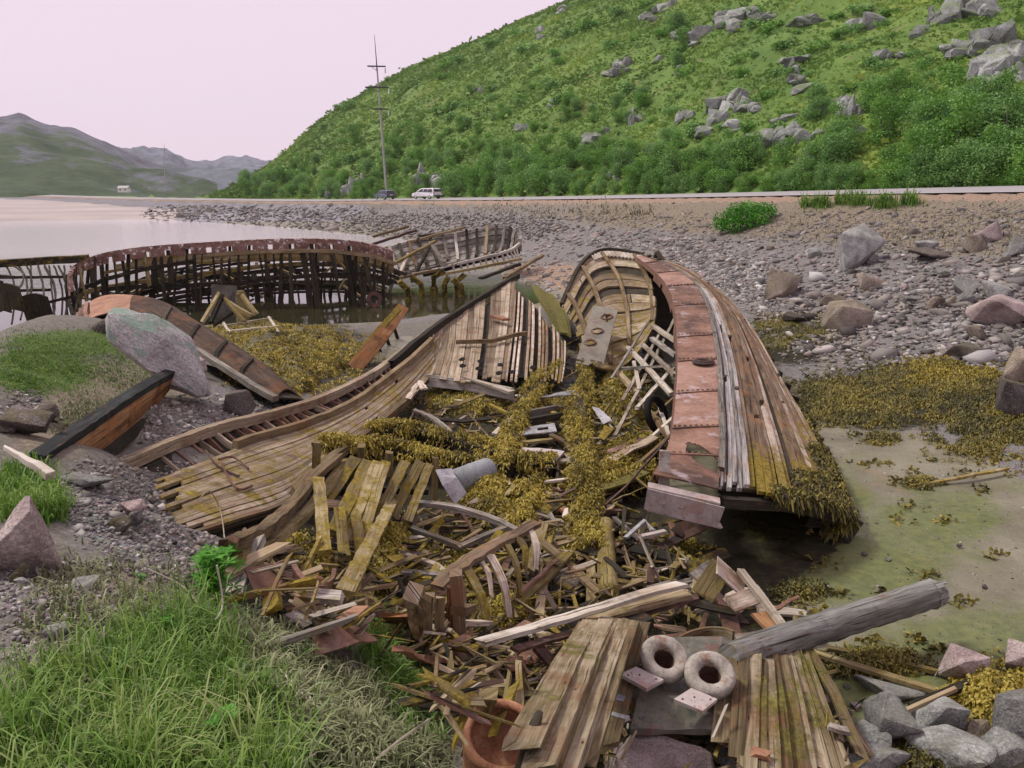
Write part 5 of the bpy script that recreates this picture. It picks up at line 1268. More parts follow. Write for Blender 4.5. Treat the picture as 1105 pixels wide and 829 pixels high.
# --- brown plank panel beside it
pp_ = empty('plank_panel', tuple(Lg(466, 672, 0)), 0, 'upright brown plank panel with dark vertical seams above the grassy bank edge', 'panel')
for (x0, x1, y0, y1) in ((444, 455, 650, 690), (456, 466, 644, 697), (467, 478, 646, 699), (479, 489, 636, 700)):
    mb = MB(); mb.bar([Lg((x0 + x1) / 2 + 3, y0, .55), Lg((x0 + x1) / 2, y1, .05)], (x1 - x0) / 150 * .95, .03, up=(0, -1, .4), jag=.05, wob=.004, seg=.1); mb.build('plank', M['fire_wood' if x0 > 470 else 'tan_wood'], pp_)
for (x, y0, y1, l0, l1, w_) in ((446, 640, 690, .6, .1, .05), (492, 620, 700, .75, .1, .09)):
    mb = MB(); mb.bar([Lg(x, y0, l0), Lg(x + 6, y1, l1)], w_, .06, up=(0, -1, .3), jag=.05, wob=.01); mb.build('post', M['hull_wood'], pp_)
board('brown_board', 'square brown offcut leaning beside the plank panel on the bank side', 'board', [(427, 664, .35), (440, 672, .25)], .22, .04, 'fire_wood')
board('brown_board', 'brown offcut below the plank panel', 'board', [(448, 708, .25), (486, 714, .2)], .16, .05, 'rust_orange')
board('brown_board', 'torn rusty strip under the plank panel', 'board', [(430, 700, .35), (455, 712, .3), (476, 722, .2)], .05, .03, 'rust_orange')
board('brown_board', 'short tan block between rib prongs and plank panel', 'board', [(495, 660, .45), (506, 656, .45)], .14, .1, 'tan_wood')
board('brown_board', 'tan board under the prongs of the rib section', 'board', [(498, 672, .3), (524, 672, .3)], .14, .06, 'hull_wood')
# --- bits on the bank slope
rc = empty('rusty_basin', tuple(Lg(340, 624, 0)), 0, 'red-brown curved rim filled with weed at the foot of the slats', 'rim')
mb = MB(); P = smooth_path(Pt([(318, 616, .24), (328, 630, .22), (344, 636, .22), (358, 630, .26), (361, 618, .3)]), 14); mb.bar(P, .03, .07, jag=.03, seg=.08); mb.build('rim_plate', M['rust'], rc)
weed_mound('weed inside the red-brown curved rim', 340, 618, 20, 12, .14, 300)
board('dark_sheet', 'dark flat sheet lying on the bank under the curved timbers', 'sheet', [(272, 626, .15), (300, 620, .2), (322, 624, .18)], .2, .03, 'rust_dark', up=(.1, -.5, .8), seg=.1)
for k, (p, q, m_, w_) in enumerate((((284, 644, .12), (330, 634, .2), 'grey_steel', .07), ((290, 650, .12), (338, 640, .18), 'grey_wood', .06), ((298, 656, .1), (322, 648, .15), 'pale_wood', .05), ((326, 656, .12), (352, 670, .1), 'grey_steel', .10), ((316, 664, .1), (338, 676, .08), 'pink_steel', .12), ((342, 648, .2), (388, 658, .25), 'pale_wood', .06))):
    board('metal_strip', ('pale metal strip, topmost on the pebbly bank beside the dark sheet', 'grey strip second in the stack by the dark sheet', 'thin white slat under the grey strips on the bank', 'wide grey strip above the rusty plate on the bank', 'pinkish strip half buried in bank pebbles', 'pale slat reaching from the red rim to the grass tuft')[k], 'strip', [p, q], w_, .03, m_, seg=.1, twist=.3)
board('rusty_plate', 'rust-brown flat plate sticking out of the grassy bank', 'plate', [(346, 690, .12), (368, 684, .2), (394, 684, .2)], .2, .02, 'rust', up=(.1, -.6, .7), seg=.1)
board('rusty_plate', 'small red triangle of plate above the rust-brown plate', 'plate', [(372, 668, .25), (386, 656, .3)], .14, .02, 'rust_orange')
# --- logs and planks between keel and the long pale plank
mb = MB(); mb.tube(smooth_path(Pt([(653, 566, .25), (654, 600, .22), (657, 640, .2)]), 9), .105, 12, wob=.03, moss=.12); tag(mb.build('ochre_log', M['yellow_log'], smooth=True), 'smooth ochre round log lying between the keel and the long pale plank', 'log')
for (pts, w_, m_, lab) in (([(636, 575, .22), (638, 648, .15)], .12, 'moss_wood', 'dull brown beam lying directly alongside the ochre log'), ([(584, 584, .3), (612, 608, .25), (645, 638, .2)], .13, 'tan_wood', 'tan plank slanting down to the ochre log'),
                        ([(560, 650, .25), (590, 622, .3), (612, 598, .32)], .15, 'moss_wood', 'wide weedy plank slanting up from the rib section'), ([(582, 664, .2), (588, 618, .25)], .11, 'tan_wood', 'upright plank beside the squared block'),
                        ([(562, 640, .3), (606, 600, .3)], .05, 'rust', 'thin rusty bar along the wide weedy plank'), ([(604, 664, .15), (640, 650, .18)], .06, 'dark_wood', 'dark thin plank below the squared block'), ([(620, 590, .2), (624, 560, .25)], .1, 'moss_wood', 'stub of mossy plank beside the seaweed keel'),
                        ([(560, 600, .2), (600, 640, .15)], .08, 'dark_wood', 'dark crossing plank in the gap beside the rib prongs'), ([(664, 560, .25), (700, 590, .15)], .07, 'grey_wood', 'grey stick from the ochre log towards the shaded gap'), ([(676, 580, .35), (696, 562, .4), (704, 572, .35)], .06, 'grey_steel', 'bent grey strip beside the dark cave under the hull'), ([(690, 580, .3), (716, 574, .35)], .09, 'pink_steel', 'little pale metal plate in the mouth of the cave')):
    board('loose_plank', lab, 'plank', pts, w_, .06, m_)
mb = MB(); c = Lg(612, 632, .12); mb.bar([c + Vector((-.15, -.03, 0)), c + Vector((.15, .02, .02))], .2, .22, wob=.02, seg=.07); tag(mb.build('squared_block', M['rock_tan'], smooth=True), 'squared brown block sitting in the planks beside the ochre log', 'block')

# ================================================================== 9. the deck section at the bottom
dk = empty('deck_section', (.9, 5.6, 0), 0, 'mossy broken deck of fanned planks carrying two pipe rings, at the water-stained bottom corner', 'deck')
DKL = [((632, 668, .53), (578, 790, .43), .10), ((662, 669, .57), (596, 822, .44), .11), ((676, 671, .6), (620, 822, .46), .10), ((800, 716, .6), (794, 815, .41), .13), ((820, 716, .59), (820, 829, .39), .12), ((834, 715, .57), (848, 829, .37), .12), ((850, 713, .55), (874, 826, .35), .11), ((862, 711, .53), (898, 822, .33), .10), ((640, 668, .55), (566, 800, .45), .18), ((655, 668, .58), (585, 818, .45), .16), ((668, 670, .6), (606, 826, .45), .17), ((682, 672, .62), (632, 815, .48), .14), ((694, 676, .62), (660, 800, .5), .13),
       ((790, 715, .6), (782, 800, .42), .24), ((812, 716, .6), (806, 826, .40), .17), ((826, 716, .58), (832, 829, .38), .17), ((842, 714, .56), (862, 826, .36), .17), ((856, 712, .54), (886, 822, .34), .14), ((868, 710, .52), (908, 820, .32), .12), ((876, 706, .5), (928, 812, .30), .10)]
for (p, q, w_) in DKL:
    mb = MB(); a, b = Lg(*p), Lg(*q); mb.bar([a, a.lerp(b, .5) + Vector((0, 0, random.uniform(.0, .05))), b], w_ * .74, .03, jag=.12, wob=.003, seg=.15, moss=lambda x: -.14 + .26 * sstep(.4, .8, vnoise(np.array([x.x * 2.2]), np.array([x.y * 2.2]), 9))[0] + (.04 if x.x > 1.3 else 0) + random.uniform(-.04, .04))
    mb.build('plank', M['deck_wood'], dk)
mb = MB(); mb.grid([[Lg(700 + 90 * u - 20 * v, 690 + 100 * v, .5 - .08 * v + .02 * math.sin(9 * u + 5 * v)) for u in np.linspace(0, 1, 9)] for v in np.linspace(0, 1, 9)], .05); mb.build('base_plate', M['green_plate'], dk)
for pts in (((610, 700, .52), (700, 660, .62)), ((760, 780, .38), (850, 790, .34), (920, 790, .3))):
    mb = MB(); mb.bar([p - Vector((0, 0, .08)) for p in Pt(pts)], .12, .1); mb.build('cross_beam', M['dark_wood'], dk)
for (cx, cy, lab, tl) in ((717, 711, 'pale crusted pipe ring with a dark bore, standing nearer the long pale plank', (.10, -.50, .8)), (766, 728, 'pale crusted pipe ring with a dark bore, resting against the big grey log', (-.05, -.42, .85))):
    c = Lg(cx, cy, .66); ax = Vector(tl).normalized(); r_ = empty('pipe_ring', tuple(c), 0, lab, 'ring', 'pipe rings on the deck')
    mb = MB(); mb.lathe(c, ax, [(.078, -.08), (.077, .0), (.086, .028), (.105, .042), (.142, .045), (.165, .034), (.178, .01), (.175, -.03), (.15, -.06), (.10, -.08)], 36, wob=.012); mb.build('flange', M['pipe_pale'], r_, smooth=True)
    mb = MB(); mb.lathe(c, ax, [(.08, .0), (.072, -.06), (.07, -.2), (.001, -.21)], 24); mb.build('bore', M['rust_dark'], r_, smooth=True)
for (P4, lab) in ((((669, 729), (686, 721), (716, 735), (698, 745)), 'pinkish square steel plate propped below the ring by the pale plank'), (((727, 756), (746, 744), (774, 756), (758, 769)), 'pinkish square steel plate propped below the ring at the log')):
    mb = MB(); Q = [Lg(x, y, .60) for x, y in P4]; mb.grid([[Q[0].lerp(Q[1], u).lerp(Q[3].lerp(Q[2], u), v) for u in np.linspace(0, 1, 5)] for v in np.linspace(0, 1, 5)], .025)
    pl_ = mb.build('steel_plate', M['pink_steel']); tag(pl_, lab, 'plate', 'square plates on the deck')
    for (u, v) in ((.18, .2), (.8, .85), (.55, .4)):
        mb = MB(); mb.lathe(Q[0].lerp(Q[1], u).lerp(Q[3].lerp(Q[2], u), v) + Vector((0, 0, .012)), (0, -.3, .95), [(.008, 0), (.006, .006), (.001, .007)], 8, .2); mb.build('bolt_head', M['rust_dark'], pl_)
# tub hoop
hp = Lg(760, 684, .62); mb = MB()
ring_ = [[hp + Vector((.27 * math.cos(a), .27 * math.sin(a) * 1.15, .10 * math.cos(a + .5) - .10 + dz)) for dz in (0, -.14)] for a in np.linspace(.3, 2 * math.pi - .2, 34)]
mb.grid(ring_, .022, hole=lambda i, j: False); tag(mb.build('hoop', M['deck_wood']), 'open mossy sheet hoop like a broken tub, behind the two pipe rings', 'hoop')
# the big grey log
lg = empty('timber_log', tuple(Lg(800, 700, .4)), 0, 'thick round silver-grey log pointing out over the mud, hollow rotten tip', 'log')
a, m_, b = Lg(786, 708, .62), at(900, 674, 6.35), at(1008, 640, 6.75)
path = smooth_path([a, a.lerp(m_, .5), m_, m_.lerp(b, .5), b], 30)
rad = [.09 + .035 * min(1, i / 8) + (.012 if 13 < i < 16 else 0) + .006 * i / 30 for i in range(30)]
lb0 = path[0].copy()
mb = MB(); mb.tube(path, rad, 22, wob=.045, jag=.0, cap=True, tint=.6, moss=lambda p: max(-.05, .22 - .22 * (p - lb0).length)); mb.build('trunk', M['log_wood'], lg, smooth=True, angle=60)
d = (path[-1] - path[-2]).normalized(); mb = MB()
for k in range(26):
    an = k / 26 * 2 * math.pi; x = d.cross(Vector((0, 0, 1))).normalized(); y = d.cross(x); o_ = (x * math.cos(an) + y * math.sin(an))
    if 16 < k < 21: continue
    mb.bar([path[-1] + o_ * .128 - d * .05, path[-1] + o_ * random.uniform(.11, .135) + d * random.uniform(.0, .07)], .034, .018, up=o_, jag=.02, tint=.8)
mb.build('splinters', M['log_wood'], lg)
mb = MB(); mb.lathe(path[-1] + d * .002, d, [(.12, .0), (.07, -.015), (.03, .02), (.001, .0)], 16, wob=.2); mb.build('rotten_core', M['deck_wood'], lg)
# long pale plank and its neighbours
board('long_plank', 'long pale bleached plank lying across the debris above the deck', 'plank', [(524, 692, .55), (580, 676, .62), (640, 658, .68), (690, 642, .7), (726, 633, .72)], .115, .06, 'pale_wood', jag=.15, wob=.006, curve=True, tint=.9)
board('long_plank', 'tan plank beneath the far half of the long pale plank', 'plank', [(650, 664, .55), (700, 652, .58), (738, 641, .6)], .18, .06, 'tan_wood', jag=.12, wob=.01)
board('rusty_strip', 'rusty strip under the long pale plank', 'strip', [(560, 700, .45), (640, 676, .5), (748, 646, .52)], .10, .04, 'rust', jag=.1, wob=.012)
board('rusty_strip', 'torn orange rusty sheet hanging from the rusty strip', 'strip', [(640, 678, .44), (662, 672, .46)], .22, .02, 'rust_orange', jag=.1, wob=.02, seg=.06)
board('rusty_strip', 'orange rusty sheet fragment under the long plank near the green sprig', 'strip', [(545, 720, .32), (585, 704, .4)], .2, .02, 'rust_orange', jag=.1, wob=.02, seg=.06)
board('dark_plank', 'red-brown plank slanting into the dark hole below the pale plank', 'plank', [(580, 698, .5), (606, 728, .35)], .15, .05, 'rust_dark')
board('dark_plank', 'thin tan plank slanting across the dark hole', 'plank', [(534, 724, .4), (570, 768, .2)], .05, .04, 'hull_wood')
board('dark_plank', 'dark plank deep in the hole beside the thin tan one', 'plank', [(545, 740, .2), (572, 778, .1)], .08, .05, 'dark_wood')
board('stub_post', 'stubby green-brown post leaning in the dark hole above the rusty pot', 'post', [(508, 806, .1), (526, 752, .45)], .09, .09, 'moss_wood', up=(0, 1, 0))
mb = MB(); mb.tube(smooth_path(Pt([(562, 835, .3), (570, 806, .4), (574, 790, .46), (583, 768, .55)]), 10), [.03, .028, .03, .026, .028, .024, .026, .022, .02, .012], 8, wob=.12); tag(mb.build('twisted_stake', M['dark_wood'], smooth=True), 'twisted dark stake standing beside the rusty pot', 'stake')
# rusty pot
pc = Lg(538, 810, .24); pt_ = empty('rusty_pot', tuple(pc), 0, 'orange rusty round pot lying open in the dark corner below the stub post', 'pot')
ax = Vector((.15, -.35, .9)).normalized()
mb = MB(); mb.torus(pc + ax * .1, ax, .145, .02, 30, 8, 1, .5); mb.lathe(pc, ax, [(.13, -.12), (.145, 0), (.145, .1)], 30); mb.build('shell', M['rust_pot'], pt_, smooth=True)
mb = MB(); mb.lathe(pc, ax, [(.135, .1), (.13, .03), (.10, -.0), (.001, .01)], 30); mb.build('inner_bowl', M['rust_pot'], pt_, smooth=True)
# broken box of planks above the log
bb_ = empty('broken_crate', tuple(Lg(800, 650, 0)), 0, 'broken crate of pale and rusty planks behind the big grey log', 'crate')
for (pts, w_, h_, m_) in ((((760, 640, .55), (778, 612, .75)), .26, .03, 'moss_wood'), (((776, 612, .78), (800, 634, .62)), .24, .03, 'hull_wood'), (((800, 617, .75), (826, 650, .6), (856, 690, .5)), .08, .07, 'pale_wood'), (((790, 652, .55), (822, 640, .58)), .2, .04, 'hull_wood'), (((822, 664, .52), (842, 684, .48)), .22, .05, 'fire_wood'),
                        (((784, 650, .4), (792, 690, .35)), .2, .04, 'rust'), (((770, 640, .4), (800, 672, .35)), .14, .05, 'rust_dark'), (((796, 690, .45), (834, 684, .45)), .1, .05, 'pale_wood'), (((745, 650, .5), (790, 660, .45)), .1, .04, 'dark_wood')):
    board('', '', '', pts, w_, h_, m_, parent=bb_, up=(.2, -.4, .8)).name = 'plank'
# boards on the mud
for k, (pts, w_, m_) in enumerate(((((880, 705, .12), (940, 724, .06), (1012, 746, .04)), .09, 'moss_wood'), (((895, 700, .1), (960, 712, .05), (1022, 728, .03)), .07, 'moss_wood'), (((985, 762, .12), (1020, 748, .12), (1052, 735, .14)), .09, 'dark_wood'), (((882, 716, .2), (902, 760, .2), (936, 812, .15)), .07, 'deck_wood'), (((980, 766, .16), (1030, 744, .2)), .04, 'tan_wood'))):
    board('mud_board', ('long weedy board on the mud, nearer the deck, below the grey log', 'thin board half sunk in mud, farther out than the long one', 'dark log-like board ending at the pale boulder by the mud', 'mossy board along the outer edge of the fanned deck', 'thin brown stick on the dark board by the boulder')[k], 'board', pts, w_, .06, m_)
board('mud_board', 'lone thin pole lying on the open mud with weed at its end', 'pole', [(984, 524, .03), (1020, 519, .05), (1086, 506, .09)], .07, .06, 'moss_wood', moss=.1)
board('iron_shard', 'small white stick standing on the deck below the square plate at the log', 'stick', [(771, 792, .5), (782, 766, .6)], .02, .02, 'pale_wood')
for (x, y, w_, m_, lab) in ((664, 752, .08, 'grey_steel', 'little grey square scrap among chips on the deck'), (642, 748, .05, 'pale_wood', 'small pale chip on the deck planks'), (666, 772, .05, 'grey_steel', 'grey chip below the square scrap on the deck'), (820, 812, .09, 'rust_orange', 'orange-brown brick-like lump on the mossy deck'), (905, 785, .07, 'pipe_pale', 'small pale stone chip on the outer deck edge'), (794, 735, .05, 'pipe_pale', 'small pale chip beside the ring at the log')):
    board('scrap', lab, 'scrap', [(x - 5, y, .52 if x < 700 else .44), (x + 6, y + 3, .52 if x < 700 else .44)], w_, .05, m_, seg=.03, wob=.006)

# --- splinters too many to count, by look
LIT = {'tan_wood': ([], 'tan'), 'dark_wood': ([], 'dark wet'), 'moss_wood': ([], 'weed-stained'), 'pale_wood': ([], 'pale'), 'rust_dark': ([], 'rusty iron')}
LP = [([(440, 425), (600, 420), (712, 400), (716, 520), (640, 560), (480, 520)], 420), ([(260, 600), (360, 580), (480, 540), (660, 560), (730, 590), (760, 650), (600, 690), (440, 700), (330, 660)], 900), ([(470, 690), (620, 690), (600, 829), (520, 829), (470, 750)], 260), ([(620, 690), (880, 690), (930, 829), (600, 829)], 240), ([(590, 320), (640, 360), (640, 410), (600, 410)], 60)]
LMB = {k: MB() for k in LIT}
for poly, n_ in LP:
    for (x, y) in poly_samples(poly, n_):
        if math.hypot(x - 545, y - 806) < 42: continue
        p = hit(x, y, random.uniform(.02, .30) if y < 700 else random.uniform(.02, .4)); k = random.choices(list(LIT), (5, 5, 6, 1.2, 1.4))[0]; s_ = 1 if p.y > 7.5 else .6
        L_ = random.lognormvariate(-1.25, .5) * s_; an = random.gauss(.9, .6) if random.random() < .5 else random.uniform(0, 6.28); d = Vector((math.cos(an), math.sin(an), random.gauss(0, .3))) * L_ / 2
        LMB[k].bar([p - d, p + d], random.choice([.02, .03, .05, .08]) * s_, random.choice([.015, .025]) * s_, up=(random.gauss(0, .5), random.gauss(-.2, .4), 1), jag=.05, wob=.01, seg=.12, taper=(1, random.uniform(.2, 1)), moss=random.uniform(-.15, .2))
for k, m_ in LMB.items(): tag(m_.build('splinter_litter', M[k]), LIT[k][1] + ' splinters and chips littering the wreck floor and deck hole', 'splinters', kind='stuff')
# --- many small broken planks scattered through the pile
REG = [('in the weed inside the standing hull', [(600, 440), (700, 400), (712, 500), (640, 560), (590, 520)], 26, 'moss_wood grey_wood tan_wood dark_wood'), ('around the keel below the lilac slab', [(560, 510), (640, 505), (650, 620), (570, 640)], 34, 'tan_wood moss_wood dark_wood dark_wood rust'),
       ('between the slats and the rib section', [(380, 600), (500, 570), (520, 650), (440, 660), (380, 650)], 26, 'moss_wood tan_wood dark_wood'), ('in the mouth of the cave under the hull', [(660, 560), (740, 560), (770, 640), (660, 650)], 24, 'dark_wood grey_wood rust_dark'),
       ('on the slope below the curved timbers', [(262, 600), (360, 600), (410, 660), (320, 690)], 22, 'hull_wood grey_wood rust tan_wood'), ('in the dark hole beside the deck', [(460, 690), (560, 690), (600, 760), (540, 800), (480, 760)], 26, 'tan_wood dark_wood rust dark_wood'),
       ('under the long pale plank', [(540, 660), (740, 640), (760, 670), (600, 710)], 26, 'tan_wood rust hull_wood moss_wood'), ('on and around the two pipe rings', [(620, 700), (760, 680), (790, 790), (640, 800)], 20, 'deck_wood rust pale_wood'), ('in front of the fallen plank fan', [(450, 425), (600, 420), (600, 490), (480, 480)], 24, 'grey_wood moss_wood pale_wood dark_wood'), ('beside the broken crate', [(740, 620), (860, 640), (880, 700), (760, 690)], 18, 'hull_wood dark_wood pale_wood rust')]
WN = {'moss_wood': 'weed-stained', 'grey_wood': 'grey', 'tan_wood': 'tan', 'dark_wood': 'dark wet', 'rust': 'rusty', 'hull_wood': 'brown', 'rust_dark': 'dark rusty', 'fire_wood': 'orange-brown', 'deck_wood': 'mossy', 'pale_wood': 'pale'}
for (where, poly, n_, mats) in REG:
    for (x, y) in poly_samples(poly, n_):
        if math.hypot(x - 545, y - 806) < 60: continue
        p = hit(x, y, random.uniform(.04, .28)); L_ = random.choice([.22, .35, .55, .9] if p.y > 7.5 else [.16, .22, .35, .5]) * random.uniform(.8, 1.2); an = random.uniform(0, 6.28) if random.random() < .5 else random.gauss(.9, .5)
        d = Vector((math.cos(an), math.sin(an), random.gauss(0, .16))) * L_ / 2
        m_ = random.choice(mats.split()); mb = MB()
        mb.bar([p - d, p + d], random.choice([.05, .07, .11, .16]) * (1 if p.y > 7.5 else .62), random.choice([.02, .03, .045]) * (1 if p.y > 7.5 else .8), up=(random.gauss(0, .35), random.gauss(-.2, .3), 1), jag=.07, wob=.006, seg=.14, twist=random.uniform(-.4, .4), taper=(1, random.uniform(.55, 1)), moss=random.uniform(-.02, .3))
        tag(mb.build('broken_plank', M[m_]), '%s %s broken plank %s' % ({.22: 'stubby', .35: 'short', .55: 'middling', .9: 'longish'}[min((.22, .35, .55, .9), key=lambda q: abs(q - L_))], WN[m_], where), 'plank', 'broken planks ' + where)
# ================================================================== 10. rocks
def rock_mesh(name, seed, sub=3, cuts=13, rough=.07, npts=None):
    """angular stone: hull of random points, worn edges, uneven faces"""
    rnd = random.Random(seed); bm = bmesh.new()
    for _ in range(npts or rnd.randint(11, 17)):
        d = Vector((rnd.gauss(0, 1), rnd.gauss(0, 1), rnd.gauss(0, 1))).normalized() * rnd.uniform(.8, 1.05)
        bm.verts.new((max(-.85, min(.85, d.x)), max(-.85, min(.85, d.y)), max(-.8, min(.8, d.z))))
    bmesh.ops.convex_hull(bm, input=list(bm.verts))
    bmesh.ops.dissolve_limit(bm, angle_limit=.25, verts=list(bm.verts), edges=list(bm.edges))
    bmesh.ops.delete(bm, geom=[v for v in bm.verts if not v.link_faces], context='VERTS')
    bmesh.ops.bevel(bm, geom=list(bm.edges), offset=rnd.uniform(.05, .11), segments=1 if sub < 3 else 2, affect='EDGES', profile=.6)
    bmesh.ops.triangulate(bm, faces=list(bm.faces))
    for _ in range({1: 0, 2: 1, 3: 1, 4: 2, 5: 3}[sub]):
        bmesh.ops.subdivide_edges(bm, edges=[e for e in bm.edges if e.calc_length() > .09], cuts=1, use_grid_fill=True)
        bmesh.ops.triangulate(bm, faces=list(bm.faces))
    co = np.array([list(v.co) for v in bm.verts])
    nz = fbm(co[:, 0] * 2.6 + seed * 3.1 + co[:, 2], co[:, 1] * 2.6 - co[:, 2] * 1.3, seed, 4) * rough + fbm(co[:, 0] * 8 + seed - co[:, 2] * 2, co[:, 1] * 8 + co[:, 2] * 3, seed + 9, 3) * rough * .4
    for v, k in zip(bm.verts, nz): v.co = v.co * (1 + float(k))
    bmesh.ops.recalc_face_normals(bm, faces=list(bm.faces))
    me = bpy.data.meshes.new(name); bm.to_mesh(me); bm.free()
    me.polygons.foreach_set('use_smooth', np.ones(len(me.polygons), bool)); me.set_sharp_from_angle(angle=math.radians(24))
    return me
def small_rock(seed):
    rnd = random.Random(seed); bm = bmesh.new()
    for _ in range(11):
        bm.verts.new(Vector((rnd.gauss(0, 1), rnd.gauss(0, 1), rnd.gauss(0, 1))).normalized() * rnd.uniform(.8, 1.1))
    bmesh.ops.convex_hull(bm, input=list(bm.verts)); bmesh.ops.triangulate(bm, faces=list(bm.faces))
    bmesh.ops.delete(bm, geom=[v for v in bm.verts if not v.link_faces], context='VERTS')
    me = bpy.data.meshes.new('rock'); bm.to_mesh(me); bm.free(); return me
ROCKS = {}
for key in ('rock_grey', 'rock_pink', 'rock_tan', 'rock_dark'):
    for k in range(5):
        me = rock_mesh('rock', k * 7 + len(key) * 31, 3, 13 + k); me.materials.append(M[key]); ROCKS[key, k] = me

def boulder(px, py, wpx, hpx, mat, label, seed, depth=.85, rz=0.0, rx=0.0, sink=.18, name='boulder', sub=4, cuts=15, rough=.07, group=None, npts=None):
    """px,py = where its base meets the ground; wpx,hpx = its size in the picture"""
    p = hit(px, py, 0); dist = (p - Vector((0, 0, EYE))).length; s = dist / F
    w_, h_ = wpx * s, hpx * s
    me = rock_mesh('boulder', seed, sub, cuts, rough, npts); me.materials.append(M[mat])
    v = np.array([list(q.co) for q in me.vertices]); lo, hi = v.min(0), v.max(0)
    o = bpy.data.objects.new(name, me); COL.objects.link(o)
    sc = (w_ / (hi[0] - lo[0]), w_ * depth / (hi[1] - lo[1]), h_ * (1 + sink) / (hi[2] - lo[2]))
    for q in me.vertices: q.co = ((q.co[0]) * sc[0], (q.co[1]) * sc[1], (q.co[2] - lo[2]) * sc[2] - h_ * sink)
    o.location = (p.x, p.y + w_ * depth * .25, p.z); o.rotation_euler = (rx, 0, rz)
    return tag(o, label, 'boulder' if w_ > .5 else 'rock', group)

# --- hand placed boulders
BO = [
 (14, 622, 56, 70, 'rock_pink', 'large pink granite boulder on the bank by the tall grass tuft'),
 (968, 806, 70, 48, 'rock_grey', 'square grey boulder with a flat lit top beside the outer deck edge'), (1024, 796, 52, 40, 'rock_grey', 'purple-grey boulder with dark sides next to the square grey one'), (1036, 846, 84, 38, 'rock_grey', 'pale lilac flat boulder in front of the purple-grey one'),
 (1049, 740, 54, 30, 'rock_pink', 'pale split boulder at the end of the dark mud board'), (1096, 722, 34, 28, 'rock_pink', 'pale pinkish stone alone on the mud beyond the split boulder'), (1100, 820, 50, 70, 'rock_grey', 'bluish boulder past the yellow stone at the weed heap'),
 (1062, 806, 34, 22, 'rock_tan', 'yellowish rounded stone below the weed heap'), (806, 836, 56, 24, 'rock_grey', 'pale bluish flat rock at the lower edge of the mossy planks'), (930, 840, 90, 26, 'rock_grey', 'low pale slab in front of the square grey boulder'), (944, 815, 36, 30, 'rock_grey', 'small rugged grey rock touching the square grey boulder'), (1088, 838, 60, 40, 'rock_grey', 'slate-blue boulder half hidden by the bluish one'), (1024, 816, 40, 14, 'rock_dark', 'flat dark stone between purple-grey boulder and yellow stone'), (960, 752, 66, 16, 'rock_grey', 'low whitish rock with green algae under the mud boards'),
 (932, 290, 54, 48, 'rock_grey', 'large square grey block standing out of the slope below the roadside tufts'), (841, 322, 46, 32, 'rock_tan', 'olive-tan rounded boulder above the standing hull'), (948, 312, 34, 17, 'rock_tan', 'bright tan flat stone just below the large square block'), (912, 356, 54, 32, 'rock_tan', 'wedge-shaped brown boulder leaning uphill above the weed'), (1066, 262, 32, 22, 'rock_pink', 'purple-pink boulder high on the slope near the road'), (1052, 272, 24, 18, 'rock_tan', 'green-tan stone touching the purple-pink boulder'), (1008, 281, 44, 13, 'rock_dark', 'long low mossy boulder on the upper slope'), (1000, 274, 26, 15, 'rock_grey', 'grey-green stone behind the long low mossy boulder'), (1086, 353, 62, 32, 'rock_pink', 'broad pink slab boulder at the far end of the beach stones'), (1098, 412, 40, 36, 'rock_tan', 'brown boulder above the seaweed bank'), (1096, 450, 40, 36, 'rock_dark', 'dark olive boulder sunk in the seaweed bank'),
 (1046, 318, 30, 20, 'rock_grey', 'grey wedge stone in the band of beach cobbles'), (1076, 322, 30, 18, 'rock_grey', 'dark grey twin stones in the band of cobbles'), (1012, 333, 17, 13, 'rock_tan', 'squarish tan cobble, first of three in a row'), (1026, 331, 14, 12, 'rock_tan', 'olive cobble, middle of three in a row'), (1044, 329, 19, 13, 'rock_grey', 'pale grey squarish cobble, last of three in a row'), (1040, 385, 44, 14, 'rock_dark', 'flat dark rock above the yellow weed'), (860, 350, 44, 14, 'rock_dark', 'low dark ledge rock above the upper weed patch'), (1058, 366, 22, 14, 'rock_tan', 'brown rounded rock over the seaweed bank'), (945, 283, 14, 9, 'rock_grey', 'white stone beside the square block'), (878, 278, 18, 12, 'rock_grey', 'white pale stone on the slope under the green bush'), (900, 330, 26, 12, 'rock_tan', 'flat tan slab on the shingle between wedge boulder and standing hull'), (1095, 276, 30, 22, 'rock_grey', 'grey jagged boulder at the upper slope end'),
 (256, 448, 32, 24, 'rock_dark', 'dark rounded boulder on the pebbles above the fallen hull side'), (24, 470, 44, 24, 'rock_dark', 'dark flat-edged slab in the grass of the bank'), (52, 456, 24, 18, 'rock_dark', 'small dark pointed stone beside the flat-edged slab'), (112, 360, 22, 14, 'rock_dark', 'dark rounded stone tucked between rusty shell and lichen boulder'), (4, 468, 16, 12, 'rock_dark', 'brown-black stone at the edge of the grassy bank'), (210, 405, 20, 22, 'rock_pink', 'rusty pink stone at the foot of the lichen boulder'), (126, 573, 24, 12, 'rock_dark', 'slate stone in the bank pebbles'), (136, 557, 30, 12, 'rock_pink', 'brick-red stone in the bank pebbles'), (145, 572, 14, 18, 'rock_grey', 'upright blue-grey pebble beside the brick-red stone'), (92, 527, 40, 14, 'rock_grey', 'flat grey slab stone under the charred panel'), (20, 628, 20, 16, 'rock_dark', 'shaded stone under the large pink boulder'), (56, 690, 22, 12, 'rock_grey', 'grey stone half sunk in dry turf'), (22, 640, 30, 12, 'rock_grey', 'whitish flat stone on the turf below the pink boulder'), (95, 637, 24, 10, 'rock_grey', 'pale flat stone on the turf beside the lupin'),
]
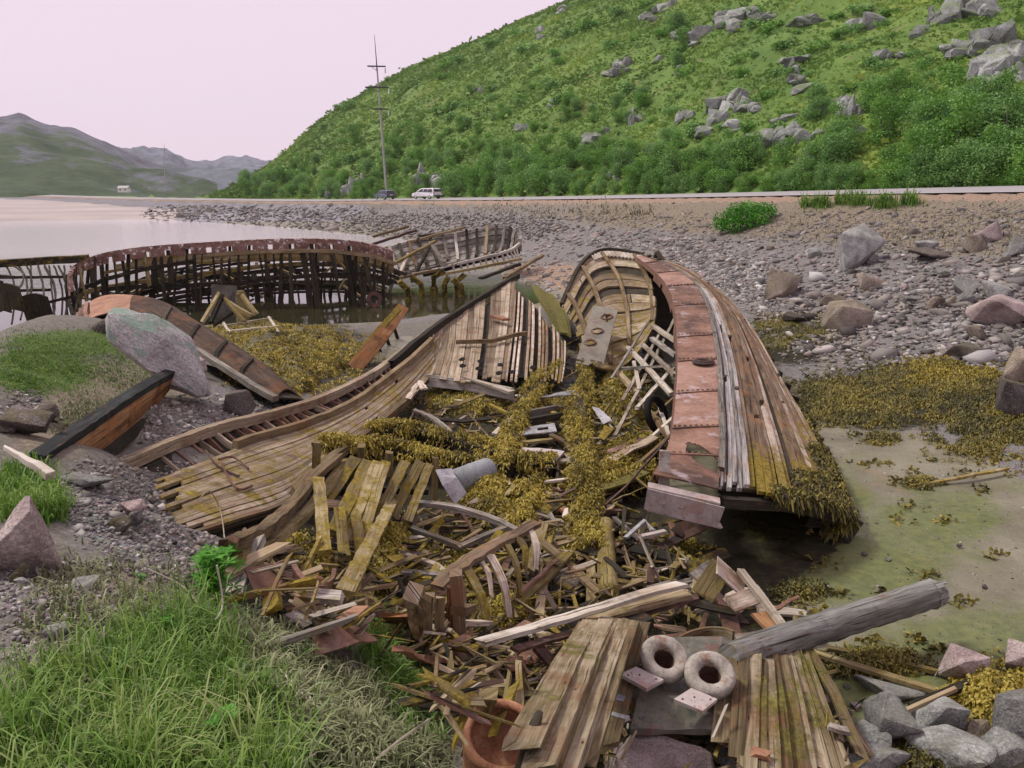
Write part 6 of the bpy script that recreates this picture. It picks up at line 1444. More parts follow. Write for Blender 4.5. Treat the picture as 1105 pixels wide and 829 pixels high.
for k, (px, py, w_, h_, m_, lab) in enumerate(BO):
    if py < 420 and px > 800: w_, h_ = w_ * .88, h_ * .88
    if py > 700 and px > 790: w_, h_ = w_ * .84, h_ * .84
    boulder(px, py, w_, h_, m_, lab, 100 + k * 3, depth=random.uniform(.7, 1.0), rz=random.uniform(-.25, .25), npts=9 if any(q in lab for q in ('square', 'wedge', 'slab', 'split', 'large pink')) else None)
me = rock_mesh('boulder', 431, 4, 9, .07, 20); me.materials.append(M['rock_pink']); o = bpy.data.objects.new('boulder', me); COL.objects.link(o)
o.scale = (.50, .36, .34); o.location = at(700, 838, 4.62); o.rotation_euler = (.1, .08, .2); tag(o, 'big pink granite boulder in front of the deck, between pot and mossy planks', 'boulder')
# the lichen boulder
lb = hit(176, 404, 0); me = rock_mesh('boulder', 777, 4, 5, .09, 34); me.materials.append(M['rock_lichen'])
o = bpy.data.objects.new('boulder', me); COL.objects.link(o)
o.scale = (1.06, .6, .46); o.location = at(177, 379, 11.15); o.rotation_euler = (math.radians(-8), math.radians(42), math.radians(8)); tag(o, 'big pale boulder with green lichen resting on the bank against the upturned rusty boat', 'boulder')

# --- beach and embankment stones: the 230 largest as things, the rest as one mass
SMALL = [small_rock(300 + k) for k in range(8)]
SV = []
for me_ in SMALL:
    v = np.array([list(q.co) for q in me_.vertices]); f = np.array([list(p.vertices) for p in me_.polygons]); SV.append((v, f))
for me_ in SMALL: bpy.data.meshes.remove(me_)
def scatter_stones(pts, sizes, name, label, cat, mat, tints=None):
    vs, fs, ts, nb = [], [], [], 0
    which = RNG.integers(0, len(SV), len(pts))
    for k, (v, f) in enumerate(SV):
        sel = np.where(which == k)[0]
        if not len(sel): continue
        n_ = len(sel); ang = RNG.uniform(0, 6.283, n_); c, s = np.cos(ang), np.sin(ang)
        sc = sizes[sel][:, None] * np.stack([RNG.uniform(.8, 1.3, n_), RNG.uniform(.7, 1.1, n_), RNG.uniform(.45, .8, n_)], 1)
        w = v[None] * sc[:, None, :]
        w = np.stack([w[..., 0] * c[:, None] - w[..., 1] * s[:, None], w[..., 0] * s[:, None] + w[..., 1] * c[:, None], w[..., 2]], -1)
        tl = RNG.normal(0, .25, n_); w[..., 2] += w[..., 0] * tl[:, None]
        w += pts[sel][:, None, :]
        vs.append(w.reshape(-1, 3)); fs.append((f[None] + (np.arange(n_) * len(v))[:, None, None] + nb).reshape(-1, 3)); nb += n_ * len(v)
        tt = np.clip(RNG.normal(.45, .22, n_), 0, 1) if tints is None else tints[sel]
        ts.append(np.repeat(tt, len(v)))
    o = mesh_np(name, np.concatenate(vs), np.concatenate(fs), M[mat], tint=np.concatenate(ts))
    return tag(o, label, cat, kind='stuff')
# candidate positions: picture-uniform samples of the beach and embankment
def emb_samples(n, poly):
    out = []
    for (x, y) in poly_samples(poly, n):
        p = hit(x, y, 0)
        out.append((p.x, p.y, p.z, x, y))
    return np.array(out)
BEACH = [(1420, 262), (1420, 440), (1110, 400), (1000, 392), (880, 385), (835, 368), (800, 320), (760, 290), (700, 262), (640, 258), (560, 262), (500, 262), (470, 254), (600, 245), (760, 252), (900, 262), (1000, 268)]
FAR = [(150, 234), (250, 239), (330, 246), (420, 255), (490, 262), (560, 258), (620, 248), (560, 236), (440, 232), (300, 226), (180, 222)]
be = emb_samples(8800, BEACH); fa = emb_samples(2600, FAR)
dist = np.hypot(be[:, 0], be[:, 1])
sz = dist / F * RNG.lognormal(.72, .6, len(be)) * np.clip((be[:, 4] - 238) / 60, .45, 1.15)
dist2 = np.hypot(fa[:, 0], fa[:, 1]); sz2 = dist2 / F * RNG.lognormal(.55, .38, len(fa))
scatter_stones(be[:, :3] + np.array([0, 0, .02]), sz, 'shingle', 'grey and tan shingle covering the beach and lower embankment', 'shingle', 'shingle')
scatter_stones(fa[:, :3] + np.array([0, 0, .05]), sz2, 'rubble', 'grey rubble covering the far embankment beside the open water', 'rubble', 'shingle', np.clip(RNG.normal(.36, .16, len(fa)), 0, 1))
sl = emb_samples(4600, [(600, 236), (760, 234), (1420, 215), (1420, 266), (980, 272), (880, 262), (700, 258), (560, 246)])
scatter_stones(sl[:, :3], np.hypot(sl[:, 0], sl[:, 1]) / F * RNG.lognormal(.35, .55, len(sl)), 'rubble', 'small brownish rubble on the upper slope under the road', 'rubble', 'shingle', np.clip(RNG.normal(.4, .14, len(sl)), 0, 1))
bk = emb_samples(2600, [(90, 500), (150, 492), (210, 500), (250, 560), (240, 610), (190, 630), (130, 615), (80, 570), (60, 530)]); dk_ = np.hypot(bk[:, 0], bk[:, 1])
scatter_stones(bk[:, :3] + np.array([0, 0, .005]), dk_ / F * RNG.lognormal(.75, .5, len(bk)), 'pebbles', 'purple-grey pebbles covering the bank slope', 'pebbles', 'shingle', np.clip(RNG.normal(.42, .2, len(bk)), 0, 1))
b2_ = np.concatenate([emb_samples(2600, [(600, 258), (760, 258), (860, 300), (835, 345), (790, 322), (745, 292), (700, 268)]), emb_samples(600, [(800, 322), (850, 350), (890, 372), (1000, 388), (1100, 384), (1105, 410), (960, 400), (880, 412), (850, 385)]), emb_samples(160, [(560, 300), (612, 296), (622, 330), (590, 330)]), emb_samples(700, [(200, 425), (300, 430), (330, 440), (250, 455), (180, 470), (150, 480), (170, 430)]), emb_samples(380, [(276, 502), (318, 498), (330, 520), (300, 536), (275, 528)]), emb_samples(900, [(0, 600), (130, 610), (160, 650), (80, 690), (0, 720)]), emb_samples(350, [(250, 640), (340, 650), (380, 720), (300, 700)]), emb_samples(300, [(600, 260), (640, 262), (610, 300), (560, 300), (540, 280)]), emb_samples(250, [(20, 420), (60, 440), (70, 470), (0, 460)])])
scatter_stones(b2_[:, :3] + np.array([0, 0, .005]), np.hypot(b2_[:, 0], b2_[:, 1]) / F * RNG.lognormal(.6, .5, len(b2_)), 'pebbles', 'pale pebbles strewn over bank turf and the gravel hollow', 'pebbles', 'shingle', np.clip(RNG.normal(.5, .22, len(b2_)), 0, 1))
big = emb_samples(190, [(1110, 262), (1110, 400), (980, 396), (850, 375), (800, 325), (700, 270), (640, 262), (560, 268), (500, 266), (600, 252), (760, 262), (900, 272)])
bi2 = emb_samples(50, FAR); bi3 = emb_samples(30, [(900, 720), (1100, 700), (1105, 829), (880, 829)])
CN = {'rock_grey': 'grey', 'rock_pink': 'pinkish', 'rock_tan': 'tan', 'rock_dark': 'dark'}
for arr, where, kmin, kmax, ks in ((big, None, 4, 10, 'rock_grey rock_grey rock_pink rock_tan rock_grey rock_dark'), (bi2, 'on the far embankment by the open water', 3, 6, 'rock_grey rock_dark rock_grey'), (bi3, 'among the boulders at the edge of the mud', 5, 13, 'rock_grey rock_dark rock_tan rock_pink')):
    for q in arr:
        key = random.choice(ks.split()); d_ = math.hypot(q[0], q[1]); wpx = random.uniform(kmin, kmax) * (1.3 if random.random() < .15 else 1); r = wpx * d_ / F * .62
        o = bpy.data.objects.new('rock', ROCKS[key, random.randrange(5)]); COL.objects.link(o); o.location = (q[0], q[1], q[2] + r * .12)
        o.scale = (r * random.uniform(.9, 1.35), r * random.uniform(.75, 1.1), r * random.uniform(.55, .9)); o.rotation_euler = (random.gauss(0, .2), random.gauss(0, .2), random.uniform(0, 6.28))
        wh = where or ('on the upper slope under the road' if q[4] < 285 else 'on the shingle behind the standing hull' if q[3] < 760 else 'on the shingle above the hull planks' if q[3] < 880 else 'on the lower beach above the weed' if q[4] > 345 else 'in the cobble band below the square block' if q[3] < 1000 else 'in the cobble band near the pink slab')
        tag(o, '%s %s stone %s' % ('large' if wpx > kmax * .85 else 'mid-sized' if wpx > (kmin + kmax) / 2 else 'small', CN[key], wh), 'rock', 'stones ' + wh)
md = emb_samples(900, [(880, 450), (1000, 470), (1110, 500), (1110, 720), (960, 720), (860, 660), (930, 590), (900, 500)])
scatter_stones(md[:, :3], np.hypot(md[:, 0], md[:, 1]) / F * RNG.lognormal(-.25, .45, len(md)), 'mud_pebbles', 'tiny stones and shell bits dotted over the open mud', 'pebbles', 'shingle', np.clip(RNG.normal(.35, .25, len(md)), 0, 1))
# small pebbles and weed scraps on the mud
for (x, y, w_, m_, lab) in ((960, 606, 7, 'rock_grey', 'lone white pebble on the open mud'), (933, 600, 6, 'rock_dark', 'small dark pebble next to the white one on the mud'), (1036, 592, 6, 'rock_dark', 'tiny dark stone far out on the mud'), (1064, 636, 6, 'rock_dark', 'tiny dark stone on the mud beyond the log tip'), (927, 568, 6, 'rock_dark', 'tiny dark stone on the mud beside the weed skirt')):
    boulder(x, y, w_, w_ * .6, m_, lab, 900 + x, name='pebble', sub=2)
# --- bedrock outcrops on the hill
OUT = [(838, 152, 34, 22), (856, 145, 22, 20), (872, 150, 26, 14), (822, 152, 14, 10), (846, 158, 14, 16), (784, 120, 24, 16), (800, 114, 16, 20), (770, 130, 18, 14), (815, 118, 16, 10), (790, 136, 20, 9), (912, 125, 14, 26), (908, 112, 10, 12), (926, 140, 10, 9), (888, 118, 18, 12), (938, 118, 20, 10), (760, 145, 18, 12),
       (680, 132, 10, 20), (690, 128, 12, 9), (738, 128, 12, 14), (744, 124, 10, 12), (850, 130, 22, 10), (880, 176, 14, 10), (876, 164, 16, 12), (1040, 18, 46, 26), (1068, 12, 40, 22), (1056, 52, 26, 18), (1088, 44, 30, 22), (1080, 72, 34, 24), (1098, 60, 20, 22), (1036, 56, 28, 12), (1072, 88, 14, 14), (1100, 82, 16, 14), (996, 36, 14, 12), (1012, 24, 10, 16), (930, 30, 22, 20), (800, 22, 30, 18), (818, 16, 22, 12), (788, 28, 16, 12), (760, 38, 26, 14), (750, 46, 18, 10), (870, 24, 22, 10), (860, 64, 26, 10), (856, 78, 12, 22), (868, 90, 22, 14), (950, 62, 14, 12), (952, 90, 12, 8), (974, 60, 16, 8),
       (660, 80, 18, 12), (670, 70, 16, 10), (712, 65, 10, 8), (734, 82, 8, 12), (640, 155, 18, 12), (650, 148, 14, 8), (664, 188, 14, 8), (672, 180, 20, 10), (668, 192, 10, 6), (700, 162, 14, 10), (712, 190, 10, 7), (584, 35, 10, 8), (610, 10, 12, 8), (450, 200, 14, 22), (456, 196, 10, 18), (382, 206, 14, 18), (354, 214, 8, 16), (388, 200, 10, 10), (470, 196, 16, 10), (560, 140, 10, 8), (600, 110, 12, 7), (520, 100, 8, 6), (700, 20, 16, 10), (720, 10, 20, 12)]
for k, (x, y, w_, h_) in enumerate(OUT):
    for j in range(3):
        px, py = x + random.uniform(-w_, w_) * .35 * j, y + random.uniform(-3, 4) * j
        wh = 'by the parked cars' if y > 175 and x < 500 else 'above the cars on the green hillside' if x < 640 else 'on the hillside behind the green roadside bush' if x < 900 and y > 90 else 'high on the hill above the bushes' if y <= 90 else 'on the hillside above the square block'
        o = boulder(px, py, w_ * random.uniform(.8, 1.25), h_ * random.uniform(.45, .85), 'rock_hill', '%s grey bedrock outcrop %s' % ('broad' if w_ > 24 else 'tall' if h_ > w_ else 'low', wh), 500 + k * 3 + j, depth=.8, sink=.7, name='rock_outcrop', sub=3, rough=.2, group='bedrock outcrops ' + wh, rz=random.uniform(-.4, .4))
        o['category'] = 'outcrop'

# --- seaweed on the mud edge at the far side
for args in (('olive seaweed bank along the beach below the cobbles', 1010, 420, 110, 26, .05, 2600), ('yellow seaweed clump under the broad flat dark rock', 1020, 404, 46, 15, .08, 1000), ('dark seaweed patch beyond the hull planks', 905, 428, 56, 18, .04, 1200), ('olive weed on the mud edge beside the hull outline', 880, 446, 38, 12, .06, 600), ('olive weed patch uphill of the hull on the beach', 852, 358, 42, 15, .05, 900), ('seaweed bank at the far end of the mud below the olive boulder', 1076, 462, 60, 26, .06, 1400), ('small weed island on the mud', 950, 474, 16, 5, .03, 160), ('low weed streak on the mud behind the hull', 930, 452, 40, 8, .05, 500)):
    weed_mound(*args, mat='weed_dark' if 'yellow' not in args[0] else 'weed', seed=random.random() * 40, lift=.01, size=.10, per=4)
for args in (('ochre weed heap behind the split boulder', 1076, 762, 42, 34, .14, 1300), ('weed under the mud boards beside the log', 936, 716, 50, 12, .05, 600), ('weed among the boulders under the square grey one', 1006, 822, 40, 14, .08, 500), ('weed scrap tangled round the end of the lone pole', 992, 522, 16, 5, .04, 150), ('weed scrap on mud near the crate', 862, 640, 22, 10, .03, 160)):
    weed_mound(*args, mat='weed_dark' if 'ochre' not in args[0] else 'weed', seed=random.random() * 40, lift=.01, size=.07, per=5)
sc_ = [(950, 500), (985, 510), (1010, 496), (1040, 510), (1070, 500), (965, 520), (930, 500), (926, 470), (1060, 530), (985, 545), (1090, 510), (1000, 470), (1030, 480), (950, 640), (980, 655), (1000, 620), (900, 640), (1040, 650), (1075, 600), (880, 660), (990, 690), (1010, 700), (940, 690), (890, 610), (968, 560), (1020, 560)]
pp, nn = [], []
for (x, y) in sc_:
    for _ in range(14):
        p = hit(x + random.gauss(0, 7), y + random.gauss(0, 2.5), .01); pp.append(p); nn.append(Vector((0, 0, .4)))
weed_mesh('weed_scraps', pp, nn, M['weed_dark'], 'dark weed scraps strewn over the open mud', per=3, size=.06, width=.02, droop=.3)
# ================================================================== 11. vegetation
def leaf_cloud(name, lobes, n, size, mat, parent=None, shell=.55):
    """lobes: (centre, radii); leaf quads through their volume"""
    ws = np.array([l[1][0] * l[1][1] * l[1][2] for l in lobes]) ** .7; ws /= ws.sum(); which = RNG.choice(len(lobes), n, p=ws)
    C = np.array([l[0] for l in lobes])[which]; R = np.array([l[1] for l in lobes])[which]
    d = RNG.normal(0, 1, (n, 3)); d /= np.linalg.norm(d, axis=1)[:, None]
    r = (shell + (1.08 - shell) * RNG.random(n) ** .7)[:, None]
    # clumps along twigs: pull positions to random twig ends
    P = C + d * R * r * (1 + .22 * vnoise(d[:, 0] * 4 + which, d[:, 1] * 4 + d[:, 2] * 3, 5)[:, None])
    N = d + RNG.normal(0, .7, (n, 3)); N /= np.linalg.norm(N, axis=1)[:, None]
    U = np.cross(N, RNG.normal(0, 1, (n, 3))); U /= np.linalg.norm(U, axis=1)[:, None]; W = np.cross(N, U)
    s = size * RNG.uniform(.6, 1.4, (n, 1))
    v = np.stack([P - U * s, P + W * s * .55, P + U * s, P - W * s * .55], 1).reshape(-1, 3)
    f = np.arange(n * 4).reshape(n, 4)
    t = np.clip(RNG.normal(.45, .17, n) + .12 * RNG.normal(0, 1, len(lobes))[which], 0, 1)
    return mesh_np(name, v, f, M[mat], parent, tint=np.repeat(t, 4))

def shrub_proto(k, mat, H, n):
    rnd = random.Random(50 + k); lobes = []
    nst = rnd.choice([3, 4, 5])
    mb = MB(); e = empty('birch_shrub', (0, 0, 0))
    for i in range(nst):
        a = i / nst * 6.28 + rnd.random(); sp = rnd.uniform(.12, .3) * H; h = H * rnd.uniform(.55, .95)
        top = Vector((math.cos(a) * sp, math.sin(a) * sp, h)); mb.tube([(0, 0, -.2), (top.x * .35, top.y * .35, h * .45), top], [.05 * H / 3, .035 * H / 3, .01], 5)
        for j in range(rnd.choice([2, 3])):
            f = rnd.uniform(.45, 1); c = Vector((top.x * f + rnd.uniform(-.15, .15) * H, top.y * f + rnd.uniform(-.15, .15) * H, h * f)); r = H * rnd.uniform(.12, .22)
            lobes.append((tuple(c), (r * 1.1, r * 1.1, r)))
    for i in range(4): lobes.append(((rnd.uniform(-.25, .25) * H, rnd.uniform(-.25, .25) * H, H * .2), (H * .22, H * .22, H * .18)))
    crown = leaf_cloud('crown', lobes, n, .068 * (H / 3) ** .5, mat, e, .3)
    mb.build('stems', M['bark'], e)
    return e
PROTO = [shrub_proto(k, ['leaf', 'leaf_b', 'leaf', 'leaf_b', 'leaf'][k], 3.0, 3800) for k in range(5)]
LOW = []
for k in range(4):
    lobes = [((random.uniform(-.5, .5), random.uniform(-.5, .5), random.uniform(.2, .6)), (random.uniform(.3, .55),) * 2 + (random.uniform(.25, .45),)) for _ in range(7)]
    LOW.append(leaf_cloud('low_shrub', lobes, 420, .11, ['leaf', 'leaf_b'][k % 2], None, .2))
def hill_ok(p): return float(road_sd(np.array([p.x]), np.array([p.y]))[0][0]) > RW + 1.2
used = set()
def put_shrub(px, py, hpx, k=None):
    p = hit(px, py, 0)
    if not hill_ok(p):
        for _ in range(6):
            py -= 1.5; p = hit(px, py, 0)
            if hill_ok(p): break
        else: return
    k = random.randrange(5) if k is None else k; H = hpx * (p - Vector((0, 0, EYE))).length / F / 3.0
    o = PROTO[k] if k not in used else copy_tree(PROTO[k]); used.add(k)
    o.location = p - Vector((0, 0, .1)); o.scale = (H * random.uniform(.9, 1.25), H * random.uniform(.9, 1.25), H); o.rotation_euler = (0, 0, random.uniform(0, 6.28))
    wh = 'behind the road past the large square block' if px > 960 else 'behind the road above the standing hull' if px > 700 else 'behind the road beside the white car' if px > 440 else 'behind the dark car and the pole' if px > 330 else 'at the foot of the hill beyond the cars'
    if py < 150: wh = 'high up on the hillside'
    tag(o, '%s %s birch shrub %s' % ('tall' if hpx > 42 else 'mid-sized' if hpx > 26 else 'small', 'fresh green' if k % 2 == 0 else 'grey-green', wh), 'shrub', 'birch shrubs ' + wh)
# row behind the road, tall thickets where the photo has them
x = 266
while x < 1400:
    for r_ in range(2):
        tall = 18 + (14 if 480 < x < 600 else 0) + (22 if 680 < x < 770 else 0) + (26 if 960 < x else 0) + (10 if 830 < x < 940 else 0)
        base = 214 - (x - 238) * .006 if x < 420 else 213 - (x - 420) * .014
        put_shrub(x + random.uniform(-8, 8), base - r_ * random.uniform(6, 16) - 1, tall * random.uniform(.55, 1.15))
    x += random.uniform(9, 15)
for (cx, cy, rx, ry, n_, h0, h1) in ((1040, 170, 70, 26, 26, 30, 62), (900, 158, 34, 30, 10, 26, 44), (710, 180, 30, 16, 8, 24, 40), (560, 186, 70, 18, 16, 18, 34), (440, 180, 90, 22, 26, 12, 24), (330, 195, 60, 14, 18, 9, 16), (640, 178, 40, 14, 9, 16, 28), (800, 178, 40, 12, 10, 22, 38), (1000, 120, 90, 20, 9, 20, 34), (660, 118, 60, 22, 10, 12, 22), (500, 130, 70, 30, 20, 9, 16), (740, 40, 30, 20, 4, 14, 26), (950, 120, 20, 10, 4, 26, 40)):
    for _ in range(n_): put_shrub(random.gauss(cx, rx * .6), min(207, random.gauss(cy, ry * .6)), random.uniform(h0, h1))
# low scrub further up, each a plain bush of a few pixels
lused = set()
for _ in range(200):
    px = random.uniform(250, 1105); py = random.uniform(0, 205); p = hit(px, py, 0); d_ = p.length
    if d_ > 420 or not hill_ok(p): continue
    k = random.randrange(4); hpx = random.uniform(5, 12); s_ = hpx * d_ / F
    o = LOW[k] if k not in lused else LOW[k].copy()
    if k in lused: COL.objects.link(o)
    lused.add(k); o.location = p - Vector((0, 0, .1 * s_)); o.scale = (s_ * 1.25, s_ * 1.25, s_); o.rotation_euler = (0, 0, random.uniform(0, 6.28))
    wh = 'on the upper hillside' if py < 90 else 'on the hill slope over the cars' if px < 560 else 'on the middle slope among the outcrops'
    tag(o, 'low round %s shrub %s' % ('green' if k % 2 == 0 else 'grey-green', wh), 'shrub', 'low shrubs ' + wh)
# the hill's ground cover: grass, heather, dwarf willow as one mass
n_ = 112000
az = RNG.uniform(azel(225, 206)[0], azel(1480, 206)[0], n_); u = RNG.random(n_) ** 1.15
d0 = np.interp(az, OAZ, OD); d1 = d0 + np.interp(az, RDA[:, 0], RDA[:, 1]) * 1.04
dd = d0 + 1.0 + (d1 - d0) * u; x_, y_ = dd * np.sin(az), dd * np.cos(az); z_ = hz(x_, y_)
patch = fbm(x_ / 9, y_ / 9, 81, 4); dens = (patch > -.35) | (RNG.random(n_) < .25); bare = fbm(x_ / 14, y_ / 14, 51, 4) > .38
ok = dens & ~(bare & (RNG.random(n_) < .5)); x_, y_, z_, dd, patch = x_[ok], y_[ok], z_[ok], dd[ok], patch[ok]; n_ = len(x_)
s = (.10 + dd * .0013) * RNG.lognormal(-.1, .4, n_)
Q = 3
P = np.repeat(np.stack([x_, y_, z_], 1), Q, 0) + RNG.normal(0, 1, (n_ * Q, 3)) * np.repeat(s, Q)[:, None] * np.array([.9, .9, .1]); S_ = np.repeat(s, Q)[:, None] * RNG.uniform(.7, 1.3, (n_ * Q, 1))
ang = RNG.uniform(0, 6.283, n_ * Q); U = np.stack([np.cos(ang), np.sin(ang), RNG.normal(0, .2, n_ * Q)], 1); T = np.stack([RNG.normal(0, .45, n_ * Q), RNG.normal(0, .45, n_ * Q), np.ones(n_ * Q)], 1)
v = np.stack([P - U * S_ * .55, P + U * S_ * .55, P + U * S_ * .4 + T * S_ * .6, P - U * S_ * .4 + T * S_ * .5], 1).reshape(-1, 3)
tt = np.clip(.46 + .42 * np.repeat(patch, Q) + .40 * fbm(P[:, 0] / 30, P[:, 1] / 30, 91, 3) + RNG.normal(0, .07, n_ * Q), 0, 1)
tag(mesh_np('undergrowth', v, np.arange(len(v)).reshape(-1, 4), M['heath'], tint=np.repeat(tt, 4)), 'green heath and dwarf scrub covering the whole hillside behind the road', 'undergrowth', kind='stuff')

# --- grass: blades as bent quads
def grass(name, pts, hmin, hmax, mat, label, lean=.5, width=.006, tshift=0.0, cat='grass'):
    pts = np.asarray(pts, float); n = len(pts)
    H = RNG.uniform(hmin, hmax, n)[:, None] * RNG.uniform(.5, 1.1, (n, 1)); a = RNG.uniform(0, 6.283, n); dx = np.stack([np.cos(a), np.sin(a), np.zeros(n)], 1)
    side = np.stack([-np.sin(a), np.cos(a), np.zeros(n)], 1); l = lean * RNG.random((n, 1)) * 1.3; up = np.array([0, 0, 1.0])
    w = width * RNG.uniform(.6, 1.5, (n, 1))
    p0 = pts; p1 = pts + up * H * .5 + dx * H * l * .22; p2 = pts + up * H * (.95 - .25 * l) + dx * H * l * .75; p3 = pts + up * H * (1.0 - .45 * l) + dx * H * l * 1.15
    v = np.stack([p0 - side * w, p0 + side * w, p1 - side * w * .9, p1 + side * w * .9, p2 - side * w * .6, p2 + side * w * .6, p3 - side * w * .12, p3 + side * w * .12], 1).reshape(-1, 3)
    b = np.arange(n)[:, None] * 8; f = np.concatenate([b + np.array([[0, 1, 3, 2]]), b + np.array([[2, 3, 5, 4]]), b + np.array([[4, 5, 7, 6]])], 0)
    t = np.clip(RNG.normal(.45, .2, n) + tshift, 0, 1)
    t8 = np.repeat(t, 8) + np.tile(np.array([-.12, -.12, 0, 0, .06, .06, .12, .12]), n)
    return tag(mesh_np(name, v, f, M[mat], tint=np.clip(t8, 0, 1)), label, cat, kind='stuff')
def gpts(poly, n, clump=0, sd=4):
    out = []
    if clump:
        cs = poly_samples(poly, clump)
        for _ in range(n):
            c = random.choice(cs); out.append(hit(c[0] + random.gauss(0, sd), c[1] + random.gauss(0, sd * .6), 0))
    else: out = [hit(x, y, 0) for x, y in poly_samples(poly, n)]
    return out
LAWN = [(0, 775), (50, 735), (110, 700), (190, 668), (232, 645), (250, 690), (285, 740), (318, 800), (330, 850), (325, 1000), (-60, 1000), (-40, 800)]
grass('grass', gpts(LAWN, 24000, 900, 11), .05, .13, 'grass', 'lush green grass covering the near bank corner below the pink boulder', .65, .0032)
LAWN2 = [(0, 735), (60, 690), (140, 655), (235, 630), (285, 680), (330, 740), (380, 850), (340, 1000), (-60, 1000), (-40, 760)]
grass('grass', gpts(LAWN2, 1600, 200, 12), .04, .12, 'grass', 'thin short grass fringing the lush bank grass', .9, .003, .1)
grass('grass', gpts(LAWN2, 2600, 300, 12), .05, .15, 'dry_grass', 'dead straw mixed into the bank grass', 1.0, .0028)
grass('grass', gpts(LAWN, 2600, 160, 14), .14, .30, 'grass', 'taller yellowish stalks in the lush bank grass', .7, .0025, .3)
grass('grass', gpts([(0, 515), (30, 510), (62, 530), (66, 555), (40, 565), (0, 560)], 1800, 60, 7), .08, .22, 'grass', 'green grass tuft above the pink boulder', .6, .004)
grass('grass', gpts([(0, 365), (90, 362), (150, 375), (178, 392), (150, 410), (70, 420), (0, 420)], 5200, 170, 12), .02, .06, 'grass', 'short green grass on the top of the bank by the lichen boulder', .8, .006, -.05)
grass('grass', gpts([(270, 660), (330, 680), (370, 740), (400, 829), (330, 829), (290, 740)], 3200, 150, 10), .05, .14, 'dry_grass', 'dry grey-green grass on the bank slope', .9, .004)
grass('grass', gpts([(60, 600), (200, 610), (240, 640), (120, 680), (40, 690), (20, 650)], 1000, 80, 12), .03, .08, 'dry_grass', 'dry turf around the stones of the bank', .9, .004, -.1)
grass('grass', gpts([(398, 668), (412, 672), (430, 720), (440, 760), (420, 770), (404, 720)], 1700, 36, 7), .10, .24, 'grass', 'bright green grass strip hanging down the bank edge beside the rust-brown plate', .7, .004, .0)
grass('grass', gpts([(435, 745), (470, 750), (476, 790), (450, 800), (430, 775)], 1100, 24, 7), .10, .22, 'grass', 'green grass clump on the lower bank edge by the stub post', .7, .004)
grass('grass', gpts([(380, 720), (440, 740), (480, 800), (470, 850), (380, 850)], 2200, 90, 10), .05, .14, 'dry_grass', 'withered grass on the lower bank edge', .9, .004)
grass('grass', gpts([(150, 410), (180, 400), (150, 440), (100, 460), (70, 470), (60, 440)], 1500, 70, 9), .04, .1, 'dry_grass', 'dry tufts along the upper edge of the charred panel', .8, .005)
grass('grass', gpts([(820, 232), (900, 236), (1105, 226), (1105, 262), (980, 268), (880, 256), (700, 246), (620, 238)], 2600, 200, 14), .05, .13, 'slope_grass', 'dull dry grass on the embankment slope under the road', .8, .016)
grass('grass', gpts([(180, 219), (420, 224), (700, 228), (700, 236), (420, 231), (200, 224)], 2400, 300, 7), .1, .3, 'slope_grass', 'thin dry grass along the edge of the embankment', .7, .03, .05)
# separate green roadside tufts
for (x, y, w_, n2) in ((884, 222, 12, 200), (906, 218, 8, 100), (924, 219, 12, 200), (952, 222, 15, 260), (982, 219, 10, 140), (868, 221, 6, 70)):
    e_pts = [hit(x + random.gauss(0, w_ * .5), y + abs(random.gauss(0, 2)), 0) for _ in range(n2)]
    g_ = grass('grass_tuft', e_pts, .35, .75, 'grass', 'x', .7, .018)
    g_['label'] = {884: 'green grass tuft at the verge over the wedge boulder', 906: 'small grass tuft between two bigger verge tufts', 924: 'green grass tuft at the verge straight above the large square block', 952: 'widest bright green tuft on the road verge', 982: 'green verge tuft nearest the bushes past the square block', 868: 'smallest verge tuft, nearest the round green bush'}[x]; g_['category'] = 'grass tuft'; g_['group'] = 'tufts on the road verge'; g_['kind'] = 'thing'
# round green bush on the embankment
bp = hit(803, 248, 0); s_ = bp.length / F
gb = empty('willow_bush', tuple(bp), 0, 'round bright green bush growing on the stony slope under the road', 'bush')
lobes = [((dx * s_, dy * s_, dz * s_), (r * s_, r * s_, r * .75 * s_)) for dx, dy, dz, r in ((-16, 4, 10, 14), (0, 0, 14, 15), (16, 2, 16, 14), (24, 5, 20, 9), (-24, 4, 6, 8), (6, 6, 20, 11), (-8, 8, 18, 10), (10, -4, 8, 12), (-10, -4, 6, 11))]
leaf_cloud('foliage', lobes, 3600, .06, 'leaf_bright', gb, .4)
mb = MB()
for dx in (-16, -6, 4, 14): mb.tube([(dx * s_ * .4, 0, -.1), (dx * s_, 0, 14 * s_)], [.03, .015], 5)
st_ = MB(); st_ = mb.build('stems', M['bark'], None); st_.parent = gb
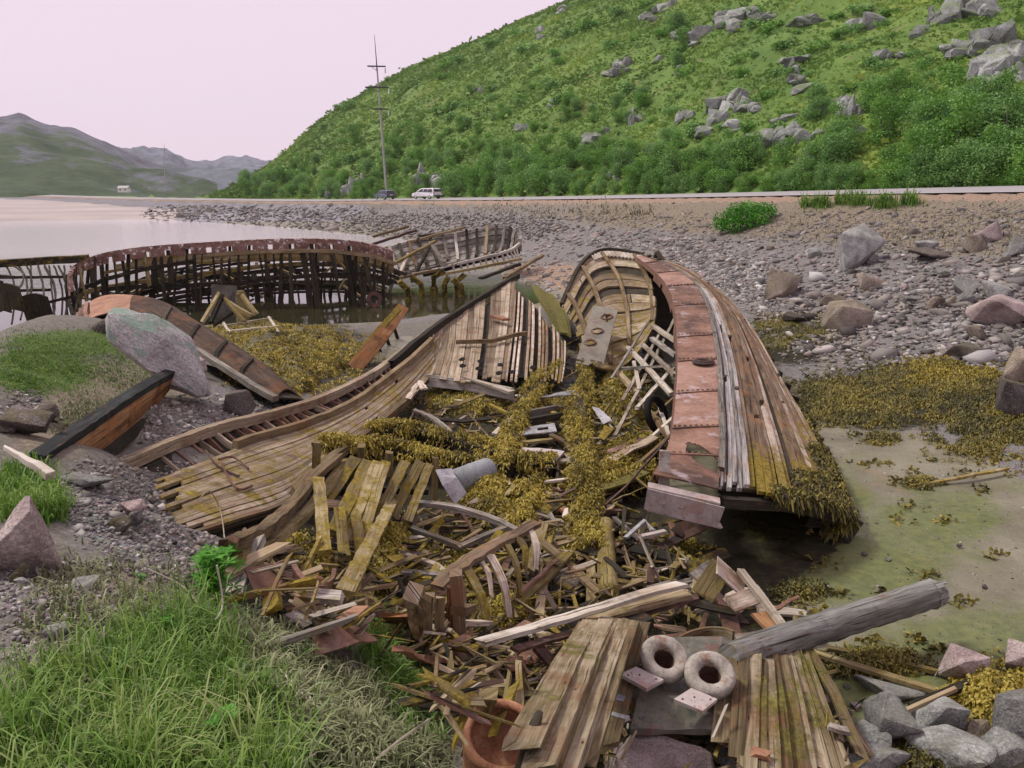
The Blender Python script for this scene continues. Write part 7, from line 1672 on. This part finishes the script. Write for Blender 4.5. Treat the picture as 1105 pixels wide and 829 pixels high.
# lupin-like leafy plant on the bank, with side plants
def leafy(px, py, hpx, n, label, seed=0, spread=.55):
    p = hit(px, py, 0); H = hpx * (p - Vector((0, 0, EYE))).length / F; rnd = random.Random(seed)
    e = empty('leafy_plant', tuple(p), 0, label, 'plant'); mb = MB(); V_, F_, T_ = [], [], []
    for i in range(n):
        a = rnd.uniform(0, 6.28); hh = H * rnd.uniform(.3, .9); sp = H * spread * rnd.uniform(.1, .8) * (1.1 - hh / H * .5)
        top = Vector((math.cos(a) * sp, math.sin(a) * sp, hh)); mb.tube([(0, 0, -.02), (top.x * .4, top.y * .4, hh * .6), tuple(top)], [.004, .003, .002], 4)
        for j in range(8):
            b = a + j / 8 * 6.28; L = H * rnd.uniform(.16, .26); d = Vector((math.cos(b), math.sin(b), .25 + rnd.uniform(-.2, .4))).normalized(); s = d.cross(Vector((0, 0, 1))).normalized() * L * .13
            k = len(V_); V_ += [top, top + d * L * .5 + s, top + d * L - Vector((0, 0, L * .15)), top + d * L * .5 - s]; F_.append((k, k + 1, k + 2, k + 3)); T_ += [rnd.uniform(.3, .8)] * 4
    mesh_np('foliage', [list(v) for v in V_], F_, M['leaf_bright'], e, tint=T_)
    st = mb.build('stems', M['leaf_bright'], None); st.parent = e
    return e
leafy(238, 652, 62, 34, 'bright green feathery leafy plant standing on the bank at the end of the curved timbers', 1)
leafy(226, 644, 40, 16, 'smaller leafy sprig on the pebbly side of the feathery plant', 2)
leafy(152, 630, 14, 6, 'tiny green sprig alone on the pebbly bank', 3)
leafy(518, 700, 22, 7, 'yellow-green leafy sprig at the tip of the long pale plank', 4)
leafy(245, 812, 50, 12, 'pale leafy sprig rising from the lush bank grass', 5, .4)
leafy(180, 690, 30, 8, 'green leafy weed in the upper edge of the lush grass', 6)
# dry stalks
for pts, lab in (([(246, 640, 0), (243, 590, .18), (238, 552, .32), (226, 530, .42), (214, 540, .36)], 'tall dry stalk bending over in front of the lower hull planks'), ([(222, 680, .0), (240, 655, .1), (234, 610, .3)], 'thin dry stalk crossing the feathery plant'), ([(214, 652, .02), (196, 632, .06), (160, 614, .08)], 'dry stalk lying over the pebbles towards the feathery plant'), ([(300, 720, .05), (345, 770, .06), (372, 806, .04)], 'dry twig lying down the bank slope'), ([(394, 829, .05), (430, 800, .12), (464, 776, .22)], 'pale dry stem slanting up at the lower bank edge'), ([(276, 690, .06), (322, 718, .04)], 'short dry twig on the bank beside the grass'), ([(330, 745, .04), (380, 828, .05)], 'grey twig in the withered grass of the slope')):
    mb = MB(); mb.tube(smooth_path([hit(x, y, l) for x, y, l in pts], 14), .0045, 5); tag(mb.build('dry_stalk', M['pale_wood']), lab, 'dry stalk')
# ================================================================== 12. cars, poles, house
def car(px, label, paint, rz, L=4.5, W=1.75, H=1.5, off=3.2, wagon=True, group=None):
    # where on the road: walk the road line for the picture column
    cols = np.array([to_px(*(RP[i, :2] + RN[i] * off), RP[i, 2])[0] for i in range(len(RP))]); i = int(np.argmin(np.abs(cols - px) + (RP[:, 1] < 50) * 1e4))
    p = Vector((*(RP[i, :2] + RN[i] * off), RP[i, 2] + .05 * off + .0)); e = empty('parked_car', tuple(p), 0, label, 'car')
    e.rotation_euler = (0, 0, rz)
    def add(mb, name, mat, par=None, smooth=False):
        o = mb.build(name, M[mat], None, smooth, 35 if smooth else None); o.parent = par or e; return o
    hl = L / 2; g = .0
    # body side profile (x along the car, front at -x)
    prof = [(-hl, .34), (-hl - .03, .55), (-hl + .04, .78), (-hl + .9, .92), (-hl + 1.45, H - .16), (-hl + 1.75, H - .04), (hl - .55, H), (hl - .22, H - .06), (hl - .02, .98), (hl, .6), (hl - .02, .36)]
    lower = prof[:4] + [(hl - .02, .98), (hl, .6), (hl - .02, .36)]
    def extr(pr, w0, w1, mb):
        n = len(pr); zmid = .92; ids = []
        for sgn in (-1, 1):
            row = []
            for (x, z) in pr: row.append(mb.vert((x, sgn * (w0 if z <= zmid + .07 else w0 + (w1 - w0) * (z - zmid) / (H - zmid)), z)))
            ids.append(row)
        mb.f.append(tuple(ids[0])); mb.f.append(tuple(reversed(ids[1])))
        for k in range(n): mb.f.append((ids[0][k], ids[0][(k + 1) % n], ids[1][(k + 1) % n], ids[1][k]))
    mb = MB(); extr(prof, W / 2, W / 2 - .2, mb); body = add(mb, 'body', paint)
    bv = body.modifiers.new('edge', 'BEVEL'); bv.width = .05; bv.segments = 2; bv.limit_method = 'ANGLE'
    for sgn in (-1, 1):                                    # side windows
        for (x0, x1, x2, x3) in ((-hl + 1.28, -hl + 1.78, -hl + 2.3, -hl + 2.3), (-hl + 2.4, -hl + 2.4, -hl + 3.25, -hl + 3.25), (-hl + 3.35, -hl + 3.35, hl - .42, hl - .28)):
            mb = MB(); y0, y1 = W / 2 - .02, W / 2 - .165
            mb.poly([(x0, sgn * y0, .98), (x3, sgn * y0, .98), (x2, sgn * y1, H - .14), (x1, sgn * y1, H - .14)], (0, sgn * .02, 0)); add(mb, 'window', 'glass')
        for x in (-hl + .82, hl - .82):
            w_ = MB(); w_.torus((x, sgn * (W / 2 - .08), .32), (0, 1, 0), .235, .085, 22, 8, 1.1); wh = add(w_, 'wheel', 'tyre', smooth=True)
            r_ = MB(); r_.lathe((x, sgn * (W / 2 - .05), .32), (0, sgn, 0), [(.2, 0), (.17, .03), (.06, .01), (.001, .03)], 14); add(r_, 'rim', 'rim', wh)
        mb = MB(); mb.bar([(-hl + 1.35, sgn * (W / 2 + .0), 1.02), (-hl + 1.35, sgn * (W / 2 + .16), 1.04)], .1, .13, seg=9); add(mb, 'mirror', paint)
        mb = MB(); mb.bar([(hl - .04, sgn * (W / 2 - .12), .68), (hl - .03, sgn * (W / 2 - .14), .98)], .16, .08, up=(1, 0, 0), seg=9); add(mb, 'tail_light', 'lamp_red')
        mb = MB(); mb.bar([(-hl - .01, sgn * (W / 2 - .45), .68), (-hl + .02, sgn * (W / 2 - .1), .7)], .08, .15, seg=9); add(mb, 'headlight', 'lamp_clear')
    mb = MB(); mb.poly([(-hl + .98, -W / 2 + .1, .97), (-hl + .98, W / 2 - .1, .97), (-hl + 1.46, W / 2 - .22, H - .14), (-hl + 1.46, -W / 2 + .22, H - .14)], (-.03, 0, .03)); add(mb, 'windscreen', 'glass')
    mb = MB(); mb.poly([(hl - .02, -W / 2 + .14, 1.02), (hl - .02, W / 2 - .14, 1.02), (hl - .19, W / 2 - .24, H - .14), (hl - .19, -W / 2 + .24, H - .14)], (.03, 0, .01)); add(mb, 'rear_window', 'glass')
    mb = MB(); mb.bar([(hl + .02, -W / 2 + .05, .45), (hl + .02, W / 2 - .05, .45)], .12, .2, seg=9); add(mb, 'rear_bumper', 'plastic_dark')
    mb = MB(); mb.bar([(-hl - .03, -W / 2 + .05, .42), (-hl - .03, W / 2 - .05, .42)], .12, .2, seg=9); add(mb, 'front_bumper', 'plastic_dark')
    mb = MB(); mb.bar([(hl + .05, -.26, .75), (hl + .05, .26, .75)], .01, .12, seg=9); add(mb, 'number_plate', 'white_paint')
    for sgn in (-1, 1):
        mb = MB(); mb.bar([(-hl + 1.9, sgn * (W / 2 - .25), H + .05), (hl - .6, sgn * (W / 2 - .25), H + .06)], .04, .04, seg=9); add(mb, 'roof_rail', 'plastic_dark')
    return e
car(460, 'white estate car parked on the road, seen from behind', 'car_white', math.radians(-42), 4.5)
car(415, 'dark blue-grey hatchback parked on the road in front of the pole', 'car_dark', math.radians(-52), 4.1, 1.7, 1.5)

# power pole with three crossarms
def pole(p, top, lean, label, arms, r=.22, ins=True):
    e = empty('power_pole', tuple(p), 0, label, 'power pole'); H = (top - p).length
    pts = [p - Vector((0, 0, .5)), p.lerp(top, .3), p.lerp(top, .62), p.lerp(top, .80), top]
    mb = MB(); mb.tube(pts[:4], [r, r * .92, r * .78, r * .6], 14); o = mb.build('shaft', M['concrete'], e, smooth=True, angle=50)
    mb = MB(); mb.tube([pts[3], p.lerp(top, .88), top], [r * .5, r * .36, r * .16], 8); mb.build('steel_top', M['dark_metal'], e)
    mb = MB(); mb.torus(pts[3], (0, 0, 1), r * .62, .05, 14, 6); mb.build('collar', M['dark_metal'], e)
    for (f, a, b) in arms:
        c = p.lerp(top, f); arm = MB(); arm.bar([c + Vector((-a, -.3, .05)), c + Vector((b, -.3, 0))], .16, .22, seg=9); ao = arm.build('crossarm', M['dark_metal'], e)
        if not ins: continue
        br = MB(); br.bar([c + Vector((-a * .6, -.3, .0)), c + Vector((0, -.25, -.7))], .08, .08, seg=9); br.build('brace', M['dark_metal'], ao)
        i_ = MB(); q = c + Vector((b - .1, -.3, -.1)); i_.lathe(q, (0, 0, -1), [(.02, 0), (.03, .2)] + [x for k in range(5) for x in ((.17, .25 + k * .16), (.09, .33 + k * .16))] + [(.02, 1.1)], 10); i_.build('insulator', M['ceramic'], ao, smooth=True)
    return e
cols = np.array([to_px(*(RP[i, :2] + RN[i] * (RW + 3)), RP[i, 2])[0] for i in range(len(RP))]); ip = int(np.argmin(np.abs(cols - 418.5) + (RP[:, 1] < 50) * 1e4)); pb = Vector((*(RP[ip, :2] + RN[ip] * (RW + 3)), RP[ip, 2] + .2)); pt2 = at(404, 38, pb.y)
pole(pb, pt2, 0, 'tall leaning concrete power pole with three crossarms behind the dark car', [(.815, 1.6, 1.6), (.69, 2.3, 1.9), (.56, 1.5, 1.6)])
q = at(178, 196, 300); pole(q, at(177, 155, 300), 0, 'small distant wooden power pole in front of the blue hills', [(.86, 1.2, 1.2)], r=.18, ins=False)
# far small house and sand flats
h0 = at(134, 205, 372); hs = empty('white_house', (h0.x, h0.y, 0), 0, 'tiny white house on the far side of the bay', 'house')
zz = h0.z - 1.0
mb = MB(); mb.bar([(h0.x - 2.2, h0.y, zz + .9), (h0.x + 2.2, h0.y, zz + .9)], 3, 1.9, seg=99); mb.build('wall', M['wall_white'], hs)
mb = MB(); mb.poly([(h0.x - 2.4, h0.y - 1.8, zz + 1.8), (h0.x - 2.4, h0.y + 1.8, zz + 1.8), (h0.x - 2.4, h0.y, zz + 2.8)], (4.8, 0, 0)); mb.build('roof', M['roof_grey'], hs)
for x in (-1.4, .8):
    mb = MB(); mb.bar([(h0.x + x, h0.y - 1.53, zz + 1.0), (h0.x + x + .6, h0.y - 1.53, zz + 1.0)], .06, .6, seg=99); mb.build('window', M['glass'], hs)
# ------------------------------------------------------------------ the air between here and the far hills
bm = bmesh.new(); bmesh.ops.create_cube(bm, size=1.0)
for v_ in bm.verts: v_.co = (v_.co.x * 4900, v_.co.y * 4900, 250 if v_.co.z > 0 else -25)
me = bpy.data.meshes.new('haze'); bm.to_mesh(me); bm.free()
hz_o = bpy.data.objects.new('haze', me); COL.objects.link(hz_o)
m_ = bpy.data.materials.new('thin_air'); m_.use_nodes = True; m_.node_tree.nodes.clear()
vo = m_.node_tree.nodes.new('ShaderNodeVolumePrincipled'); vo.inputs['Color'].default_value = (.93, .93, .98, 1); vo.inputs['Density'].default_value = .00013; vo.inputs['Anisotropy'].default_value = .2
mo = m_.node_tree.nodes.new('ShaderNodeOutputMaterial'); m_.node_tree.links.new(vo.outputs[0], mo.inputs['Volume'])
me.materials.append(m_); tag(hz_o, 'thin pale blue air fading the far hills', 'haze', kind='stuff')
# ------------------------------------------------------------------ camera, sky and sun
cd = bpy.data.cameras.new('camera'); cam = bpy.data.objects.new('camera', cd); COL.objects.link(cam)
cam.location = (0, 0, EYE); cam.rotation_euler = (math.pi / 2 - PITCH, 0, 0)
cd.sensor_width = 36; cd.lens = 36 * F / 1105; cd.clip_start = .1; cd.clip_end = 6000
SC.camera = cam
SUN_EL, SUN_AZ = math.radians(54), math.radians(-70)      # azimuth from +Y towards +X
w = bpy.data.worlds.new('World'); SC.world = w; w.use_nodes = True
nt = w.node_tree; nt.nodes.clear()
sky = nt.nodes.new('ShaderNodeTexSky'); sky.sky_type = 'NISHITA'; sky.sun_disc = False
sky.sun_elevation = SUN_EL; sky.sun_rotation = SUN_AZ; sky.dust_density = 2.0
b1 = nt.nodes.new('ShaderNodeBackground'); b1.inputs[1].default_value = .05; nt.links.new(sky.outputs[0], b1.inputs[0])
b2 = nt.nodes.new('ShaderNodeBackground'); b2.inputs[0].default_value = (.89, .725, .845, 1); b2.inputs[1].default_value = .53
mx = nt.nodes.new('ShaderNodeMixShader'); mx.inputs[0].default_value = .93
nt.links.new(b1.outputs[0], mx.inputs[1]); nt.links.new(b2.outputs[0], mx.inputs[2])
wo = nt.nodes.new('ShaderNodeOutputWorld'); nt.links.new(mx.outputs[0], wo.inputs[0])
ld = bpy.data.lights.new('sun', 'SUN'); ld.energy = 1.5; ld.angle = math.radians(10); ld.color = (1, .96, .84)
lo = bpy.data.objects.new('sun', ld); COL.objects.link(lo)
sd = Vector((math.sin(SUN_AZ) * math.cos(SUN_EL), math.cos(SUN_AZ) * math.cos(SUN_EL), math.sin(SUN_EL)))
lo.rotation_euler = (-sd).to_track_quat('-Z', 'Y').to_euler(); lo.location = (0, 0, 40)
SC.view_settings.view_transform = 'Standard'; SC.view_settings.look = 'None'; SC.view_settings.gamma = 1; SC.view_settings.exposure = 1.0
SC.view_settings.use_curve_mapping = False
SC.cycles.use_denoising = True; SC.cycles.max_bounces = 5; SC.cycles.diffuse_bounces = 3; SC.cycles.transparent_max_bounces = 4
